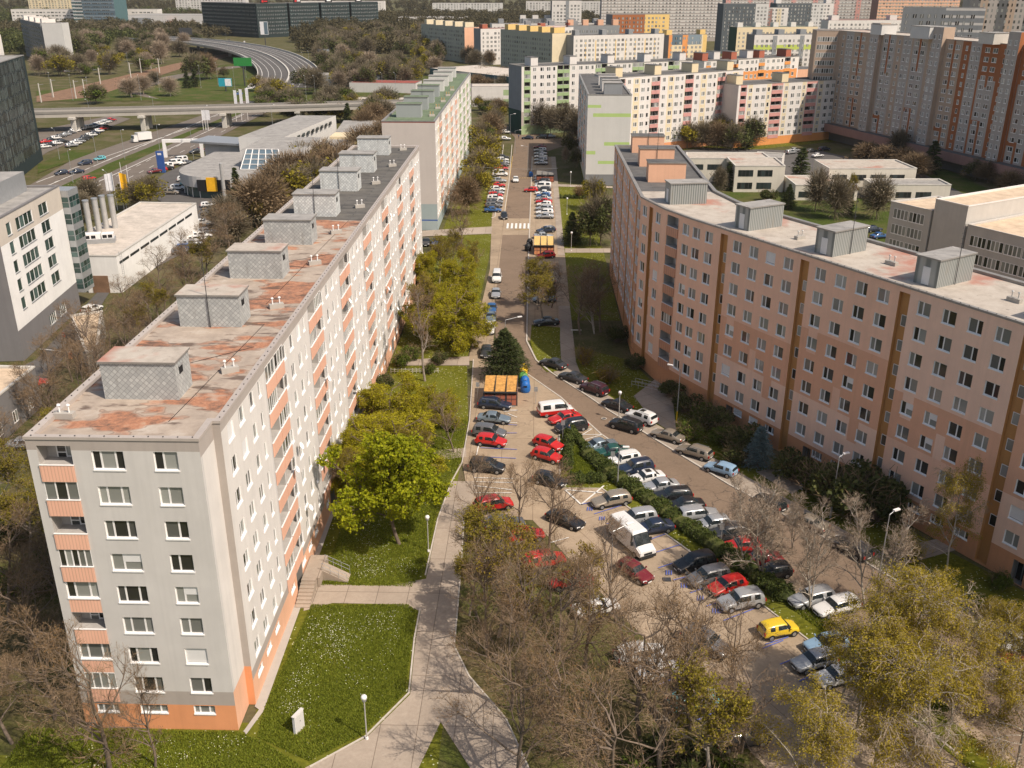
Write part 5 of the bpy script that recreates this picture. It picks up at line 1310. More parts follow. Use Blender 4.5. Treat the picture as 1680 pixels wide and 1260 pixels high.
def cargeo(kind):
    if kind in _cc: return _cc[kind]
    L, Wd, Ht, hood, (a, mid, c, d), tail, belt = CARS[kind]
    hw = Wd / 2
    B, WS, RW, SW, CG = Geo(), Geo(), Geo(), Geo(), Geo()
    # stations: (x, top z, cabin?) ; cross-section half points from sill to centre line
    st = [(x, z, 0) for x, z in hood] + [(a, Ht - .03, 1), (a + .04, Ht, 1), (mid - .012, Ht, 1), (mid + .012, Ht, 1), (c, Ht - .04, 1), (d, Ht - .12 if kind != 'sedan' else Ht - .10, 2)] + [(x, z, 0) for x, z in tail]
    if kind == 'sedan': st[-4] = (d, tail[0][1] + .02, 0)
    ring = []
    for x, z, cb in st:
        e = min(x, 1 - x); tap = 1 - .16 * max(0, 1 - e / .10) ** 2
        w = hw * tap
        zb = .22 if e > .04 else .30
        if cb: sec = [(w*.93, zb), (w, .45), (w, .72), (w*.975, belt), (w*.76, z - .045), (w*.60, z), (0, z + .015)]
        else: sec = [(w*.93, zb), (w, .42), (w*.995, .60 if z > .7 else z*.8), (w*.96, z - .09), (w*.80, z - .015), (w*.55, z), (0, z + .012)]
        ring.append([(x*L - L/2, y, zz) for y, zz in sec])
    def mir(p): return (p[0], -p[1], p[2])
    n = len(st)
    for i in range(n - 1):
        p, q = ring[i], ring[i+1]; cab0, cab1 = st[i][2], st[i+1][2]
        for j in range(6):
            tgt = B; m = 'PAINT'
            up = j >= 4
            if cab0 == 0 and cab1 == 1:      # windscreen
                if j >= 4: tgt, m = WS, 'car_glass'
                elif j == 3: tgt, m = SW, 'car_glass'
            elif cab0 and cab1:
                if j == 3 and not (st[i+1][0] - st[i][0] < .03): tgt, m = SW, 'car_glass'
                if cab1 == 2 and j == 3 and kind not in ('sedan',): tgt, m = B, 'PAINT'
                if cab1 == 2 and j >= 4: tgt, m = B, 'PAINT'
            elif cab0 and not cab1:          # rear window
                if j >= 4: tgt, m = RW, 'car_glass'
            if j == 0: m = 'car_trim'
            A, Bq, Cq, Dq = p[j], q[j], q[j+1], p[j+1]
            tg = {id(B): m, id(WS): 'g1', id(RW): 'g2', id(SW): 'g3'}[id(tgt)]
            CG.face([A, Dq, Cq, Bq], tg); CG.face([mir(A), mir(Bq), mir(Cq), mir(Dq)], 'g4' if tg == 'g3' else tg)
    for k, fl in ((0, 1), (n - 1, 0)):       # nose and tail faces
        r = ring[k]; poly = r + [mir(q) for q in reversed(r[:-1])]
        CG.face(poly if not fl else list(reversed(poly)), 'PAINT')
    split_smooth(CG, {'g1': WS, 'g2': RW, 'g3': SW}, B)
    B.face([(-L/2 + .1, -hw*.9, .22), (-L/2 + .1, hw*.9, .22), (L/2 - .1, hw*.9, .22), (L/2 - .1, -hw*.9, .22)], 'car_trim')
    # wheel arch shade as flat dark discs, then grille, bumper strip
    wr = .31 if kind not in ('suv', 'van') else .35
    wx = (-L/2 + L*.185, L/2 - L*.19)
    for x in wx:
        for s in (-1, 1):
            pts = [(x + (wr + .06) * math.cos(t), s * (hw + .006), max(.2, wr + (wr + .06) * math.sin(t))) for t in np.linspace(-.35, math.pi + .35, 12)]
            B.face(pts if s < 0 else list(reversed(pts)), 'car_trim')
    B.box(-L/2 - .012, -L/2 + .05, -hw*.45, hw*.45, .36, .56, 'car_trim'); B.box(L/2 - .05, L/2 + .012, -hw*.7, hw*.7, .30, .42, 'car_trim')
    for s in (-1, 1): B.box(-L*.05, L*.22, s*hw - .01 if s < 0 else hw - .012, s*hw + .012 if s < 0 else hw + .01, .50, .53, 'car_trim')
    MR = Geo(); xm = (hood[-1][0] + .06) * L - L/2
    MR.box(xm - .05, xm + .06, hw*.98, hw + .17, belt + .0, belt + .15, 'PAINT')
    HL = Geo(); zh = hood[1][1]
    HL.face([(-L/2 + .005, hw*.48, zh - .17), (-L/2 + .005 - .01, hw*.48, zh - .02), (-L/2 + .16, hw*.93, zh + .0), (-L/2 + .13, hw*.95, zh - .16)][::-1], 'lamp_clear')
    TL = Geo(); zt = tail[-1][1]
    TL.box(L/2 - .10, L/2 + .01, hw*.66, hw*.90, zt - .18, zt + (.10 if kind != 'sedan' else 0), 'lamp_red')
    PL = Geo(); PL.box(L/2 + .012, L/2 + .025, -.26, .26, .46, .57, 'plate'); PL.box(-L/2 - .03, -L/2 - .013, -.26, .26, .30, .41, 'plate')
    Wh = Geo(); Wh.tube((0, -.10, 0), (0, .10, 0), wr, wr, 'tyre', 16)
    Rm = Geo(); Rm.tube((0, .08, 0), (0, .112, 0), wr*.66, wr*.60, 'rim', 10); Rm.tube((0, -.08, 0), (0, -.112, 0), wr*.66, wr*.60, 'rim', 10)
    _cc[kind] = dict(body=B, windscreen=WS, rear_window=RW, side_window=SW, mirror=MR, headlight=HL, tail_light=TL, number_plate=PL, wheel=Wh, rim=Rm, wx=wx, wr=wr, hw=hw, L=L, Ht=Ht, belt=belt, roof=(a, d))
    return _cc[kind]
def mirY(g, mm=None):
    o = Geo(); o.v = [(x, -y, z) for x, y, z in g.v]; o.f = [tuple(reversed(f)) for f in g.f]; o.m = list(g.m); return o
MAT['PAINT'] = MAT['car_white']
_cm = {}
def cmesh(kind, part, smooth=False):
    k = (kind, part)
    if k not in _cm:
        g = cargeo(kind)
        if part == 'all':
            a = Geo()
            for p in ('body', 'windscreen', 'rear_window', 'side_window', 'headlight', 'tail_light', 'number_plate', 'mirror'): a.add(g[p])
            for p in ('headlight', 'tail_light', 'mirror', 'side_window'): a.add(mirY(g[p]))
            for x in g['wx']:
                for s in (-1, 1): a.add(g['wheel'], dx=x, dy=s*(g['hw'] - .09), dz=g['wr']); a.add(g['rim'], dx=x, dy=s*(g['hw'] - .09), dz=g['wr'])
            _cm[k] = a.mesh('car', 35)
        elif part.endswith('_r'): _cm[k] = mirY(g[part[:-2]]).mesh(part[:-2], smooth)
        else: _cm[k] = g[part].mesh(part, smooth)
    return _cm[k]
def painted(o, col):
    for i, sl_ in enumerate(o.material_slots):
        if sl_.material is MAT['car_white']: sl_.link = 'OBJECT'; sl_.material = MAT['car_' + col]
VNAME = {'hatch': 'parked_car', 'small': 'parked_car', 'sedan': 'parked_car', 'wagon': 'parked_car', 'mpv': 'parked_car', 'suv': 'parked_car', 'van': 'parked_van'}
def car(kind, col, x, y, hd, label, group='parked cars', near=True, extra=()):
    """hd: heading of the nose in radians"""
    r = empty(VNAME[kind], label, 'van' if kind == 'van' else 'car', group, (x, y, 0.06), hd + math.pi)
    if not near:
        bpy.data.objects.remove(r)
        o = ob(VNAME[kind], cmesh(kind, 'all'), None, None, label, 'van' if kind == 'van' else 'car', group)
        o.location = (x, y, .06); o.rotation_euler = (0, 0, hd + math.pi); painted(o, col); return o
    g = cargeo(kind)
    b = ob('body', cmesh(kind, 'body', 35), r); painted(b, col)
    for p in ('windscreen', 'rear_window', 'number_plate'): ob(p, cmesh(kind, p, 60), r)
    for p in ('mirror', 'headlight', 'tail_light', 'side_window'):
        for q in (p, p + '_r'): painted(ob(p, cmesh(kind, q), r), col)
    for x_ in g['wx']:
        for s in (-1, 1):
            w = ob('wheel', cmesh(kind, 'wheel'), r, Matrix.Translation((x_, s * (g['hw'] - .09), g['wr'])))
            ob('rim', cmesh(kind, 'rim'), w)
    L, Ht, hw = g['L'], g['Ht'], g['hw']
    if 'rails' in extra or kind in ('wagon', 'suv'):
        k = (kind, 'rails')
        if k not in _cm:
            q = Geo(); q.tube((-L*.02, hw*.66, Ht + .03), (L*.36, hw*.66, Ht - .0), .022, .022, 'metal_grey', 5); q.tube((-L*.02, -hw*.66, Ht + .03), (L*.36, -hw*.66, Ht - .0), .022, .022, 'metal_grey', 5); _cm[k] = q.mesh('roof_rail')
        ob('roof_rail', _cm[k], r)
    if 'sunroof' in extra:
        q = Geo(); q.box(-L*.03, L*.12, -hw*.42, hw*.42, Ht + .012, Ht + .03, 'car_glass'); ob('sunroof', q.mesh('sunroof'), r)
    if 'twotone' in extra:
        q = Geo()
        for s in (-1, 1): q.box(-L*.49, L*.49, s*(hw + .004) if s < 0 else hw + .0045, s*(hw + .0045) + (.0 if s > 0 else .0) + (.006 if s > 0 else -.006), .42, .93, 'car_red')
        q.box(L/2 + .001, L/2 + .011, -hw*.8, hw*.8, .45, .9, 'car_red'); ob('lower_panel', q.mesh('lower_panel'), r)
    return r

def carpx(kind, col, n, t, label, **kw):
    """nose and tail pixels of the car (at about .6 m above the ground)"""
    (x0, y0), (x1, y1) = G(*n, .6), G(*t, .6)
    return car(kind, col, (x0 + x1)/2, (y0 + y1)/2, math.atan2(y0 - y1, x0 - x1), label, **kw)

GL, GR, GH, GB, GK = 'cars nose out along the lawn side of the plaza', 'cars parked along the right kerb', 'cars parked nose to the hedge beside the road', 'cars in the marked bays below the hedge', 'cars parked at the bottom of the lot'
NEAR = [
 ('wagon','navy',(837,665),(787,661),'dark blue estate car in front of the wooden bin shelter',GL),
 ('sedan','bluegrey',(838,688),(783,684),'silver blue saloon between the two dark cars below the bin shelter',GL),
 ('mpv','grey',(830,712),(776,706),'grey people carrier parked behind the red hatchback on the plaza',GL),
 ('hatch','red',(828,726),(784,721),'bright red hatchback parked nose right on the plaza lawn side',GL),
 ('mpv','black',(828,768),(770,763),'black people carrier alone under the bare twigs left of the plaza',GL),
 ('van','white',(934,671),(888,676),'white minibus with red lower half on the plaza','cars opposite the bin shelter',('twotone',)),
 ('sedan','red',(904,690),(948,681),'red saloon squeezed between the two tone minibus and a black car','cars opposite the bin shelter'),
 ('mpv','black',(914,704),(960,696),'black car beside the red saloon at the top of the hedge','cars opposite the bin shelter'),
 ('hatch','red',(920,734),(880,722),'upper one of two red hatchbacks nosing into the hedge','cars left of the hedge'),
 ('hatch','red',(921,754),(875,742),'lower one of two red hatchbacks nosing into the hedge','cars left of the hedge'),
 ('hatch','black',(925,793),(880,782),'black hatchback standing alone at the lower hedge corner','cars left of the hedge'),
 ('sedan','darkgrey',(893,592),(923,601),'dark grey saloon uppermost along the right kerb by the lawn',GR),
 ('sedan','darkgrey',(923,614),(957,624),'dark saloon second along the right kerb behind the uppermost one',GR),
 ('suv','maroon',(957,632),(993,645),'dark maroon off roader along the right kerb',GR),
 ('sedan','black',(993,658),(1032,671),'black saloon along the right kerb above the white off roader',GR),
 ('suv','white',(1032,678),(1073,693),'white off roader with dark sunroof along the right kerb',GR,('sunroof',)),
 ('suv','black',(1006,692),(1048,704),'black off roader standing in the road beside the white one',GR),
 ('sedan','beige',(1074,708),(1118,721),'beige saloon along the right kerb',GR),
 ('wagon','beige',(1118,735),(1161,748),'beige estate car along the right kerb',GR),
 ('hatch','lightblue',(1160,762),(1206,777),'light blue hatchback along the right kerb near the blue spruce',GR),
 ('hatch','black',(1242,812),(1286,836),'black hatchback half in shade along the right kerb',GR),
 ('sedan','beige',(1298,846),(1352,867),'brownish beige saloon along the right kerb behind the bare birch',GR),
 ('wagon','darkgrey',(1372,885),(1420,912),'dark estate car lowest along the right kerb in shade',GR),
 ('sedan','bluegrey',(1010,725),(961,735),'teal grey saloon topmost of the row beside the hedge',GH),
 ('sedan','green',(977,743),(1027,738),'dark green saloon in the row beside the hedge',GH),
 ('wagon','white',(998,758),(1045,749),'white estate car in the row beside the hedge next to the green saloon',GH),
 ('suv','navy',(1018,773),(1067,764),'navy blue off roader between two white cars by the hedge',GH),
 ('sedan','white',(1034,788),(1086,779),'white saloon with dark sunroof in the row beside the hedge',GH,('sunroof',)),
 ('sedan','silver',(1054,801),(1111,793),'silver white coupe in the row beside the hedge',GH),
 ('wagon','black',(1076,815),(1129,810),'black estate car with roof rack in the row beside the hedge',GH,('rails',)),
 ('sedan','black',(1098,831),(1148,826),'black saloon between the roof rack estate and the silver estate',GH),
 ('wagon','silver',(1172,840),(1119,846),'silver estate car showing its tail beside the hedge',GH),
 ('hatch','silver',(1143,863),(1192,856),'silver hatchback with white bonnet in the row beside the hedge',GH),
 ('suv','darkgrey',(1165,879),(1222,873),'dark grey car above the red coupe beside the hedge',GH),
 ('hatch','red',(1193,897),(1241,894),'bright red coupe behind the white birch twigs',GH),
 ('sedan','darkred',(1222,920),(1272,915),'dark red car hidden behind the white birch stems',GH),
 ('hatch','black',(1243,942),(1290,934),'black car below the dark red one behind the birch',GH),
 ('wagon','beige',(976,825),(1029,816),'beige estate car topmost in the marked bays below the hedge',GB),
 ('mpv','silver',(1018,855),(1072,846),'silver people carrier above the tall white van in the bays',GB),
 ('sedan','navy',(1046,868),(1097,861),'dark navy saloon right behind the tall white van',GB),
 ('mpv','black',(1110,931),(1169,917),'black people carrier uppermost of four cars in the lower bays',GB),
 ('mpv','grey',(1131,954),(1193,940),'grey high roofed people carrier in the lower bays',GB),
 ('hatch','red',(1167,969),(1217,954),'metallic red hatchback between grey and silver cars in the bays',GB),
 ('suv','silver',(1184,992),(1246,981),'silver off roader lowest of four cars in the lower bays',GB),
 ('small','yellow',(1306,1026),(1248,1038),'bright yellow small car in the marked bays',GB),
 ('hatch','darkred',(1064,951),(1020,925),'dark red hatchback driving just in front of the tall white van','moving cars on the lot'),
 ('suv','grey',(1190,1070),(1128,1040),'grey off roader driving down the lot behind bare branches','moving cars on the lot'),
 ('sedan','black',(953,862),(903,842),'black saloon driving behind the bare tree in the middle of the lot','moving cars on the lot'),
 ('mpv','red',(836,823),(783,833),'dark red car behind the bare shrub at the top of the lot edge',GK),
 ('wagon','grey',(850,856),(803,863),'grey estate behind the bare shrub left of the lot',GK),
 ('hatch','red',(884,875),(842,881),'red hatchback behind the yellow budding tree',GK),
 ('mpv','red',(918,915),(868,925),'red people carrier behind the bare tree trunk',GK),
 ('sedan','red',(963,952),(912,955),'red saloon behind the yellow leaved branches',GK),
 ('sedan','white',(1000,992),(955,1001),'white saloon behind bare branches in the middle of the lot',GK),
 ('wagon','white',(1083,1066),(1018,1078),'upper one of two white cars side by side under bare branches',GK),
 ('sedan','white',(1116,1094),(1049,1106),'lower one of two white cars side by side under bare branches',GK),
 ('wagon','turq',(1177,1142),(1105,1157),'pale green estate car under the big bare tree',GK),
 ('wagon','darkgrey',(1252,1203),(1178,1217),'dark estate car lowest under the bare tree',GK),
 ('hatch','silver',(1308,1091),(1362,1078),'silver hatchback peeking out under the olive birches',GB),
 ('hatch','lightblue',(1330,1062),(1380,1052),'pale blue car peeking out under the olive birches',GB),
 ('hatch','white',(1345,1116),(1400,1104),'white hatchback under the olive birches below the silver one',GB),
 ('wagon','silver',(1300,988),(1362,974),'silver estate car nose left at the end of the hedge',GH),
 ('wagon','white',(1344,1002),(1400,988),'white estate car behind the silver estate at the hedge end',GH),
 ('sedan','white',(1640,1036),(1682,1056),'white saloon at the right edge beyond the olive birches','cars on the right edge'),
 ('wagon','white',(1668,1066),(1715,1092),'white estate car cut off by the right edge','cars on the right edge'),
 ('hatch','red',(1650,1082),(1700,1108),'red hatchback at the right edge behind birch leaves','cars on the right edge'),
 ('van','white',(814,465),(816,446),'white delivery van parked on the left side of the street','cars in a file on the left of the street'),
 ('sedan','silver',(813,488),(814,474),'silver saloon below the white delivery van in the street','cars in a file on the left of the street'),
 ('sedan','blue',(806,512),(807,500),'blue saloon third in the file on the left of the street','cars in a file on the left of the street'),
 ('sedan','bluegrey',(805,526),(806,514),'grey blue saloon between the blue and the white car','cars in a file on the left of the street'),
 ('hatch','white',(802,549),(804,530),'white hatchback lowest of the file on the left of the street','cars in a file on the left of the street'),
 ('sedan','darkgrey',(797,584),(799,568),'dark car hidden behind the pine above the bin shelter','cars in a file on the left of the street'),
 ('sedan','black',(878,529),(914,527),'black saloon in shade under the budding street tree','cars in the shaded bays'),
 ('wagon','silver',(878,462),(906,461),'silver estate in shade in the uppermost shaded bay','cars in the shaded bays'),
 ('wagon','grey',(878,476),(906,475),'grey estate in shade behind the budding tree','cars in the shaded bays'),
 ('sedan','bluegrey',(878,491),(906,490),'blue grey saloon in shade behind the budding tree','cars in the shaded bays'),
 ('hatch','red',(879,420),(912,418),'red car with dark windows parked below the orange bin shelter','cars around the crossing'),
 ('sedan','silver',(905,387),(878,387),'silver saloon just above the orange bin shelter','cars around the crossing'),
 ('wagon','navy',(880,379),(911,376),'dark blue estate behind the silver saloon near the crossing','cars around the crossing'),
 ('hatch','black',(827,361),(827,348),'black hatchback waiting at the zebra crossing','cars around the crossing'),
 ('hatch','white',(846,298),(846,292),'white car driving down the middle of the street','cars around the crossing'),
 ('sedan','blue',(714,402),(716,392),'blue saloon beside the left block gable path','cars by the left gables'),
 ('sedan','darkgrey',(698,402),(700,392),'dark car left of the blue saloon by the gable path','cars by the left gables'),
]
for e in NEAR:
    carpx(e[0], e[1], e[2], e[3], e[4], group=e[5], extra=e[6] if len(e) > 6 else ())

def namecol(c): return {'bluegrey': 'blue grey', 'darkgrey': 'dark grey', 'darkred': 'dark red', 'turq': 'turquoise', 'lightblue': 'light blue'}.get(c, c)
KN = {'hatch': 'hatchback', 'small': 'small car', 'sedan': 'saloon', 'wagon': 'estate car', 'mpv': 'people carrier', 'suv': 'off roader', 'van': 'van'}
def carrow(items, where, group, near=False):
    for i, (kind, col, px, py, hd) in enumerate(items):
        x, y = G(px, py)
        car(kind, col, x, y, hd, '%s %s, %s %s' % (namecol(col), KN[kind], ORD[i], where), group, near=near)
# left and right rows of the far street, nose to the road
y0 = [259.5,263.5,267.5,271.5,277.5,287.5,298,305.5,312,317.5,322,328,333,339,346.5]
c0 = ['black','white','silver','grey','red','white','silver','red','white','silver','red','white','grey','grey','blue']
k0 = ['hatch','hatch','sedan','wagon','sedan','van','wagon','sedan','wagon','sedan','hatch','suv','wagon','wagon','sedan']
carrow([(k0[i], c0[i], 826 - (y-259)*.20, y + 1.5, 0.05) for i, y in enumerate(y0)], 'from the top in the left row of the street', 'left row of cars in the street')
y0 = [242.5,248,253.5,258.5,264,269.5,290.5,295,299.5,304,308.5,313.5,319,323.5,328,333,338,344.5,351,357.5]
c0 = ['darkred','silver','silver','white','silver','silver','white','white','darkgrey','silver','white','darkgrey','white','blue','silver','red','white','silver','white','silver']
k0 = ['sedan','wagon','sedan','sedan','wagon','sedan','sedan','wagon','wagon','sedan','van','wagon','sedan','hatch','sedan','sedan','hatch','wagon','wagon','sedan']
carrow([(k0[i], c0[i], 886 + (y-242)*.07, y + 1, math.pi - .03) for i, y in enumerate(y0)], 'from the top in the right row of the street', 'right row of cars in the street')
carrow([('hatch','red',871,315,math.pi)], 'car jutting out of the right row into the street', 'cars in the street end')
carrow([('sedan','navy',866,228.5,3.0),('suv','black',889,227.5,3.1),('sedan','silver',902,226,3.1),('hatch','white',830,219,0.3),('wagon','white',828,230,0.1)], 'from the left at the top end of the street', 'cars at the top end of the street')
# shelter side and school car park
carrow([('wagon','navy',1272,232,.3),('sedan','silver',1283,231,.3),('sedan','black',1292,229,.3),('hatch','red',1302,227,.3),('wagon','red',1311,226,.3),('wagon','silver',1297,252.5,.6),('sedan','silver',1303,249,.6),('sedan','darkgrey',1330,250,.5),('sedan','white',1341,258,.5),('wagon','navy',1352,247,.5),('wagon','navy',1432,380,.4),('sedan','blue',1442,391,.4)], 'from the left around the school yard', 'cars around the school yard')
# highway
carrow([('hatch','navy',101,287,4.0),('sedan','navy',126,285,4.0),('suv','navy',140,271,4.0),('hatch','turq',164,263.5,4.05),('hatch','red',146,296,.9),('sedan','blue',392,156,4.1),('sedan','white',408,147,4.1),('hatch','white',401,70,1.9),('sedan','darkgrey',463,86,2.2),('suv','black',484,109,2.0),('sedan','darkgrey',376,67,1.9),('sedan','darkred',354,70,4.8)], 'from the near end on the wide road', 'moving cars on the wide road')
# dealership
DLR = [('sedan','darkred',254,284),('hatch','red',264,282),('sedan','black',274,279),('wagon','white',283,271),('van','white',272,277),('van','white',286,271),('van','white',296,266),('sedan','white',304,270),('hatch','black',320,252),('sedan','darkred',327,249)]
carrow([(k, c, x, y, -2.4) for k, c, x, y in DLR], 'from the left among the vans by the show room', 'cars outside the dealership')
carrow([('suv','beige',282,319,0),('suv','white',293,312,0),('hatch','turq',308,305,.1),('suv','white',304,298,.2),('hatch','blue',331,313,-2.2),('van','white',361,311,.1),('wagon','white',368,321,-1.9),('van','yellow',380,320,-1.7),('hatch','white',342,340,.3),('sedan','darkred',374,341,.2),('sedan','grey',351,353,-1.5),('hatch','white',333,369,.2),('hatch','white',423,338,.3),('sedan','darkgrey',381,352,-1.5)], 'from the top on the dealership forecourt', 'cars on the dealership forecourt')
carrow([('wagon', c, 348 - i*8.2, 377 + i*6.6, .35) for i, c in enumerate(['darkgrey','silver','white','white','silver','blue','grey'])], 'from the top beside the industrial hall', 'cars beside the industrial hall')
# car park under the bridge
R5 = random.Random(9); cols5 = ['white','silver','black','darkgrey','navy','red','white','blue','grey']
carrow([(R5.choice(['hatch','sedan','wagon']), R5.choice(cols5), 76 + i*8, 235 - i*3.0, .9) for i in range(9)], 'from the left in the upper car park row', 'cars in the car park beside the dark tower')
carrow([(R5.choice(['hatch','sedan','wagon']), R5.choice(cols5), 74 + i*10, 243.5 - i*2.9, .9) for i in range(4)], 'from the left in the middle car park row', 'cars in the car park beside the dark tower')
carrow([(R5.choice(['hatch','sedan','wagon']), R5.choice(cols5), 118 + i*6.4, 241 - i*3.4, .9) for i in range(10)], 'from the left in the lower car park row', 'cars in the car park beside the dark tower')
carrow([(R5.choice(['hatch','sedan','wagon']), R5.choice(cols5), 148 + i*4.4, 211 - i*1.5, .9) for i in range(9)], 'from the left in the shade of the bridge', 'cars in the car park beside the dark tower')
carrow([(R5.choice(['hatch','sedan','wagon']), R5.choice(cols5), 92 + i*9, 113 + (i%3)*3, .9) for i in range(8)], 'from the left below the grey slab block', 'cars near the far left blocks')
carrow([('sedan','white',800-3,171,.1),('wagon','white',806,163,.1)], 'from the left beyond the long block', 'cars beyond the long block')
carrow([('hatch','white',152,512,1.2),('hatch','red',58,634,.3),('sedan','silver',42,735,.1)], 'from the top between office and block', 'cars between office and left block')

# tall white delivery van in the bays
x0, y0 = G(1066, 918, .3); x1, y1 = G(1008, 868, .3)
hd = math.atan2(y0 - y1, x0 - x1)
v = empty('delivery_van', 'tall white delivery van parked across the marked bays', 'van', None, ((x0+x1)/2, (y0+y1)/2, .02), hd + math.pi)
L, hw, Ht = 6.0, 1.02, 2.6
secs = [(-3.0, .75, .96), (-2.93, 1.05, .97), (-2.35, 1.32, 1.0), (-2.2, 1.40, 1.0), (-1.45, 2.38, 1.0), (-1.15, 2.56, 1.0), (0, Ht, 1.0), (2.9, Ht, 1.0), (3.0, Ht - .12, .98)]
B, WS, SW, SW2 = Geo(), Geo(), Geo(), Geo()
rg = []
for x, z, wf in secs:
    w = hw * wf; bz = min(z, 1.35)
    rg.append([(x, w*.95, .3), (x, w, .5), (x, w, min(1.2, z*.75)), (x, w*.99, min(z - .08, 1.35)) if z < 1.5 else (x, w*.99, 1.35), (x, w*.90, z - .10), (x, w*.80, z), (x, 0, z + .03)])
mir = lambda p: (p[0], -p[1], p[2])
for i in range(len(rg) - 1):
    for j in range(6):
        t, m = (B, 'car_white')
        if i == 3 and j >= 4: t, m = WS, 'car_glass'
        if i == 4 and j == 3: t, m = SW, 'car_glass'
        if j == 0: m = 'car_trim'
        p, q = rg[i], rg[i+1]
        t.face([p[j], p[j+1], q[j+1], q[j]], m); (SW2 if t is SW else t).face([mir(p[j]), mir(q[j]), mir(q[j+1]), mir(p[j+1])], m)
for k, fl in ((0, 1), (len(rg)-1, 0)):
    r = rg[k]; poly = r + [mir(q) for q in reversed(r[:-1])]; B.face(list(reversed(poly)) if fl else poly, 'car_white')
B.box(-3.04, -2.8, -.98, .98, .28, .62, 'car_trim'); B.box(-3.02, -2.99, -.5, .5, .66, .9, 'car_trim')
for s in (-1, 1): B.box(.2, 1.9, s*1.022 - .004, s*1.022 + .004, 1.25, 1.32, 'car_trim')
ob('body', B.mesh('body', 35), v); ob('windscreen', WS.mesh('windscreen'), v); [ob('side_window', q.mesh('side_window'), v) for q in (SW, SW2)]
for s in (-1, 1):
    g = Geo(); g.box(-3.0, -2.8, s*.82 - .14, s*.82 + .14, .72, .98, 'lamp_clear'); ob('headlight', g.mesh('headlight'), v)
    g = Geo(); g.box(-1.75, -1.6, s*1.16 - .12, s*1.16 + .12, 1.35, 1.75, 'car_trim'); ob('mirror', g.mesh('mirror'), v)
    g = Geo(); g.box(2.98, 3.03, s*.93 - .07, s*.93 + .07, .9, 1.6, 'lamp_red'); ob('tail_light', g.mesh('tail_light'), v)
    for x in (-2.05, 1.75):
        g = Geo(); g.tube((x, s*.88 - .12, .36), (x, s*.88 + .16*s, .36), .36, .36, 'tyre', 16); w = ob('wheel', g.mesh('wheel'), v)
        g = Geo(); g.tube((x, s*1.035, .36), (x, s*1.06, .36), .2, .2, 'rim', 10); ob('rim', g.mesh('rim'), w)
# box lorry on the wide road
x, y = G(232, 233)
v = empty('box_lorry', 'white box lorry driving on the wide road below the bridge', 'lorry', None, (x, y, 0), 4.0)
g = Geo(); g.box(-3.8, 1.6, -1.2, 1.2, .9, 3.5, 'car_white'); g.box(-3.8, 3.4, -.5, .5, .5, .9, 'car_trim'); ob('cargo_box', g.mesh('cargo_box'), v)
g = Geo(); g.prism([(1.7,-1.15),(3.5,-1.1),(3.6,0),(3.5,1.1),(1.7,1.15)], .5, 1.5, 'car_white'); g.prism([(1.7,-1.1),(3.1,-1.0),(3.1,1.0),(1.7,1.1)], 1.5, 2.7, 'car_white'); ob('cab', g.mesh('cab'), v)
g = Geo(); g.face([(3.42,-.95,1.55),(3.42,.95,1.55),(3.14,.9,2.5),(3.14,-.9,2.5)], 'car_glass'); ob('windscreen', g.mesh('windscreen'), v)
for x in (-2.6, 2.6):
    for s in (-1, 1): g = Geo(); g.tube((x, s*1.1, .45), (x, s*.8, .45), .45, .45, 'tyre', 12); ob('wheel', g.mesh('wheel'), v)
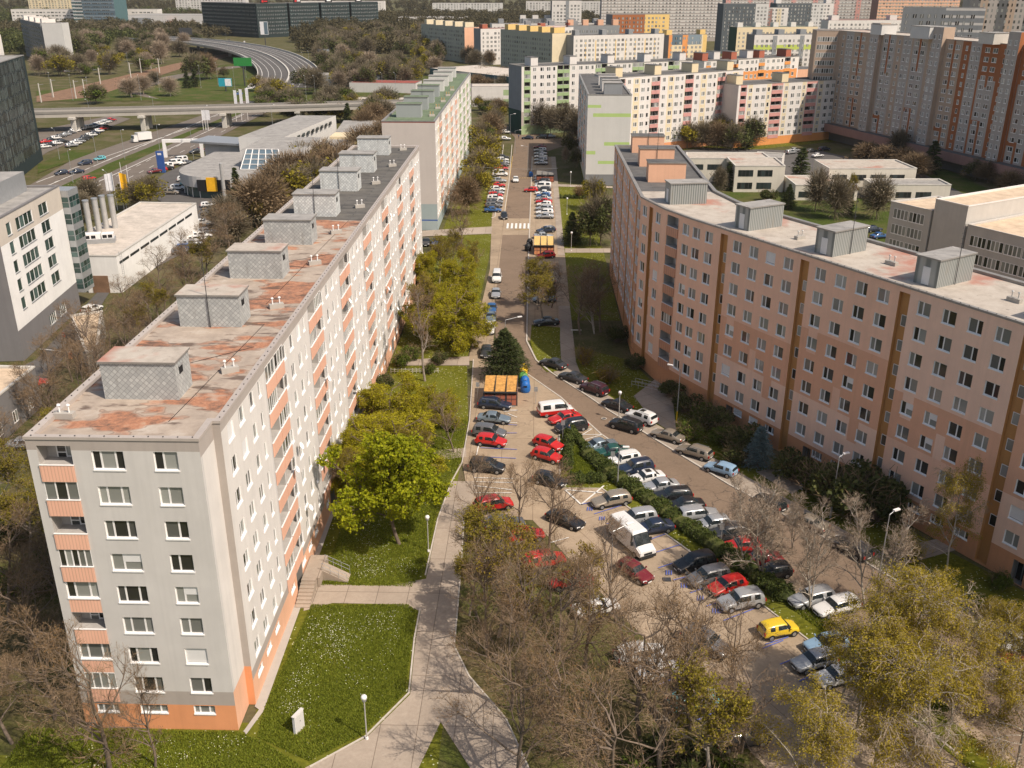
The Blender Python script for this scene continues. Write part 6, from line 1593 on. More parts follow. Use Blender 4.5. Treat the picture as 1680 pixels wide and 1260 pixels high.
# ---------------------------------------------------------------- far skyline
GF = 'distant apartment blocks'
def far(label, a, ang, L, dep, H, wall, roofm='roof_dark', nf=None, pitch=3.0, ww=1.5, cols=None, gable=None, boxes=None, cat='apartment block', name='apartment_block', win='glass', frontwin=True, sidewin=False, fl=2.8, group=GF, seed=0, side2=False, rgable=None):
    """a block seen from several hundred metres: front edge starts at a, runs at ang degrees"""
    t = math.radians(ang); b = (a[0] + L*math.cos(t), a[1] + L*math.sin(t)); P = along(a, b, dep)
    root = empty(name, label, cat, group, (a[0], a[1], 0)); O = Matrix.Translation((-a[0], -a[1], 0))
    R = random.Random(seed); W = Geo(); Wn = Geo(); n = nf or int((H - 3) / fl)
    for e in range(4):
        p, q = P[e], P[(e+1) % 4]; l = math.hypot(q[0]-p[0], q[1]-p[1]); ux, uy = (q[0]-p[0])/l, (q[1]-p[1])/l
        base = (gable or wall) if e == 3 else (rgable or wall) if e == 1 else wall
        cc = [c for c in (cols or [])] if e == 0 else []
        us = sorted({0.0, l} | {min(l, c[0]) for c in cc} | {min(l, c[1]) for c in cc}); zs = sorted({0.0, H} | {min(c[2], H) for c in cc} | {min(c[3], H) for c in cc})
        for i in range(len(us)-1):
            for j in range(len(zs)-1):
                um, zm = (us[i]+us[i+1])/2, (zs[j]+zs[j+1])/2; m = base
                for c in cc:
                    if c[0] < um < c[1] and c[2] < zm < c[3]: m = c[4]
                W.face([(p[0]+ux*us[i], p[1]+uy*us[i], zs[j]), (p[0]+ux*us[i+1], p[1]+uy*us[i+1], zs[j]), (p[0]+ux*us[i+1], p[1]+uy*us[i+1], zs[j+1]), (p[0]+ux*us[i], p[1]+uy*us[i], zs[j+1])], m)
        if (e == 0 and frontwin) or (e == 3 and sidewin) or (e == 1 and side2):
            s = 1.6; k = 0
            while s + ww < l - 1:
                w_ = ww if k % 4 else ww * .6
                for f in range(n):
                    z = 3.4 + fl*f
                    if R.random() < .04: continue
                    x0, y0 = p[0]+ux*s+uy*.04, p[1]+uy*s-ux*.04; x1, y1 = x0+ux*w_, y0+uy*w_
                    Wn.face([(x0,y0,z),(x1,y1,z),(x1,y1,z+1.5),(x0,y0,z+1.5)], win)
                    xm, ym = (x0+x1)/2 + uy*.02, (y0+y1)/2 - ux*.02
                    if ww > 1.2: Wn.face([(xm-ux*.08,ym-uy*.08,z),(xm+ux*.08,ym+uy*.08,z),(xm+ux*.08,ym+uy*.08,z+1.5),(xm-ux*.08,ym-uy*.08,z+1.5)], 'trim_white')
                s += pitch; k += 1
    ob('wall', W.mesh('wall'), root, O)
    g = Geo(); g.face([(x, y, H - .02) for x, y in P], roofm)
    for e in range(4):
        p, q = P[e], P[(e+1) % 4]; inn = inset(P, .4)
        g.face([(*p, H + .15), (*q, H + .15), (*inn[(e+1)%4], H + .15), (*inn[e], H + .15)], 'flash'); g.face([(*p, H-.02), (*q, H-.02), (*q, H+.15), (*p, H+.15)], 'flash')
        g.face([(*inn[(e+1)%4], H-.02), (*inn[e], H-.02), (*inn[e], H+.15), (*inn[(e+1)%4], H+.15)], 'flash')
    ob('roof', g.mesh('roof'), root, O)
    if Wn.f: ob('window', Wn.mesh('window'), root, O, kind='stuff')
    if boxes:
        nb, bm, bw, bd, bh = boxes
        for i in range(nb):
            u = (.06 + .88 * i / max(1, nb-1)) * L; v = dep * .45
            x, y = a[0] + math.cos(t)*u - math.sin(t)*v, a[1] + math.sin(t)*u + math.cos(t)*v
            g = Geo(); g.box(-bw/2, bw/2, -bd/2, bd/2, 0, bh, bm, top='roof_grey'); ob('lift_housing', gmesh('lift_housing', g), root, O @ Matrix.Translation((x, y, H)) @ Matrix.Rotation(t, 4, 'Z'))
    return root
def stripes(L, H, mats, w, z0=3):
    return [(i*w, i*w + w*.5, z0, H - .6, mats[i % len(mats)]) for i in range(int(L/w))]

far('grey green block with five cream roof boxes and sunlit mural gable', (-91, 795), -58, 72, 12, 24, 'olive_shade', 'roof_dark', rgable='wall_orange2', boxes=(5, 'cream', 4, 7, 3.4), pitch=2.6, ww=1.3, seed=1)
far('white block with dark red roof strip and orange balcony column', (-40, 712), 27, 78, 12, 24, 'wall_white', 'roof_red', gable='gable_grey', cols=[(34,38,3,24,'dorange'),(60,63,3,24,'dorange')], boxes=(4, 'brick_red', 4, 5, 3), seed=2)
far('olive grey block with five yellow roof boxes and cream gable', (-25, 684), -58, 64, 14, 25, 'olive_shade', 'roof_dark', rgable='cream', boxes=(5, 'yellow', 4.5, 8, 3.4), pitch=2.8, ww=1.3, seed=3, gable='cream')
far('white block with thin yellow vertical stripes in the middle distance', (22, 626), 24, 64, 12, 24, 'wall_white', 'roof_dark', gable='gable_grey', cols=stripes(64, 24, ['yellow'], 5.4) and [(x, x+.7, 3, 21, 'yellow') for x in range(8, 64, 7)], boxes=(4, 'gable_grey', 3, 5, 3), pitch=2.9, seed=4)
far('orange and yellow block with light blue top panels', (84, 655), 22, 28, 12, 23, 'hy', 'roof_dark', gable='gable_dk', cols=[(0, 24, 17, 23, 'glass_blue'), (0,2.4,3,23,'dorange'),(10,14,3,23,'dorange'),(25,28,3,23,'yellow')], boxes=(2, 'yellow', 4, 5, 3), seed=5)
far('tall ochre yellow block rising behind the striped white block', (55, 760), 18, 46, 13, 32, 'yellow', 'roof_dark', gable='gable_dk', cols=[(0, 26, 3, 32, 'hr_rust')], seed=6)
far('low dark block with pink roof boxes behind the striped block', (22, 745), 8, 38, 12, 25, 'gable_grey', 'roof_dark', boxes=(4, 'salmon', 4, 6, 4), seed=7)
far('white and pink block half hidden behind yellow roof boxes', (-10, 742), 12, 60, 12, 25, 'wall_white', 'roof_dark', cols=stripes(60, 25, ['pink', 'cream'], 9), boxes=(4, 'gable_grey', 4, 5, 3), seed=8)
far('white slab with lime green storey left of the tower', (133, 629), 12, 66, 12, 24.5, 'wall_white', 'roof_dark', gable='gable_dk', cols=[(0, 66, 15.6, 18.6, 'lime'), (12,15,3,24,'gable_grey'), (30,33,3,24,'gable_grey'), (47,50,3,24,'gable_grey')], boxes=(5, 'gable_grey', 4, 6, 3), seed=9)
far('dark green and cream slab behind the lime storey block', (140, 722), 14, 62, 13, 25, 'hy', 'roof_green', gable='deepgreen', boxes=(5, 'wall_white', 4, 5, 3), seed=10)
far('peach and white school like block with scaffold beside the tower', (111, 470), 16, 36, 14, 17, 'wall_orange2', 'roof_dark', gable='gable_dk', cols=[(0, 36, 5.5, 7.6, 'wall_white'), (0, 36, 9.4, 11.4, 'wall_white')], nf=4, seed=11)
far('dark slate tower with white gable left of the lime storey block', (150, 838), 8, 38, 16, 38, 'slate', 'roof_dark', gable='slate', cols=[(27, 38, 3, 38, 'iwhite')], seed=12)
far('second dark slate tower with white end wall right of the first', (208, 905), 8, 52, 16, 37, 'slate', 'roof_dark', gable='slate', cols=[(32, 43, 3, 37, 'iwhite'), (43, 52, 3, 37, 'wall_white')], boxes=(2, 'wall_white', 5, 6, 5), seed=13)
far('white low block with dark red roof left of the tower top', (225, 800), 10, 110, 13, 27, 'wall_white', 'roof_red', boxes=(3, 'wall_white', 6, 6, 3.5), pitch=3.4, seed=14)
far('white and brown block squeezed between the dark slate towers', (180, 880), 8, 34, 14, 34, 'wall_white', 'roof_dark', cols=stripes(34, 34, ['hr_pink', 'cream'], 8), seed=15)
far('tall white striped high rise row at the top centre', (62, 1010), 2, 118, 16, 47, 'hr_grey', 'roof_dark', cols=[(0, 118, 4+2.8*k, 5.3+2.8*k, 'wall_white') for k in range(15)], pitch=3.4, seed=16)
far('pinkish white striped high rise row right of the white row', (188, 1040), 3, 150, 16, 47, 'hr_grey', 'roof_dark', cols=[(0, 150, 4+2.8*k, 5.3+2.8*k, 'iwhite') for k in range(15)] + [(i*22, i*22+5, 3, 47, 'pink') for i in range(7)], pitch=3.4, seed=17)
far('peach striped high rise above the white block with dark red roof', (330, 1010), 6, 82, 16, 49, 'wall_orange2', 'roof_dark', cols=[(0, 82, 4+2.8*k, 5.2+2.8*k, 'hr_tan') for k in range(16)], pitch=3.2, gable='hr_pink', seed=18)
far('dark brown slab of high rises on the right skyline', (232, 560), -8, 120, 16, 49, 'hr_grey', 'roof_dark', cols=[(i*14, i*14+5, 3, 49, 'dk_conc') for i in range(9)] + [(i*14+5, i*14+9, 3, 49, 'hr_tan') for i in range(9)], pitch=2.4, ww=1.0, seed=19)
far('grey tower top with white frame balconies behind the brown tower', (165, 470), -20, 34, 14, 44, 'gable_grey', 'roof_dark', cols=[(18, 34, 34+3*k, 35+3*k, 'wall_white') for k in range(4)], seed=20)
far('white tower standing alone left of the high rise row', (12, 900), 4, 26, 16, 39, 'wall_white', 'roof_dark', gable='slate', cols=[(12, 15, 3, 39, 'gable_grey')], seed=21)
far('beige low block with white roof boxes left of the high rise row', (-16, 905), 5, 50, 13, 24, 'hy', 'roof_dark', boxes=(5, 'wall_white', 5, 6, 3), cols=[(0, 22, 3, 24, 'gable_dk')], seed=22)
far('long thin white block behind the dark red roof', (-36, 800), 10, 130, 13, 24, 'wall_white', 'roof_dark', boxes=(7, 'gable_grey', 4, 5, 3.5), seed=23)
# dark office complex
A0, B0, C0_ = (-372, 1130), (-290, 1052), (-176, 1172)
HC = 33
GC = 'dark glass office complex'
def ribbon(label, p, q, dep, H, seed):
    root = far(label, p, math.degrees(math.atan2(q[1]-p[1], q[0]-p[0])), math.hypot(q[0]-p[0], q[1]-p[1]), dep, H, 'cx_dark', 'roof_dark', cols=[(0, 200, 4.2+3.6*k, 4.9+3.6*k, 'cx_band') for k in range(8)], frontwin=True, nf=8, fl=3.6, pitch=2.2, ww=1.9, win='glass_dark', cat='office building', name='office_building', group=GC, seed=seed)
    return root
ribbon('dark teal glass office wing facing left by the elevated road', A0, B0, 22, HC, 30)
q = B0
for i in range(4):
    t = math.atan2(C0_[1]-B0[1], C0_[0]-B0[0]); L = 37
    p = (B0[0] + math.cos(t)*40*i, B0[1] + math.sin(t)*40*i); q = (p[0] + math.cos(t)*L, p[1] + math.sin(t)*L)
    rt = ribbon('dark banded glass office wing, %s from the left corner of the complex' % ORD[i], p, q, 24, HC, 31 + i)
    g = Geo(); g.box(6, 15, .5, 1.2, HC + .3, HC + 4.2, 'dark')
    if i in (0, 1): g.box(7.5, 9.5, .2, .49, HC + 1.2, HC + 3.2, 'sign_red'); g.box(10.2, 14, .2, .49, HC + 1.7, HC + 2.7, 'sign_red' if i == 0 else 'trim_white')
    else: g.box(8, 13, .2, .49, HC + 1.4, HC + 2.8, 'trim_white')
    o = ob('roof_sign', g.mesh('roof_sign'), rt); o.rotation_euler = (0, 0, t)
# far left group
far('grey slab block with plain pale gable at the far left', (-404, 790), -56, 100, 14, 27, 'gable_dk', 'roof_beige', gable='iwhite', pitch=3, seed=40, boxes=(4, 'wall_white', 7, 9, 3))
o = far('pale grey gable block standing across the end of the grey slab', (-346, 705), 3, 14, 12, 27.5, 'iwhite', 'roof_grey', frontwin=False, seed=41)
far('white apartment block with red and orange balcony columns at the left edge', (-395, 612), -3, 62, 14, 24, 'wall_white', 'roof_dark', cols=[(20, 26, 3, 24, 'yellow'), (32, 38, 3, 24, 'brick_red')], pitch=4, ww=2.2, seed=42)
far('white apartment block behind the one with red balconies', (-492, 722), 3, 96, 14, 26, 'wall_white', 'roof_dark', cols=[(50, 54, 3, 24, 'brick_red')], pitch=4, ww=2.2, boxes=(3, 'wall_white', 8, 8, 3.5), seed=43)
far('blue green glass office tower with striped left side', (-590, 1290), -8, 58, 30, 62, 'teal', 'roof_grey', cols=[(0, 14, 6+4*k, 7.8+4*k, 'iwhite') for k in range(13)] + [(14, 58, 0, 62, 'glass_blue')], frontwin=True, fl=4, pitch=3, ww=2.6, win='glass_dark', cat='office tower', name='office_tower', group=None, seed=44)
sh = far('grey shopping centre with red and orange sign boxes', (-500, 1240), -4, 170, 60, 16, 'wall_lgrey', 'roof_grey', frontwin=False, cat='shopping centre', name='shopping_centre', group=None, seed=45)
g = Geo(); g.box(5, 45, -2, -.5, 5, 13, 'gable_grey'); g.box(46, 62, -3, -.5, 4, 16, 'sign_red'); g.box(64, 88, -3, -.5, 9, 16, 'wall_white'); g.box(50, 58, -14, -4, 0, 9, 'brick_red'); g.box(90, 168, -2, -.5, 6, 8, 'wall_white')
sgn = ob('sign_box', g.mesh('sign_box'), sh)
far('long white office row with dark windows near the top left', (-690, 1330), 3, 190, 20, 20, 'wall_white', 'roof_grey', fl=4, pitch=5, ww=3.4, seed=46, cat='office building', name='office_building')
for i, (x, y, L, H, m, lb) in enumerate([(-960, 1500, 90, 26, 'wall_white', 'white'), (-800, 1600, 110, 30, 'hy', 'cream'), (-620, 1750, 120, 28, 'wall_lgrey', 'pale grey'), (-420, 1800, 150, 22, 'wall_white', 'long white'), (-180, 1750, 120, 20, 'iwhite', 'off white'), (-20, 1700, 160, 24, 'wall_lgrey', 'wide pale'), (180, 1800, 180, 22, 'wall_white', 'broad white'), (420, 1750, 160, 26, 'hy', 'sandy')]):
    far('%s building on the skyline, %s from the left along the top edge' % (lb, ORD[i]), (x, y), 2, L, 20, H, m, 'roof_grey', pitch=5, ww=2.6, seed=60 + i, cat='building', name='skyline_building', group='skyline buildings')
ml = far('long low white shop hall right of the dark office complex', (-166, 1215), 0, 80, 40, 15, 'wall_white', 'roof_grey', frontwin=False, cat='shop hall', name='shop_hall', group=None, seed=50)
g = Geo(); g.box(0, 78, -.6, -.1, 2, 9, 'gable_grey'); ob('shop_front', g.mesh('shop_front'), ml)
far('grey blue shed with long pitched roof in the park', (-128, 560), 0, 40, 20, 6, 'gable_grey', 'roof_grey', frontwin=False, cat='shed', name='shed', group=None, seed=51)
far('shed with rust red roof beside the grey one in the park', (-100, 530), -6, 36, 16, 5, 'wall_lgrey', 'roof_red', frontwin=False, cat='shed', name='shed', group=None, seed=52)
far('low beige hut among the trees beyond the bridge', (-92, 455), -4, 30, 12, 4.5, 'hy', 'roof_beige', pitch=5, ww=3, nf=1, cat='hut', name='hut', group=None, seed=53)
gw = far('long grey green hall with white end panel left of the white and green block', (-60, 560), -48, 96, 34, 10, 'teal', 'roof_beige', frontwin=False, gable='wall_white', cat='hall', name='hall', group=None, seed=54)
far('white panel hall end beside the long grey green hall', (-31, 470), 4, 26, 14, 9, 'wall_white', 'roof_beige', frontwin=False, cols=[(15, 26, 1, 3.4, 'green_l'), (15, 26, 5, 7.6, 'green_l')], cat='hall', name='hall', group=None, seed=55)

# ---------------------------------------------------------------- bridge and elevated road
br = empty('road_bridge', 'long concrete road bridge crossing the wide road at the left', 'bridge', None, (-130, 400, 0))
BM = Matrix.Translation((130, -400, 0))
ln_ = [(-240, 378), (-192, 384), (-130, 399), (-62, 418), (-40, 423)]
g = Geo(); strip(ln_, 11, 0, 'asphalt_hwy', g, False, h=7.6); g2 = Geo()
g = Geo()
def deck(g, pts, w, z0, z1, m, top):
    p = [Vector(q[:2]) for q in pts]; L, R = [], []
    for i in range(len(p)):
        d = (p[min(i+1, len(p)-1)] - p[max(i-1, 0)]).normalized(); n_ = Vector((-d.y, d.x))*w/2; L.append(p[i]+n_); R.append(p[i]-n_)
    zz = [(q[2] if len(q) > 2 else 0) for q in pts]
    for i in range(len(p)-1):
        a0, a1 = z0 + zz[i], z0 + zz[i+1]; b0, b1 = z1 + zz[i], z1 + zz[i+1]
        g.face([(*R[i],b0),(*R[i+1],b1),(*L[i+1],b1),(*L[i],b0)], top); g.face([(*R[i],a0),(*R[i+1],a1),(*R[i+1],b1),(*R[i],b0)], m)
        g.face([(*L[i+1],a1),(*L[i],a0),(*L[i],b0),(*L[i+1],b1)], m); g.face([(*L[i],a0),(*L[i+1],a1),(*R[i+1],a1),(*R[i],a0)], m)
    return L, R
Lp, Rp = deck(g, ln_, 12, 5.8, 7.2, 'conc', 'asphalt_hwy'); ob('deck', g.mesh('deck'), br, BM)
for side in (Lp, Rp):
    g = Geo(); deck(g, [(q.x, q.y) for q in side], .35, 7.2, 8.1, 'conc_d', 'conc'); ob('railing', g.mesh('railing'), br, BM)
g = Geo(); deck(g, [((a.x+b.x)/2 - .0, (a.y+b.y)/2) for a, b in zip(Lp, Rp)], .4, 7.2, 7.9, 'conc', 'conc_l'); ob('median_barrier', g.mesh('median_barrier'), br, BM)
for i, (x, y) in enumerate([(-181, 384), (-156, 390), (-126, 398), (-98, 407)]):
    g = Geo()
    for d in (-3.5, 0, 3.5): g.box(x - .8, x + .8, y + d*1.0 - .6, y + d*1.0 + .6, 0, 5.0, 'conc_l')
    g.box(x - 1.1, x + 1.1, y - 5.4, y + 5.4, 5.0, 5.8, 'conc_l'); ob('pier', g.mesh('pier'), br, BM)
# elevated motorway curve
er = empty('elevated_road', 'curved elevated motorway sweeping past the dark office complex', 'elevated road', None, (-200, 700, 0)); EM = Matrix.Translation((200, -700, 0))
px_ = [(235,62,7),(300,66,7),(350,71,7),(400,79,7),(438,90,6.5),(462,104,5),(473,117,3),(473,130,1.2),(463,144,.3)]
pts = []
for x, y, z in px_: X, Y = G(x, y, z); pts.append((X, Y, z))
def smooth(P, n=5):
    out = []
    for i in range(len(P)-1):
        p0, p1, p2, p3 = [np.array(P[max(0, min(len(P)-1, k))]) for k in (i-1, i, i+1, i+2)]
        for j in range(n):
            t = j/n; out.append(tuple(.5*((2*p1) + (-p0+p2)*t + (2*p0-5*p1+4*p2-p3)*t*t + (-p0+3*p1-3*p2+p3)*t**3)))
    return out + [P[-1]]
pts = smooth(pts)
g = Geo(); Lp, Rp = deck(g, pts, 37, -1.0, 0.02, 'conc', 'asphalt_dark'); ob('deck', g.mesh('deck'), er, EM)
for side in (Lp, Rp):
    g = Geo(); deck(g, [(q.x, q.y, pts[i][2]) for i, q in enumerate(side)], .5, 0, 1.0, 'conc_l', 'conc_l'); ob('railing', g.mesh('railing'), er, EM)
g = Geo()
for off, w in ((0, .9), (-16, .3), (16, .3), (-4.5, .2), (4.5, .2), (-8.3, .2), (8.3, .2), (-12.2, .2), (12.2, .2)):
    P2 = []
    for i in range(len(pts)):
        d = Vector((pts[min(i+1, len(pts)-1)][0] - pts[max(i-1,0)][0], pts[min(i+1, len(pts)-1)][1] - pts[max(i-1,0)][1])).normalized(); P2.append((pts[i][0] - d.y*off, pts[i][1] + d.x*off, pts[i][2]))
    deck(g, P2, w, .02, .05 if off else .7, 'conc_l', 'conc_l' if off == 0 else 'paint_white')
ob('lane_line', g.mesh('lane_line'), er, EM, kind='stuff')
for i in range(2, len(pts) - 14, 4):
    g = Geo(); x, y, z = pts[i]
    for d in (-7, 7): g.box(x + d - 1, x + d + 1, y - 1, y + 1, 0, z - 1, 'conc')
    ob('pier', g.mesh('pier'), er, EM)

# ---------------------------------------------------------------- street furniture
def lamp(x, y, h, label, group='street lamps', arm=1.6, az=0.0, m='metal_grey'):
    r = empty('street_lamp', label, 'street lamp', group, (x, y, 0), az)
    k = ('lamp', round(h, 1), arm)
    if k not in _mc:
        g = Geo(); g.tube((0,0,0), (0,0,1.4), .10, .09, 'bin_yellow' if h == 7.8 and arm == 1.2 else m, 8); g.tube((0,0,1.4), (0,0,h-.3), .075, .045, m, 8); g.tube((0,0,h-.3), (arm,0,h), .04, .035, m, 6)
        a = g.mesh('pole'); g = Geo(); g.box(arm - .1, arm + .65, -.14, .14, h - .05, h + .09, 'trim_white'); _mc[k] = (a, g.mesh('lamp_head'))
    ob('pole', _mc[k][0], r); ob('lamp_head', _mc[k][1], r)
def globe(x, y, h, label):
    r = empty('globe_lamp', label, 'street lamp', 'short globe lamps', (x, y, 0))
    if 'globe' not in _mc:
        g = Geo(); g.tube((0,0,0), (0,0,.25), .14, .12, 'trim_white', 8); g.tube((0,0,.25), (0,0,3.85), .06, .05, 'pipe', 8); g.tube((0,0,3.8), (0,0,3.95), .16, .2, 'metal_grey', 10)
        b = Geo(); b.lathe([(.02, 3.93), (.17, 3.97), (.24, 4.1), (.24, 4.2), (.17, 4.33), (.02, 4.38)], 'trim_white', 12); _mc['globe'] = (g.mesh('pole'), b.mesh('lamp_shade', 60))
    ob('pole', _mc['globe'][0], r); ob('lamp_shade', _mc['globe'][1], r)
x, y = G(602, 1213); globe(x, y, 4.2, 'short globe lamp on the lawn in front of the footpath fork')
for (px, py), w in (((703, 905), 'beside the maple next to the footpath'), ((739, 695), 'on the lawn edge left of the plaza'), ((936, 306), 'on the sunny lawn beside the hedge row'), ((937, 412), 'on the shaded lawn by the cross path'), ((930, 352), 'behind the round tree on the sunny lawn'), ((1015, 690), 'on the pavement by the white off roader')):
    x, y = G(px, py); globe(x, y, 4.2, 'white globe lamp ' + w)
for (px, py), h, az, w, arm in (((1362, 850), 7.9, 0.4, 'standing before the peach facade at the blue spruce', .6), ((1110, 690), 7.8, 2.6, 'with yellow foot beside the peach block entrance', 1.2), ((829, 566), 4.6, .35, 'above the pine tip by the bin shelter', 2.2), ((1013, 798), 5.2, 0, 'rising out of the hedge island', .5), ((866, 282), 8, 3.1, 'at the left kerb of the far street', 1.6), ((845, 252), 8, 0, 'near the top end of the street', 1.6),
                                ((1000, 985), 8.0, .5, 'in the lower car park under bare twigs', 1.6), ((1440, 955), 8.0, .5, 'between the birches at the lower right', .6), ((837, 222), 8, .4, 'at the dark green gable corner', 1.6)):
    x, y = G(px, py); lamp(x, y, h, 'grey street lamp ' + w, arm=arm, az=az)
hl = [(120,300),(160,268),(205,262),(263,252),(318,262),(98,262),(185,345),(150,205),(255,200),(340,215),(448,213),(398,190)]
for i, (px, py) in enumerate(sorted(hl)):
    x, y = G(px, py); lamp(x, y, 10, 'tall curved lamp, %s from the left along the wide road' % ORD[i], 'lamps along the wide road', 2.4, 2.3 + (i % 2)*3.1)
hl = [(86,160),(120,165),(148,170),(165,120),(212,120),(232,165),(262,150),(330,145),(358,140),(386,150),(404,128),(498,118),(508,115),(503,166),(518,166),(628,160),(650,160),(352,60),(372,70),(410,60),(346,130),(438,55),(470,52),(812,165),(822,150)]
for i, (px, py) in enumerate(sorted(hl)):
    x, y = G(px, py); lamp(x, y, 12, 'slim tall mast lamp, %s from the left beyond the bridge' % ORD[i], 'mast lamps beyond the bridge', 2.0, 2.0)
# flags and masts
for i, (px, py, fm, h) in enumerate([(193, 345, 'flag_white', 9.8), (204, 345, 'flag_yellow', 9.8), (208, 342, 'pipe', 12), (215, 325, 'pipe', 9)]):
    x, y = G(px, py); r = empty('flag_pole', ['white flag on a tall pole behind the industrial hall', 'yellow flag on a tall pole behind the industrial hall', 'bare flag pole behind the industrial hall next to yellow flag', 'short bare flag pole behind the industrial hall'][i], 'flag pole', 'flags by the wide road', (x, y, 0))
    g = Geo(); g.tube((0,0,0), (0,0,h), .09, .05, 'trim_white', 6); ob('pole', g.mesh('pole'), r)
    if i < 2:
        g = Geo()
        for k in range(6):
            a, b = k/6, (k+1)/6; f = lambda t: (-(2.0)*t if i == 0 else 1.9*t, .25*math.sin(t*5), 0)
            p, q = f(a), f(b); g.face([(p[0], p[1], h - 4.6), (q[0], q[1], h - 4.6 - .3), (q[0], q[1], h - .2 - .3*b), (p[0], p[1], h - .2 - .3*a)], fm)
        ob('flag', g.mesh('flag'), r)
for i, (px, py) in enumerate([(388, 200), (397, 198), (407, 197), (334, 214), (338, 214), (342, 214)]):
    x, y = G(px, py); r = empty('flag_pole', 'slim white banner pole, %s from the left around the dealership' % ORD[i], 'flag pole', 'banner poles', (x, y, 0)); g = Geo(); g.tube((0,0,0), (0,0,13 if i < 3 else 8), .1, .07, 'trim_white', 6); ob('pole', g.mesh('pole'), r); g = Geo(); g.box(.08, 1.2, -.02, .02, 7 if i < 3 else 4, 12.8 if i < 3 else 7.8, 'flag_white'); ob('banner', g.mesh('banner'), r)
def billboard(px, py, h, w, bh, m, label, m2=None):
    x, y = G(px, py); r = empty('billboard', label, 'billboard', 'hoardings in the meadow', (x, y, 0)); g = Geo(); g.tube((0,0,0), (0,0,h), .4, .4, 'metal_dark', 8); ob('post', g.mesh('post'), r)
    g = Geo(); g.box(-w/2, w/2, -.3, .3, h, h + bh, m); 
    if m2: g.box(0, w/2 - .2, -.36, -.303, h + .3, h + bh - .3, m2)
    ob('panel', g.mesh('panel'), r)
billboard(371, 150, 2.6, 7, 4.2, 'billboard_teal', 'teal and white hoarding on the meadow beyond the bridge', 'flag_white')
billboard(402, 142, 11, 10, 4.4, 'billboard_green', 'green hoarding high on a dark mast beside the elevated road')
billboard(307, 74, 9, 12, 6, 'metal_dark', 'dark hoarding left of the elevated road curve')
billboard(436, 76, 10, 7, 11, 'flag_white', 'tall white hoarding in front of the dark office complex', 'glass_blue')
billboard(533, 115, 8, 8, 5.4, 'metal_dark', 'dark blue hoarding in the park right of the motorway', 'glass_blue')
x, y = G(266, 283); r = empty('sign_pylon', 'dark blue sign pylon beside the row of vans', 'sign', None, (x, y, 0)); g = Geo(); g.box(-1.1, 1.1, -.3, .3, 0, 6.5, 'sign_blue'); ob('panel', g.mesh('panel'), r); g = Geo(); g.box(-.6, .6, -.34, -.303, 5.4, 6.0, 'flag_white'); ob('emblem', g.mesh('emblem'), r)
r = empty('entrance_gantry', 'white square entrance gantry beside the dealership', 'gantry', None, (*G(300, 258), 0), .15); g = Geo(); g.box(-6, -5, -.6, .6, 0, 5, 'trim_white'); g.box(6, 7, -.6, .6, 0, 5, 'trim_white'); g.box(-6, 7, -.6, .6, 5, 6, 'trim_white'); ob('frame', g.mesh('frame'), r)
# railway masts
for i, (px, py) in enumerate([(68,168),(88,160),(125,162),(140,160),(165,138),(215,128),(232,120),(248,113),(262,120)]):
    x, y = G(px, py); r = empty('railway_mast', 'pale railway mast, %s from the left beyond the bridge' % ORD[i], 'railway mast', 'railway masts', (x, y, 0)); g = Geo(); g.tube((0,0,0), (0,0,9), .32, .25, 'conc_l', 6); g.tube((0,0,8.2), (2.4,0,8.5), .1, .08, 'metal_grey', 5); ob('mast', g.mesh('mast'), r)

# bin shelters
def shelter(x0, x1, y0, y1, h, rm, wm, label, n=3, tilt=.25):
    r = empty('bin_shelter', label, 'bin shelter', 'bin shelters', ((x0+x1)/2, (y0+y1)/2, .08)); w, d = (x1-x0)/2, (y1-y0)/2
    g = Geo()
    for i in range(n):
        a, b = -w + 2*w*i/n + .05, -w + 2*w*(i+1)/n - .05
        k = 8
        for j in range(k):
            u, v = a + (b-a)*j/k, a + (b-a)*(j+.5)/k; t = a + (b-a)*(j+1)/k
            g.face([(u,-d-.3,h-tilt),(v,-d-.3,h-tilt+.06),(v,d+.3,h+.06),(u,d+.3,h)], rm); g.face([(v,-d-.3,h-tilt+.06),(t,-d-.3,h-tilt),(t,d+.3,h),(v,d+.3,h+.06)], rm)
        g.box(b, b + .1, -d-.32, d+.3, h-.1, h+.02, 'metal_dark')
    g.box(-w-.05, w+.05, -d-.38, -d-.31, h-tilt-.2, h-tilt+.04, 'metal_dark'); ob('roof', g.mesh('roof'), r)
    g = Geo(); g.box(-w, w, d-.1, d, 0, h-.15, wm); g.box(-w, -w+.1, -d, d-.1, 0, h-.35, wm); g.box(w-.1, w, -d, d-.1, 0, h-.35, wm); ob('wall', g.mesh('wall'), r)
    for i in range(n + 1):
        g = Geo(); x = -w + 2*w*i/n; g.box(x-.05, x+.05, -d-.1, -d, 0, h-tilt, 'metal_dark'); ob('post', g.mesh('post'), r)
    g = Geo()
    for i in range(n):
        a = -w + 2*w*i/n + .1; b = a + 2*w/n - .2
        for t in (a, (a+b)/2, b): g.box(t-.03, t+.03, -d-.14, -d-.1, .1, h-tilt-.5, 'metal_dark')
        g.box(a, b, -d-.13, -d-.1, .1, h-tilt-.55, 'brick_red' if wm != 'cont_orange' else 'cont_orange'); g.box(a, b, -d-.16, -d-.135, 1.0, 1.06, 'metal_dark')
    ob('front_screen', g.mesh('front_screen'), r)
shelter(-7.05, -2.35, 122.9, 127.6, 2.45, 'wood_yellow', 'pink', 'bin shelter with yellow corrugated roof under the pine on the plaza')
shelter(-.4, 4.0, 203.5, 210, 2.4, 'yellow', 'cont_orange', 'bin shelter with orange front near the zebra crossing')
shelter(.0, 5.2, 285.5, 290, 2.4, 'conc_d', 'dark', 'grey bin shelter in shade among the right row of cars')
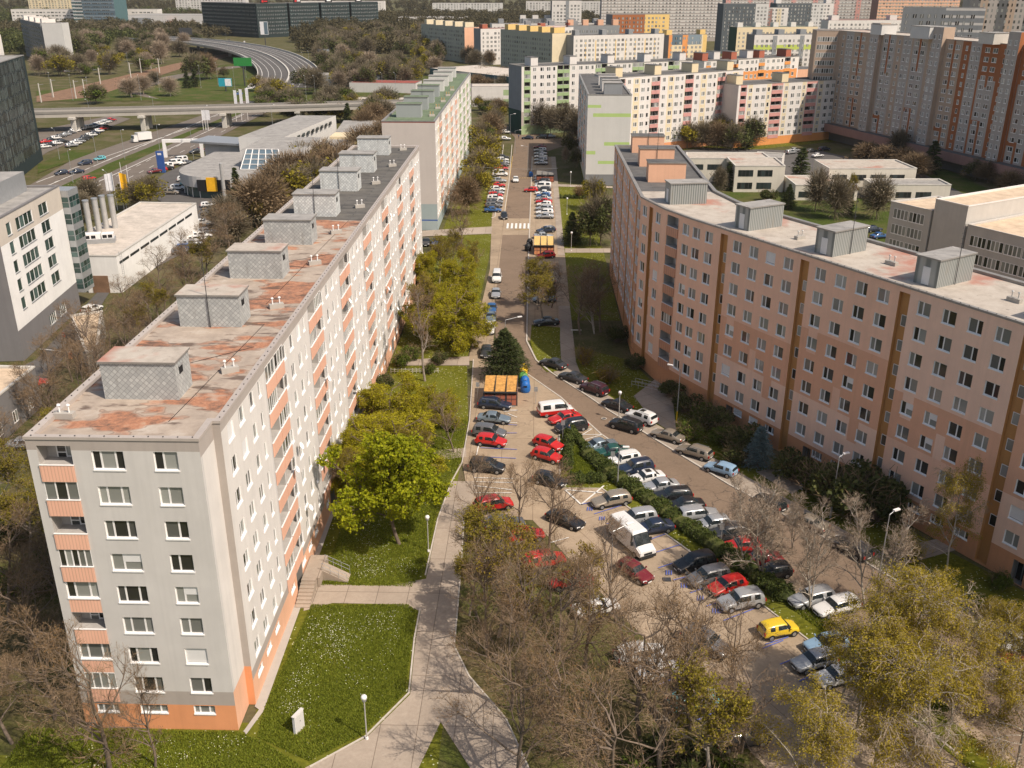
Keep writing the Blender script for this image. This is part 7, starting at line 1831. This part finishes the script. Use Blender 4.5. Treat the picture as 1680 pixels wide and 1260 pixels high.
def bell(px, py, m, label, sc=1.0):
    x, y = G(px, py); r = empty('recycling_bell', label, 'recycling bin', 'recycling bell containers', (x, y, .08))
    g = Geo(); g.lathe([(.62*sc, 0), (.70*sc, .15), (.74*sc, .8*sc), (.60*sc, 1.35*sc), (.32*sc, 1.65*sc), (.05, 1.72*sc)], m, 16); ob('body', g.mesh('body', 45), r)
    g = Geo(); g.box(-.25, .25, -.78*sc, -.66*sc, .95*sc, 1.15*sc, 'dark'); ob('opening', g.mesh('opening'), r)
    g = Geo(); g.tube((-.12, 0, 1.68*sc), (-.12, 0, 1.9*sc), .025, .025, 'metal_grey', 5); g.tube((.12, 0, 1.68*sc), (.12, 0, 1.9*sc), .025, .025, 'metal_grey', 5); g.tube((-.12, 0, 1.9*sc), (.12, 0, 1.9*sc), .025, .025, 'metal_grey', 5); ob('handle', g.mesh('handle'), r)
bell(862, 643, 'bin_blue', 'front one of two blue recycling bells beside the bin shelter'); bell(861, 635, 'bin_blue', 'rear one of two blue recycling bells beside the bin shelter'); bell(858, 628, 'bin_green', 'green recycling bell behind the blue ones'); bell(857, 621, 'bin_yellow', 'front yellow recycling bell beside the pine'); bell(858, 614, 'bin_yellow', 'rear yellow recycling bell beside the pine')
bell(866, 412, 'bin_black', 'front black recycling bell beside the orange bin shelter'); bell(869, 404, 'bin_black', 'rear black recycling bell beside the orange bin shelter'); bell(871, 290, 'bin_blue', 'blue recycling bell at the grey bin shelter', .9)
# white utility box on the lawn
x, y = G(491, 1198); r = empty('utility_box', 'thin white utility cabinet standing on the flowering lawn', 'utility box', None, (x, y, 0), 1.15); g = Geo(); g.box(-.55, .55, -.12, .12, .08, 1.7, 'trim_white'); g.box(-.6, .6, -.16, .16, 1.7, 1.76, 'wall_lgrey'); g.box(-.6, .6, -.16, .16, 0, .08, 'conc'); ob('cabinet', g.mesh('cabinet'), r)
g = Geo(); g.box(-.5, -.01, -.135, -.122, .15, 1.62, 'iwhite'); g.box(.01, .5, -.135, -.122, .15, 1.62, 'iwhite'); g.box(.05, .1, -.15, -.136, .9, 1.0, 'metal_dark'); ob('door', g.mesh('door'), r)
# entrance ramp and stairs at the left block
r = empty('entrance_ramp', 'pale concrete ramp and steps to the left block entrance', 'ramp', None, (-21.4, 80.5, 0))
g = Geo()
for i in range(8): g.box(-1.1, .3, -5.2 + i*.42, -4.78 + i*.42, 0, .14 + .14*i, 'path')
g.box(-1.1, .62, -1.84, 2.2, 0, 1.15, 'path'); ob('steps', g.mesh('steps'), r)
g = Geo(); n = len(g.v); g.v += [(.62,-.6,0),(.62,.9,0),(.62,-.6,1.15),(.62,.9,1.15),(3.2,-1.0,0.08),(3.2,.5,0.08)]; g.f += [(2,4,5,3),(0,4,2),(1,3,5)]; g.m += ['path']*3; ob('slope', g.mesh('slope'), r)
for k, y_ in enumerate((-.55, .95)):
    g = Geo()
    for t in (0, .33, .66, 1.0): x_ = .62 + 2.5*t; yy = y_ - .4*t; z_ = 1.15 - 1.03*t; g.tube((x_, yy, 0.05), (x_, yy, z_ + .85), .025, .025, 'metal_grey', 5)
    for dz in (.5, .95): g.tube((.62, y_, 1.05 + dz), (3.12, y_ - .4, .05 + dz), .025, .025, 'metal_grey', 5)
    ob('handrail', g.mesh('handrail'), r)
r = empty('entrance_canopy', 'small entrance handrails and slab by the peach block shade', 'handrail', None, (*G(1058, 640), 0), -.55)
g = Geo()
for yy in (0, 1.3):
    for t in range(5): g.tube((t*1.1 - 2.2, yy, 0), (t*1.1 - 2.2, yy, .95), .03, .03, 'metal_grey', 5)
    for dz in (.5, .95): g.tube((-2.2, yy, dz), (2.2, yy, dz), .03, .03, 'metal_grey', 5)
ob('handrail', g.mesh('handrail'), r)
def bench(px, py, rz, label):
    x, y = G(px, py); r = empty('bench', label, 'bench', 'benches', (x, y, .06), rz); g = Geo()
    for k in range(3): g.box(-.9, .9, -.22 + .15*k, -.09 + .15*k, .43, .47, 'conc_l')
    ob('seat', g.mesh('seat'), r)
    for s in (-.65, .65): g = Geo(); g.box(s-.06, s+.06, -.2, .2, 0, .43, 'conc'); ob('leg', g.mesh('leg'), r)
bench(1281, 777, .3, 'pale bench on the paved way to the middle entrance'); bench(945, 546, 0, 'pale bench on the shaded lawn under the brown tree'); bench(1318, 800, .9, 'second pale bench beside the middle entrance')
# fence rails on the lawn under the bare tree
r = empty('garden_fence', 'low weathered fence around the bed beside the path', 'fence', None, (*G(680, 612), 0), .05); g = Geo()
for i in range(14): g.box(-3.6 + i*.55, -3.52 + i*.55, -.04, .04, 0, .8, 'conc_l')
g.box(-3.6, 3.7, -.06, -.042, .3, .38, 'conc_l'); g.box(-3.6, 3.7, -.06, -.042, .62, .7, 'conc_l'); ob('rails', g.mesh('rails'), r)
# signs in the island and yard
def post_sign(px, py, h, label, m='metal_grey', w=.5, hh=.7):
    x, y = G(px, py); r = empty('road_sign', label, 'road sign', 'road signs', (x, y, .05)); g = Geo(); g.tube((0,0,0), (0,0,h), .035, .035, 'metal_grey', 6); ob('post', g.mesh('post'), r)
    g = Geo(); g.box(-w/2, w/2, -.05, -.036, h - hh, h, m); ob('panel', g.mesh('panel'), r)
post_sign(923, 722, 2.8, 'grey road sign at the upper hedge corner'); post_sign(1004, 775, 2.8, 'grey road sign among the hedge beside the green saloon'); post_sign(1182, 895, 2.6, 'grey road sign beside the red coupe'); post_sign(879, 663, 2.6, 'thin sign post at the bin shelter corner'); post_sign(784, 655, 2.6, 'thin sign post left of the bin shelter')
x, y = G(110, 577); r = empty('no_entry_sign', 'round red no entry sign at the office annex', 'road sign', None, (x, y, 0), -.5); g = Geo(); g.tube((0,0,0), (0,0,3.2), .04, .04, 'metal_grey', 6); ob('post', g.mesh('post'), r); g = Geo(); g.tube((0,-.05,2.9), (0,-.075,2.9), .42, .42, 'sign_red', 20); g.box(-.3, .3, -.09, -.078, 2.83, 2.97, 'trim_white'); ob('disc', g.mesh('disc'), r)
x, y = G(116, 588); r = empty('barrier', 'white and orange barrier arm beside the office', 'barrier', None, (x, y, 0), 2.9); g = Geo(); g.box(-.25, .25, -.2, .2, 0, 1.1, 'cont_orange'); ob('post', g.mesh('post'), r); g = Geo(); g.box(0, 5.5, -.05, .05, 1.0, 1.12, 'trim_white'); ob('arm', g.mesh('arm'), r)
# catenary lines across the far street
for i, (p, q, z0, z1, lb) in enumerate([(G(700, 262, 9), G(915, 276, 7), 9, 7, 'thin sagging cable across the left trees over the street')]):
    g = Geo(); prev = None
    for k in range(13):
        t = k/12; c = (p[0] + (q[0]-p[0])*t, p[1] + (q[1]-p[1])*t, z0 + (z1-z0)*t - 2.2*4*t*(1-t)*.5)
        if prev: g.tube(prev, c, .035, .035, 'metal_grey', 4, False)
        prev = c
    ob('overhead_cable', g.mesh('overhead_cable'), label=lb, cat='cable')

# ---------------------------------------------------------------- people
def person(px, py, rz, top, legs, label, stride=.18):
    x, y = G(px, py); r = empty('person', label, 'person', 'people on foot', (x, y, .07), rz)
    me = bpy.data.meshes.new('body'); bm = bmesh.new()
    J = {'pel': (0,0,.95,.155), 'waist': (0,.01,1.12,.135), 'chest': (0,.0,1.34,.165), 'neck': (0,0,1.50,.062), 'head0': (0,-.01,1.57,.075), 'head1': (0,-.02,1.68,.098), 'head2': (0,-.01,1.77,.07)}
    E = [('pel','waist'),('waist','chest'),('chest','neck'),('neck','head0'),('head0','head1'),('head1','head2')]
    for s, n in ((-1,'l'),(1,'r')):
        f = s*stride
        J.update({n+'hip': (s*.10,0,.90,.10), n+'kn': (s*.11,-f*.6-.03,.50,.062), n+'an': (s*.11,-f,.09,.042), n+'to': (s*.12,-f-.16,.04,.035), n+'sh': (s*.19,0,1.42,.062), n+'el': (s*.25,f*.4+.02,1.14,.043), n+'wr': (s*.25,f*.7-.10,.92,.030), n+'ha': (s*.25,f*.8-.14,.84,.032)})
        E += [('pel',n+'hip'),(n+'hip',n+'kn'),(n+'kn',n+'an'),(n+'an',n+'to'),('chest',n+'sh'),(n+'sh',n+'el'),(n+'el',n+'wr'),(n+'wr',n+'ha')]
        for k in range(5):
            J[n+'f%d' % k] = (s*.25 + (k-2)*.016, f*.85 - .16 - (.02 if k == 0 else 0), .775 + (.03 if k == 0 else 0), .008); E.append((n+'ha', n+'f%d' % k))
    ks = list(J); vs = [bm.verts.new(J[k][:3]) for k in ks]; ix = {k: i for i, k in enumerate(ks)}
    for a, b in E: bm.edges.new((vs[ix[a]], vs[ix[b]]))
    bm.to_mesh(me); bm.free(); sk = me.skin_vertices if len(me.skin_vertices) else None
    o = bpy.data.objects.new('body', me); C.objects.link(o); o.parent = r
    md = o.modifiers.new('skin', 'SKIN'); md.use_smooth_shade = True
    for i, k in enumerate(ks): me.skin_vertices[0].data[i].radius = (J[k][3], J[k][3]); me.skin_vertices[0].data[i].use_root = (k == 'pel')
    o.modifiers.new('sub', 'SUBSURF').levels = 1
    dg = bpy.context.evaluated_depsgraph_get(); ev = bpy.data.meshes.new_from_object(o.evaluated_get(dg)); o.modifiers.clear(); o.data = ev
    ev.materials.clear()
    for m in ('skin', top, legs, 'hair'): ev.materials.append(MAT[m])
    for p in ev.polygons:
        c = p.center; p.use_smooth = True
        p.material_index = 3 if (c.z > 1.72 or (c.z > 1.6 and c.y > .02)) else 0 if (c.z > 1.47 or (c.z < .90 and abs(c.x) > .21)) else 1 if c.z > .98 else 2 if c.z > .1 else 3
person(970, 928, .4, 'cloth_dark', 'cloth_blue', 'person in dark clothes walking between bare trees on the lot')
person(933, 716, 2.2, 'cloth_blue', 'cloth_dark', 'person in bluish coat standing by the top of the hedge')
person(147, 517, 1.2, 'cloth_dark', 'cloth_dark', 'person in black beside the office glass bay')
person(851, 228, 0, 'cloth_blue', 'cloth_dark', 'person in blue at the top end of the street')
person(1202, 720, .6, 'cloth_red', 'skin', 'person in dark red among the shrubs by the peach block')

# ---------------------------------------------------------------- vegetation
T = trees
T('on the lawn beside the left block', 'lawn trees', [('willow0',655,772,9.0,1.45),('bud0',690,800,8.0),('willow1',612,800,7.5,1.0),('tall',697,625,15,.95),('willow0',742,568,11.5,1.05),('bud1',700,560,10),('bud0',765,470,9),('bare0',760,420,10,1.2),('willow1',690,480,8),('willow0',612,768,8.0,1.5),('willow1',640,728,8,1.5),('willow0',668,712,7,1.2),('willow1',590,820,7,1.1),('bud1',575,835,6.5,1.1),('willow0',722,545,10,1.2),('willow1',755,500,9,1.1),('bud0',720,470,9.5,1.1),('bud1',745,450,8,1.1),('willow0',700,705,7,1.1)])
x, y = G(655, 893); tree('maple0', x, y, 12.2, '', 1.1, label='broad lime green maple in new leaf beside the left block', group='lawn trees', rz=.6)
T('in the row left of the far street', 'trees left of the far street', [('far0',782,330,9),('farbare0',765,352,9),('far0',790,302,10,1.1),('far0',796,272,10,1.1),('far2',800,250,9),('farbare0',804,236,10,1.1),('far0',792,250,10),('farbare1',812,222,9),('far0',812,205,8),('farbare0',818,195,8),('bare0',742,362,8)])
T('around the plaza', 'plaza trees', [('spruce1',828,622,7.9,1.5),('spruce0',844,612,5.5,1.4),('bare1',798,868,7.5),('bare2',855,868,7.5),('bare0',900,908,9.5,1.05),('bare1',745,742,7)])
T('along the shaded bays', 'trees right of the street', [('bud0',893,532,9.5,1.35),('bud1',882,508,8.5,1.25),('bare2',952,548,10.5,1.25),('bare0',985,545,11.5,1.2),('birchbare0',975,548,11),('bare1',905,505,8),('far1',985,402,11,.9),('far1',968,404,10,.85),('spruce0',938,402,7.5,1.1),('far0',975,345,8,.8)])
T('under the lower path', 'bare foreground trees', [('yel0',818,1045,11.0,1.1),('bud1',795,985,9,1.15),('bare0',862,1113,11,1.1),('bare1',907,1167,11.5,1.1),('bud0',770,1010,7.5,1.0),('bare2',960,1100,10.5,1.1),('bare1',1010,1020,9,.95),('bare2',1050,1215,11.5,1.15),('bare0',1131,1195,12.0,1.2),('bare1',1215,1235,10,1.1),('yel0',940,1050,9.5,.85),('bare2',1085,1290,12,1.2),('bare1',930,1240,11,1.1),('bare2',1195,1130,8,.9),('bare0',905,1020,8.5,.9),('bud0',1165,1310,11,1.1),('bare2',838,1165,10,1.1),('bare0',800,1075,9,1.1),('bare1',1010,1350,13,1.2),('bare2',860,1300,11,1.1)])
T('at the lower right', 'birches at the lower right', [('birchbare0',1251,948,11.5,1.0),('birchbare1',1222,935,9.5,.9),('birchbare1',1327,1002,10,.85),('birchbare0',1300,900,7,.8),('birch0',1400,1150,13,.95),('birch1',1470,1180,15,1.2),('birch0',1352,1215,13,1.15),('birch1',1560,1190,11,1.2),('birch0',1640,1180,10,1.2),('birch1',1430,1300,14,1.3),('birch0',1540,1290,13,1.3),('birch1',1650,1290,12,1.3),('birch0',1300,1310,12,1.2),('birchbare1',1420,1000,11,.9),('birch0',1395,1245,12,1.1),('birch1',1553,937,12.5,1.0),('birch0',1600,1110,7.5,1.1),('birch1',1500,1085,10,1.1),('birch1',1690,1140,8,1.1),('birch0',1740,1230,11,1.2)])
T('at the lower left edge', 'bare trees at the lower left', [('bare1',180,1262,13,1.0),('bare2',255,1258,8,.9),('bare0',60,1120,10,1.2),('bare1',15,1020,10,1.2),('bare2',110,1010,10,1.2),('bud0',50,920,9,1.2),('bud1',5,860,9,1.2),('yel0',-10,950,9,1.1),('bare2',90,1180,9,1.1),('bare0',-40,1130,10,1.2),('bare1',20,1220,9,1.1),('bud1',90,860,8,1.2),('bare0',15,790,8,1.2),('bud0',100,780,8,1.1)])
it = [('bare%d' % (i % 3), 95 + i*23 + rnd.randint(-8, 8), 745 - i*27 + rnd.randint(-14, 14), 8 + rnd.random()*2.5, 1.25) for i in range(14)]
it += [('bare%d' % ((i+1) % 3), 60 + i*30 + rnd.randint(-8, 8), 690 - i*30 + rnd.randint(-10, 10), 7 + rnd.random()*2, 1.2) for i in range(9)]
it += [('bud0', 265, 540, 8, 1.2), ('bud1', 235, 575, 7, 1.1), ('bud0', 330, 455, 8, 1.2)]
T('in the strip behind the left block', 'trees behind the left block', it)
T('beside the dealership', 'rusty brown trees', [(('farbare0','far0')[i % 3 == 2], a, b, 11, 1.3) for i, (a, b) in enumerate([(470,322),(500,318),(520,335),(455,345),(545,312),(480,345),(570,300),(440,365),(560,330),(595,268),(620,262),(610,282),(640,245),(420,372),(500,300),(532,296)])])
T('around the industrial hall', 'trees by the hall', [('far0',225,345,7,1.3),('far0',248,338,7.5,1.3),('farbare1',150,340,7,1.3),('farbare1',135,365,7,1.2),('farsp',392,345,11,.8),('farbare1',375,382,8,1.3),('far0',400,375,7,1.2),('farbare1',388,402,7,1.3),('far2',128,200,4,1.5)])
T('in the school yard', 'trees in the school yard', [('farsp',1224,246,9,1.25),('farsp',1312,292,9,1.5),('farsp',1194,312,8,1.1),('spruce0',1292,343,6.5,1.1),('bush1',1258,330,3,1.2),('farbare1',1337,347,10,.8),('farbare1',1369,360,10,.8),('bud1',1392,352,9,.8),('farbare1',1437,360,10,.9),('farsp',1391,352,7,.8),('farsp',1526,285,10,1.4),('farbare0',1560,270,6,1.3),('farbare1',1180,318,7,.7),('farbare0',1420,272,7,1.5),('farbare0',1450,278,7,1.5),('farbare0',1480,282,7,1.5),('farbare0',1500,292,7,1.5),('farbare1',1470,262,9,1),('farbare0',1620,300,6,1.5),('farbare0',1655,318,6,1.5),('far1',1600,295,6,1.2),('far2',1650,450,7,1.1)])
it = []
for i in range(26): it.append((['farbare0','farbare1','far0','far1'][i % 4 if i % 5 else 2], 1045 + i*8.2, 226 + (i*37 % 22), 8 + (i % 3), 1.1))
T('before the pink and yellow block', 'trees before the pink block', it)
T('before the white and green block', 'trees before the green block', [('farbare1',880,219,12,1.0),('farbare1',903,222,10,.9),('farbare1',925,228,12,1.0),('farbare1',945,235,11,1.0),('far1',935,255,7,1.0),('far2',895,215,5,1),('far1',945,275,6,.8),('farpale',927,268,5,.6)])
it = []
Rt = random.Random(21)
def zone(n, x0, x1, yb, yt, pts, h0, h1, w0=1.0, w1=1.4):
    out = []
    for i in range(n):
        t = Rt.random(); out.append((Rt.choice(pts), x0 + (x1-x0)*Rt.random(), yb + (yt-yb)*t, h0 + (h1-h0)*Rt.random(), w0 + (w1-w0)*Rt.random()))
    return out
T('around the left blocks by the railway', 'trees at the far left', zone(26, 60, 250, 128, 92, ['far1','far0','farpale','farbare1','far2'], 8, 13) + zone(24, 90, 330, 96, 50, ['far1','farbare1','far1','farpale'], 10, 15, 1.1, 1.5) + [('far2',75,122,16,1.0),('far1',112,118,13,1),('far1',133,98,18,1.1),('far0',97,125,12,1.0)])
T('along the foot of the elevated road', 'trees by the elevated road', [('farpale',265,105,15,1.1),('far1',320,132,15,1.1),('farbare0',340,130,14,1.1),('farpale',262,82,14,1.1),('farsp',308,145,9,1.3),('farsp',321,143,10,1.2),('far1',367,128,6,1.2),('far2',158,170,9,1.5),('farpale',215,160,9,1.5),('farpale',235,155,9,1.6),('farpale',280,158,9,1.5),('farbare1',255,140,7,1.4),('far0',452,168,11,1.5),('farpale',440,160,9,1.4),('far0',425,150,8,1.3),('far1',505,150,12,1.3),('farbare1',520,155,12,1.2),('far2',240,60,10,1.3)])
T('in the park beyond the bridge', 'park trees', zone(46, 520, 720, 152, 100, ['farpale','far1','farbare1','far1','far0'], 9, 14, .9, 1.2) + zone(50, 535, 750, 98, 66, ['farbare1','farbare1','far1','far0'], 12, 17, 1.1, 1.4))
T('between the bridge and the long block', 'trees around the bridge', zone(26, 420, 640, 205, 178, ['far0','far2','farbare1','far1'], 7, 11) + [('farsp',572,222,12,.9),('farbare0',615,215,10,1.3),('farbare0',600,228,10,1.2)])
T('left of the dark green gable', 'trees left of the dark green gable', zone(16, 782, 832, 160, 136, ['farbare1','farbare0','far1'], 7, 10) + zone(10, 776, 832, 195, 178, ['far0','far2','far1'], 4, 7))
T('under the middle distance blocks', 'trees among the middle distance blocks', zone(24, 760, 910, 112, 92, ['farbare0','farbare1','far1','far0'], 9, 14, 1.1, 1.5) + zone(8, 1258, 1330, 128, 100, ['far0','farbare1'], 9, 14))
# far woods: no single tree can be told apart there
def wood(label, x0, x1, y0, y1, n, h, seed, leaf):
    rs = np.random.RandomState(seed); k = rs.uniform(0, 1, (n, 3)); c = np.c_[x0 + (x1-x0)*k[:, 0], y0 + (y1-y0)*k[:, 1], h*(.25 + .55*k[:, 2])]
    m = 150; Q = np.repeat(c, m, 0) + unit(rs.normal(0, 1, (n*m, 3))) * rs.uniform(1.5, 5.5, (n*m, 1)) * np.array([1, 1, .9]); Q[:, 2] = np.abs(Q[:, 2])
    V, F = leaves(rs, Q, .9); me = np_mesh('woodland', V, F, [leaf]); return ob('woodland', me, label=label, cat='woodland', kind='stuff')
wood('dark bare woodland strip behind the apartment blocks', -240, 60, 960, 1500, 1900, 18, 1, 'woodleaf')
wood('dark woodland on the left skyline', -900, -420, 1330, 1700, 700, 15, 2, 'leaf_dark')
wood('brown woodland band right of the office complex', -200, -20, 820, 960, 420, 13, 3, 'woodleaf')
wood('dark woodland between the tall office tower and the elevated road', -640, -330, 1000, 1290, 420, 12, 7, 'woodleaf')
wood('olive woodland beyond the far left slab', -560, -380, 800, 1000, 260, 12, 8, 'leaf_dark')
wood('woodland below the skyline buildings', -1100, 700, 1420, 1500, 900, 16, 9, 'woodleaf')
wood('farthest woodland along the top edge of the view', -1500, 1400, 1830, 2150, 2600, 24, 10, 'woodleaf')
wood('greyish woodland on the right skyline', 120, 480, 1080, 1600, 900, 20, 4, 'woodleaf')
# shrubs
T('on the shaded lawn by the peach block', 'shrubs along the peach block', [('forsythia',960,598,2.8,1.1),('forsythia',997,628,2.6,1.2),('bush1',1100,650,2.2,1.3),('bush1',1122,675,2.6,1.2),('bush0',1150,690,2.5,1.3),('bush0',1130,720,2.4,1.2),('bush1',1175,705,3,1.3),('bush0',1195,728,2.6,1.3),('bush1',1215,740,3.2,1.2),('bush1',1303,790,3.4,1.1),('bush0',1330,802,3.0,1.2),('bush1',1366,825,4.4,1.2),('bush1',1400,842,4.8,1.2),('bush1',1425,850,5.2,1.2),('bush1',1210,760,2.4,1.2),('bush1',1040,605,2.0,1.2),('thicket',1060,590,3,1.2),('bush0',1640,965,1.8,1.0),('bush0',1480,915,2.2,1.0),('bush1',1012,560,2.6,1.3)])
x, y = G(1243, 768); tree('blue', x, y, 5.6, '', 1.1, label='silvery blue spruce in front of the peach facade', group='shrubs along the peach block')
T('along the lawns and walls', 'scattered shrubs', [('rustbush',950,325,3.2,1.0),('bush0',660,600,2.0,1.1),('bush0',675,590,2.2,1.2),('bush1',720,598,1.8,1.1),('bush0',705,612,1.5,1.0),('bush1',628,640,2.4,1.1),('rustbush',605,690,2.6,1.2),('thicket',560,760,3,1.0),('thicket',548,800,3,.9),('bush1',20,890,3,1.5),('bush1',90,960,3,1.5),('bush0',30,975,2.5,1.4),('thicket',650,545,2.5,1.2),('bush1',705,510,3,1.2),('bush1',1120,1300,3,1.6),('bush0',1180,1310,3,1.5),('bush0',1060,1300,2.5,1.5)])
# clipped hedge along the island
def hedge(label, pts, w, h, seed, dens=520, mat='hedge', ls=.10):
    rs = np.random.RandomState(seed); P = [np.array(p) for p in pts]; L = [np.linalg.norm(P[i+1]-P[i]) for i in range(len(P)-1)]; T_ = sum(L); n = int(T_*dens)
    u = rs.uniform(0, T_, n); cum = np.cumsum([0]+L); i = np.clip(np.searchsorted(cum, u) - 1, 0, len(L)-1); t = (u - cum[i]) / np.array(L)[i]
    A_ = np.array(P); c = A_[i] * (1-t[:, None]) + A_[i+1] * t[:, None]; d = unit(A_[i+1]-A_[i]); nn = np.c_[-d[:, 1], d[:, 0]]
    th = rs.uniform(0, np.pi, n); bump = .78 + .22*np.sin(u*1.7 + seed) * np.cos(u*.63) + .12*np.sin(u*5.1) + rs.normal(0, .05, n)
    Q = np.c_[c + nn * (np.cos(th) * w/2 * bump * rs.uniform(.8, 1.03, n))[:, None], np.sin(th)**.6 * h * bump * rs.uniform(.85, 1.03, n)]
    V, F = leaves(rs, Q, ls); r = empty('hedge', label, 'hedge', 'hedges on the car park island', (0, 0, .05)); ob('foliage', np_mesh('foliage', V, F, [mat]), r)
    g = Geo()
    for k in range(len(P)-1):
        m_ = max(2, int(L[k] / 1.0))
        for j in range(m_): q = P[k] + (P[k+1]-P[k])*((j+.5)/m_); g.lathe([(w*.36, 0), (w*.40, h*.35), (w*.30, h*.62), (.05, h*.70)], 'leaf_dark', 8, (q[0], q[1]))
    ob('inner_branches', g.mesh('inner_branches'), r)
hedge('long dark green hedge between the two rows of angled cars', [(6.6,108.0),(9.6,102.2),(14.6,94.0),(19.0,87.0),(22.2,81.8),(24.6,77.6)], 2.6, 1.5, 3)
hedge('dark hedge down the left side of the grassy island', [(4.6,114.0),(4.4,108.5),(4.1,103.5)], 1.5, 1.4, 5)
hedge('low hedge across the bottom of the grassy island', [(4.1,100.8),(6.2,100.9),(8.6,101.4)], 2.0, 1.3, 6)
hedge('short hedge at the narrow top of the island', [(4.8,114.6),(6.3,110.4),(6.8,108.6)], 1.4, 1.2, 7)
hedge('clipped hedge along the far sunny lawn edge', [(6.4,262.5),(14.6,262.5)], 1.4, 1.3, 9, 260)
# tufts of taller grass so the lawns are not flat
def tufts(label, poly, n, seed, s=.13, fl=0.0):
    rs = np.random.RandomState(seed); P = np.array(poly); lo, hi = P.min(0), P.max(0); Q = rs.uniform(lo, hi, (n*3, 2)); ins = np.zeros(len(Q), bool); j = len(P)-1
    for i in range(len(P)):
        c = ((P[i,1] > Q[:,1]) != (P[j,1] > Q[:,1])) & (Q[:,0] < (P[j,0]-P[i,0])*(Q[:,1]-P[i,1])/(P[j,1]-P[i,1]+1e-9)+P[i,0]); ins ^= c; j = i
    Q = Q[ins][:n]; k = np.sin(Q[:,0]*.8)+np.sin(Q[:,1]*.7+Q[:,0]*.3)+rs.normal(0,.8,len(Q)); Q = Q[k > -1.6]
    az = rs.uniform(0, 6.28, len(Q)); h = s * rs.uniform(.6, 1.6, len(Q)); w = .05; a = np.c_[np.cos(az)*w, np.sin(az)*w, np.zeros(len(Q))]
    b = np.c_[rs.normal(0, .05, (len(Q), 2)), h]; B0_ = np.c_[Q, np.full(len(Q), .03)]
    V = np.stack([B0_-a, B0_+a, B0_+a*.3+b, B0_-a*.3+b], 1).reshape(-1, 3); ob('grass_tufts', np_mesh('grass_tufts', V, np.arange(len(V)).reshape(-1, 4), ['tuft']), label=label, cat='grass', kind='stuff')
tufts('taller grass blades on the lawn before the footpath', [(-21.8,62),(-21.5,58.4),(-16.9,56),(-13.2,59),(-10.5,63.9),(-10.8,71),(-10.9,75.2),(-11.9,76.1),(-21,75.8)], 90000, 1, .10)
tufts('taller grass blades below the maple', [(-20.8,79),(-11.8,79),(-10.9,82),(-10.8,92),(-9.9,100.6),(-9.1,105),(-9,118),(-20.8,118)], 90000, 2, .10)
tufts('taller grass blades on the bottom edge lawn', [(-40,44),(-12,50),(-17.2,55.4),(-21,58.0),(-23.2,58.9),(-40,58.9)], 90000, 3, .10)
tufts('rough grass on the car park island', [(4.2,113),(6.3,108.5),(9,101.6),(4.3,101.2)], 16000, 4, .22)
tufts('rough grass along the hedge foot', [(22.5,80),(24.5,76.5),(33,62),(34.5,63),(25.5,79)], 12000, 5, .2)
tufts('grass blades on the sunlit lawn at the peach corner', [(33.5,86),(36,88),(60,52),(54,47)], 30000, 6)

def flowers(label, x0, x1, y0, y1, n, seed):
    rs = np.random.RandomState(seed); c = rs.uniform((x0, y0), (x1, y1), (max(4, n // 45), 2)); Q = c[rs.randint(0, len(c), n)] + rs.normal(0, .9, (n, 2)); Q = Q[(Q[:,0] > x0) & (Q[:,0] < x1) & (Q[:,1] > y0) & (Q[:,1] < y1)]
    P3 = np.c_[Q, rs.uniform(.10, .17, len(Q))]; r = .035 * rs.uniform(.6, 1.4, (len(Q), 1))
    V = np.stack([P3 + np.array([-1, 0, 0]) * r, P3 + np.array([0, -1, .1]) * r, P3 + np.array([1, 0, 0]) * r, P3 + np.array([0, 1, .1]) * r], 1).reshape(-1, 3)
    ob('flowers', np_mesh('flowers', V, np.arange(len(V)).reshape(-1, 4), ['petal']), label=label, cat='flowers', kind='stuff')
flowers('white wild flowers on the lawn before the footpath', -20.8, -12, 61, 75, 1000, 1)
flowers('white wild flowers under and around the maple', -20.5, -11.5, 80, 112, 800, 2)
flowers('white wild flowers on the bottom edge lawn', -34, -22, 50, 58.5, 350, 3)

# ---------------------------------------------------------------- air
m = bpy.data.materials.new('air'); m.use_nodes = True; n = m.node_tree; n.nodes.clear()
out = n.nodes.new('ShaderNodeOutputMaterial'); pv = n.nodes.new('ShaderNodeVolumePrincipled'); pv.inputs['Color'].default_value = (.86, .88, .90, 1); pv.inputs['Density'].default_value = HAZE; n.links.new(pv.outputs[0], out.inputs['Volume']); MAT['air'] = m
if HAZE > 0:
    g = Geo(); g.box(-2600, 2600, -320, 4200, -1.0, 75, 'air'); ob('haze', g.mesh('haze'), kind='stuff', label='thin pale air over the whole district', cat='haze')
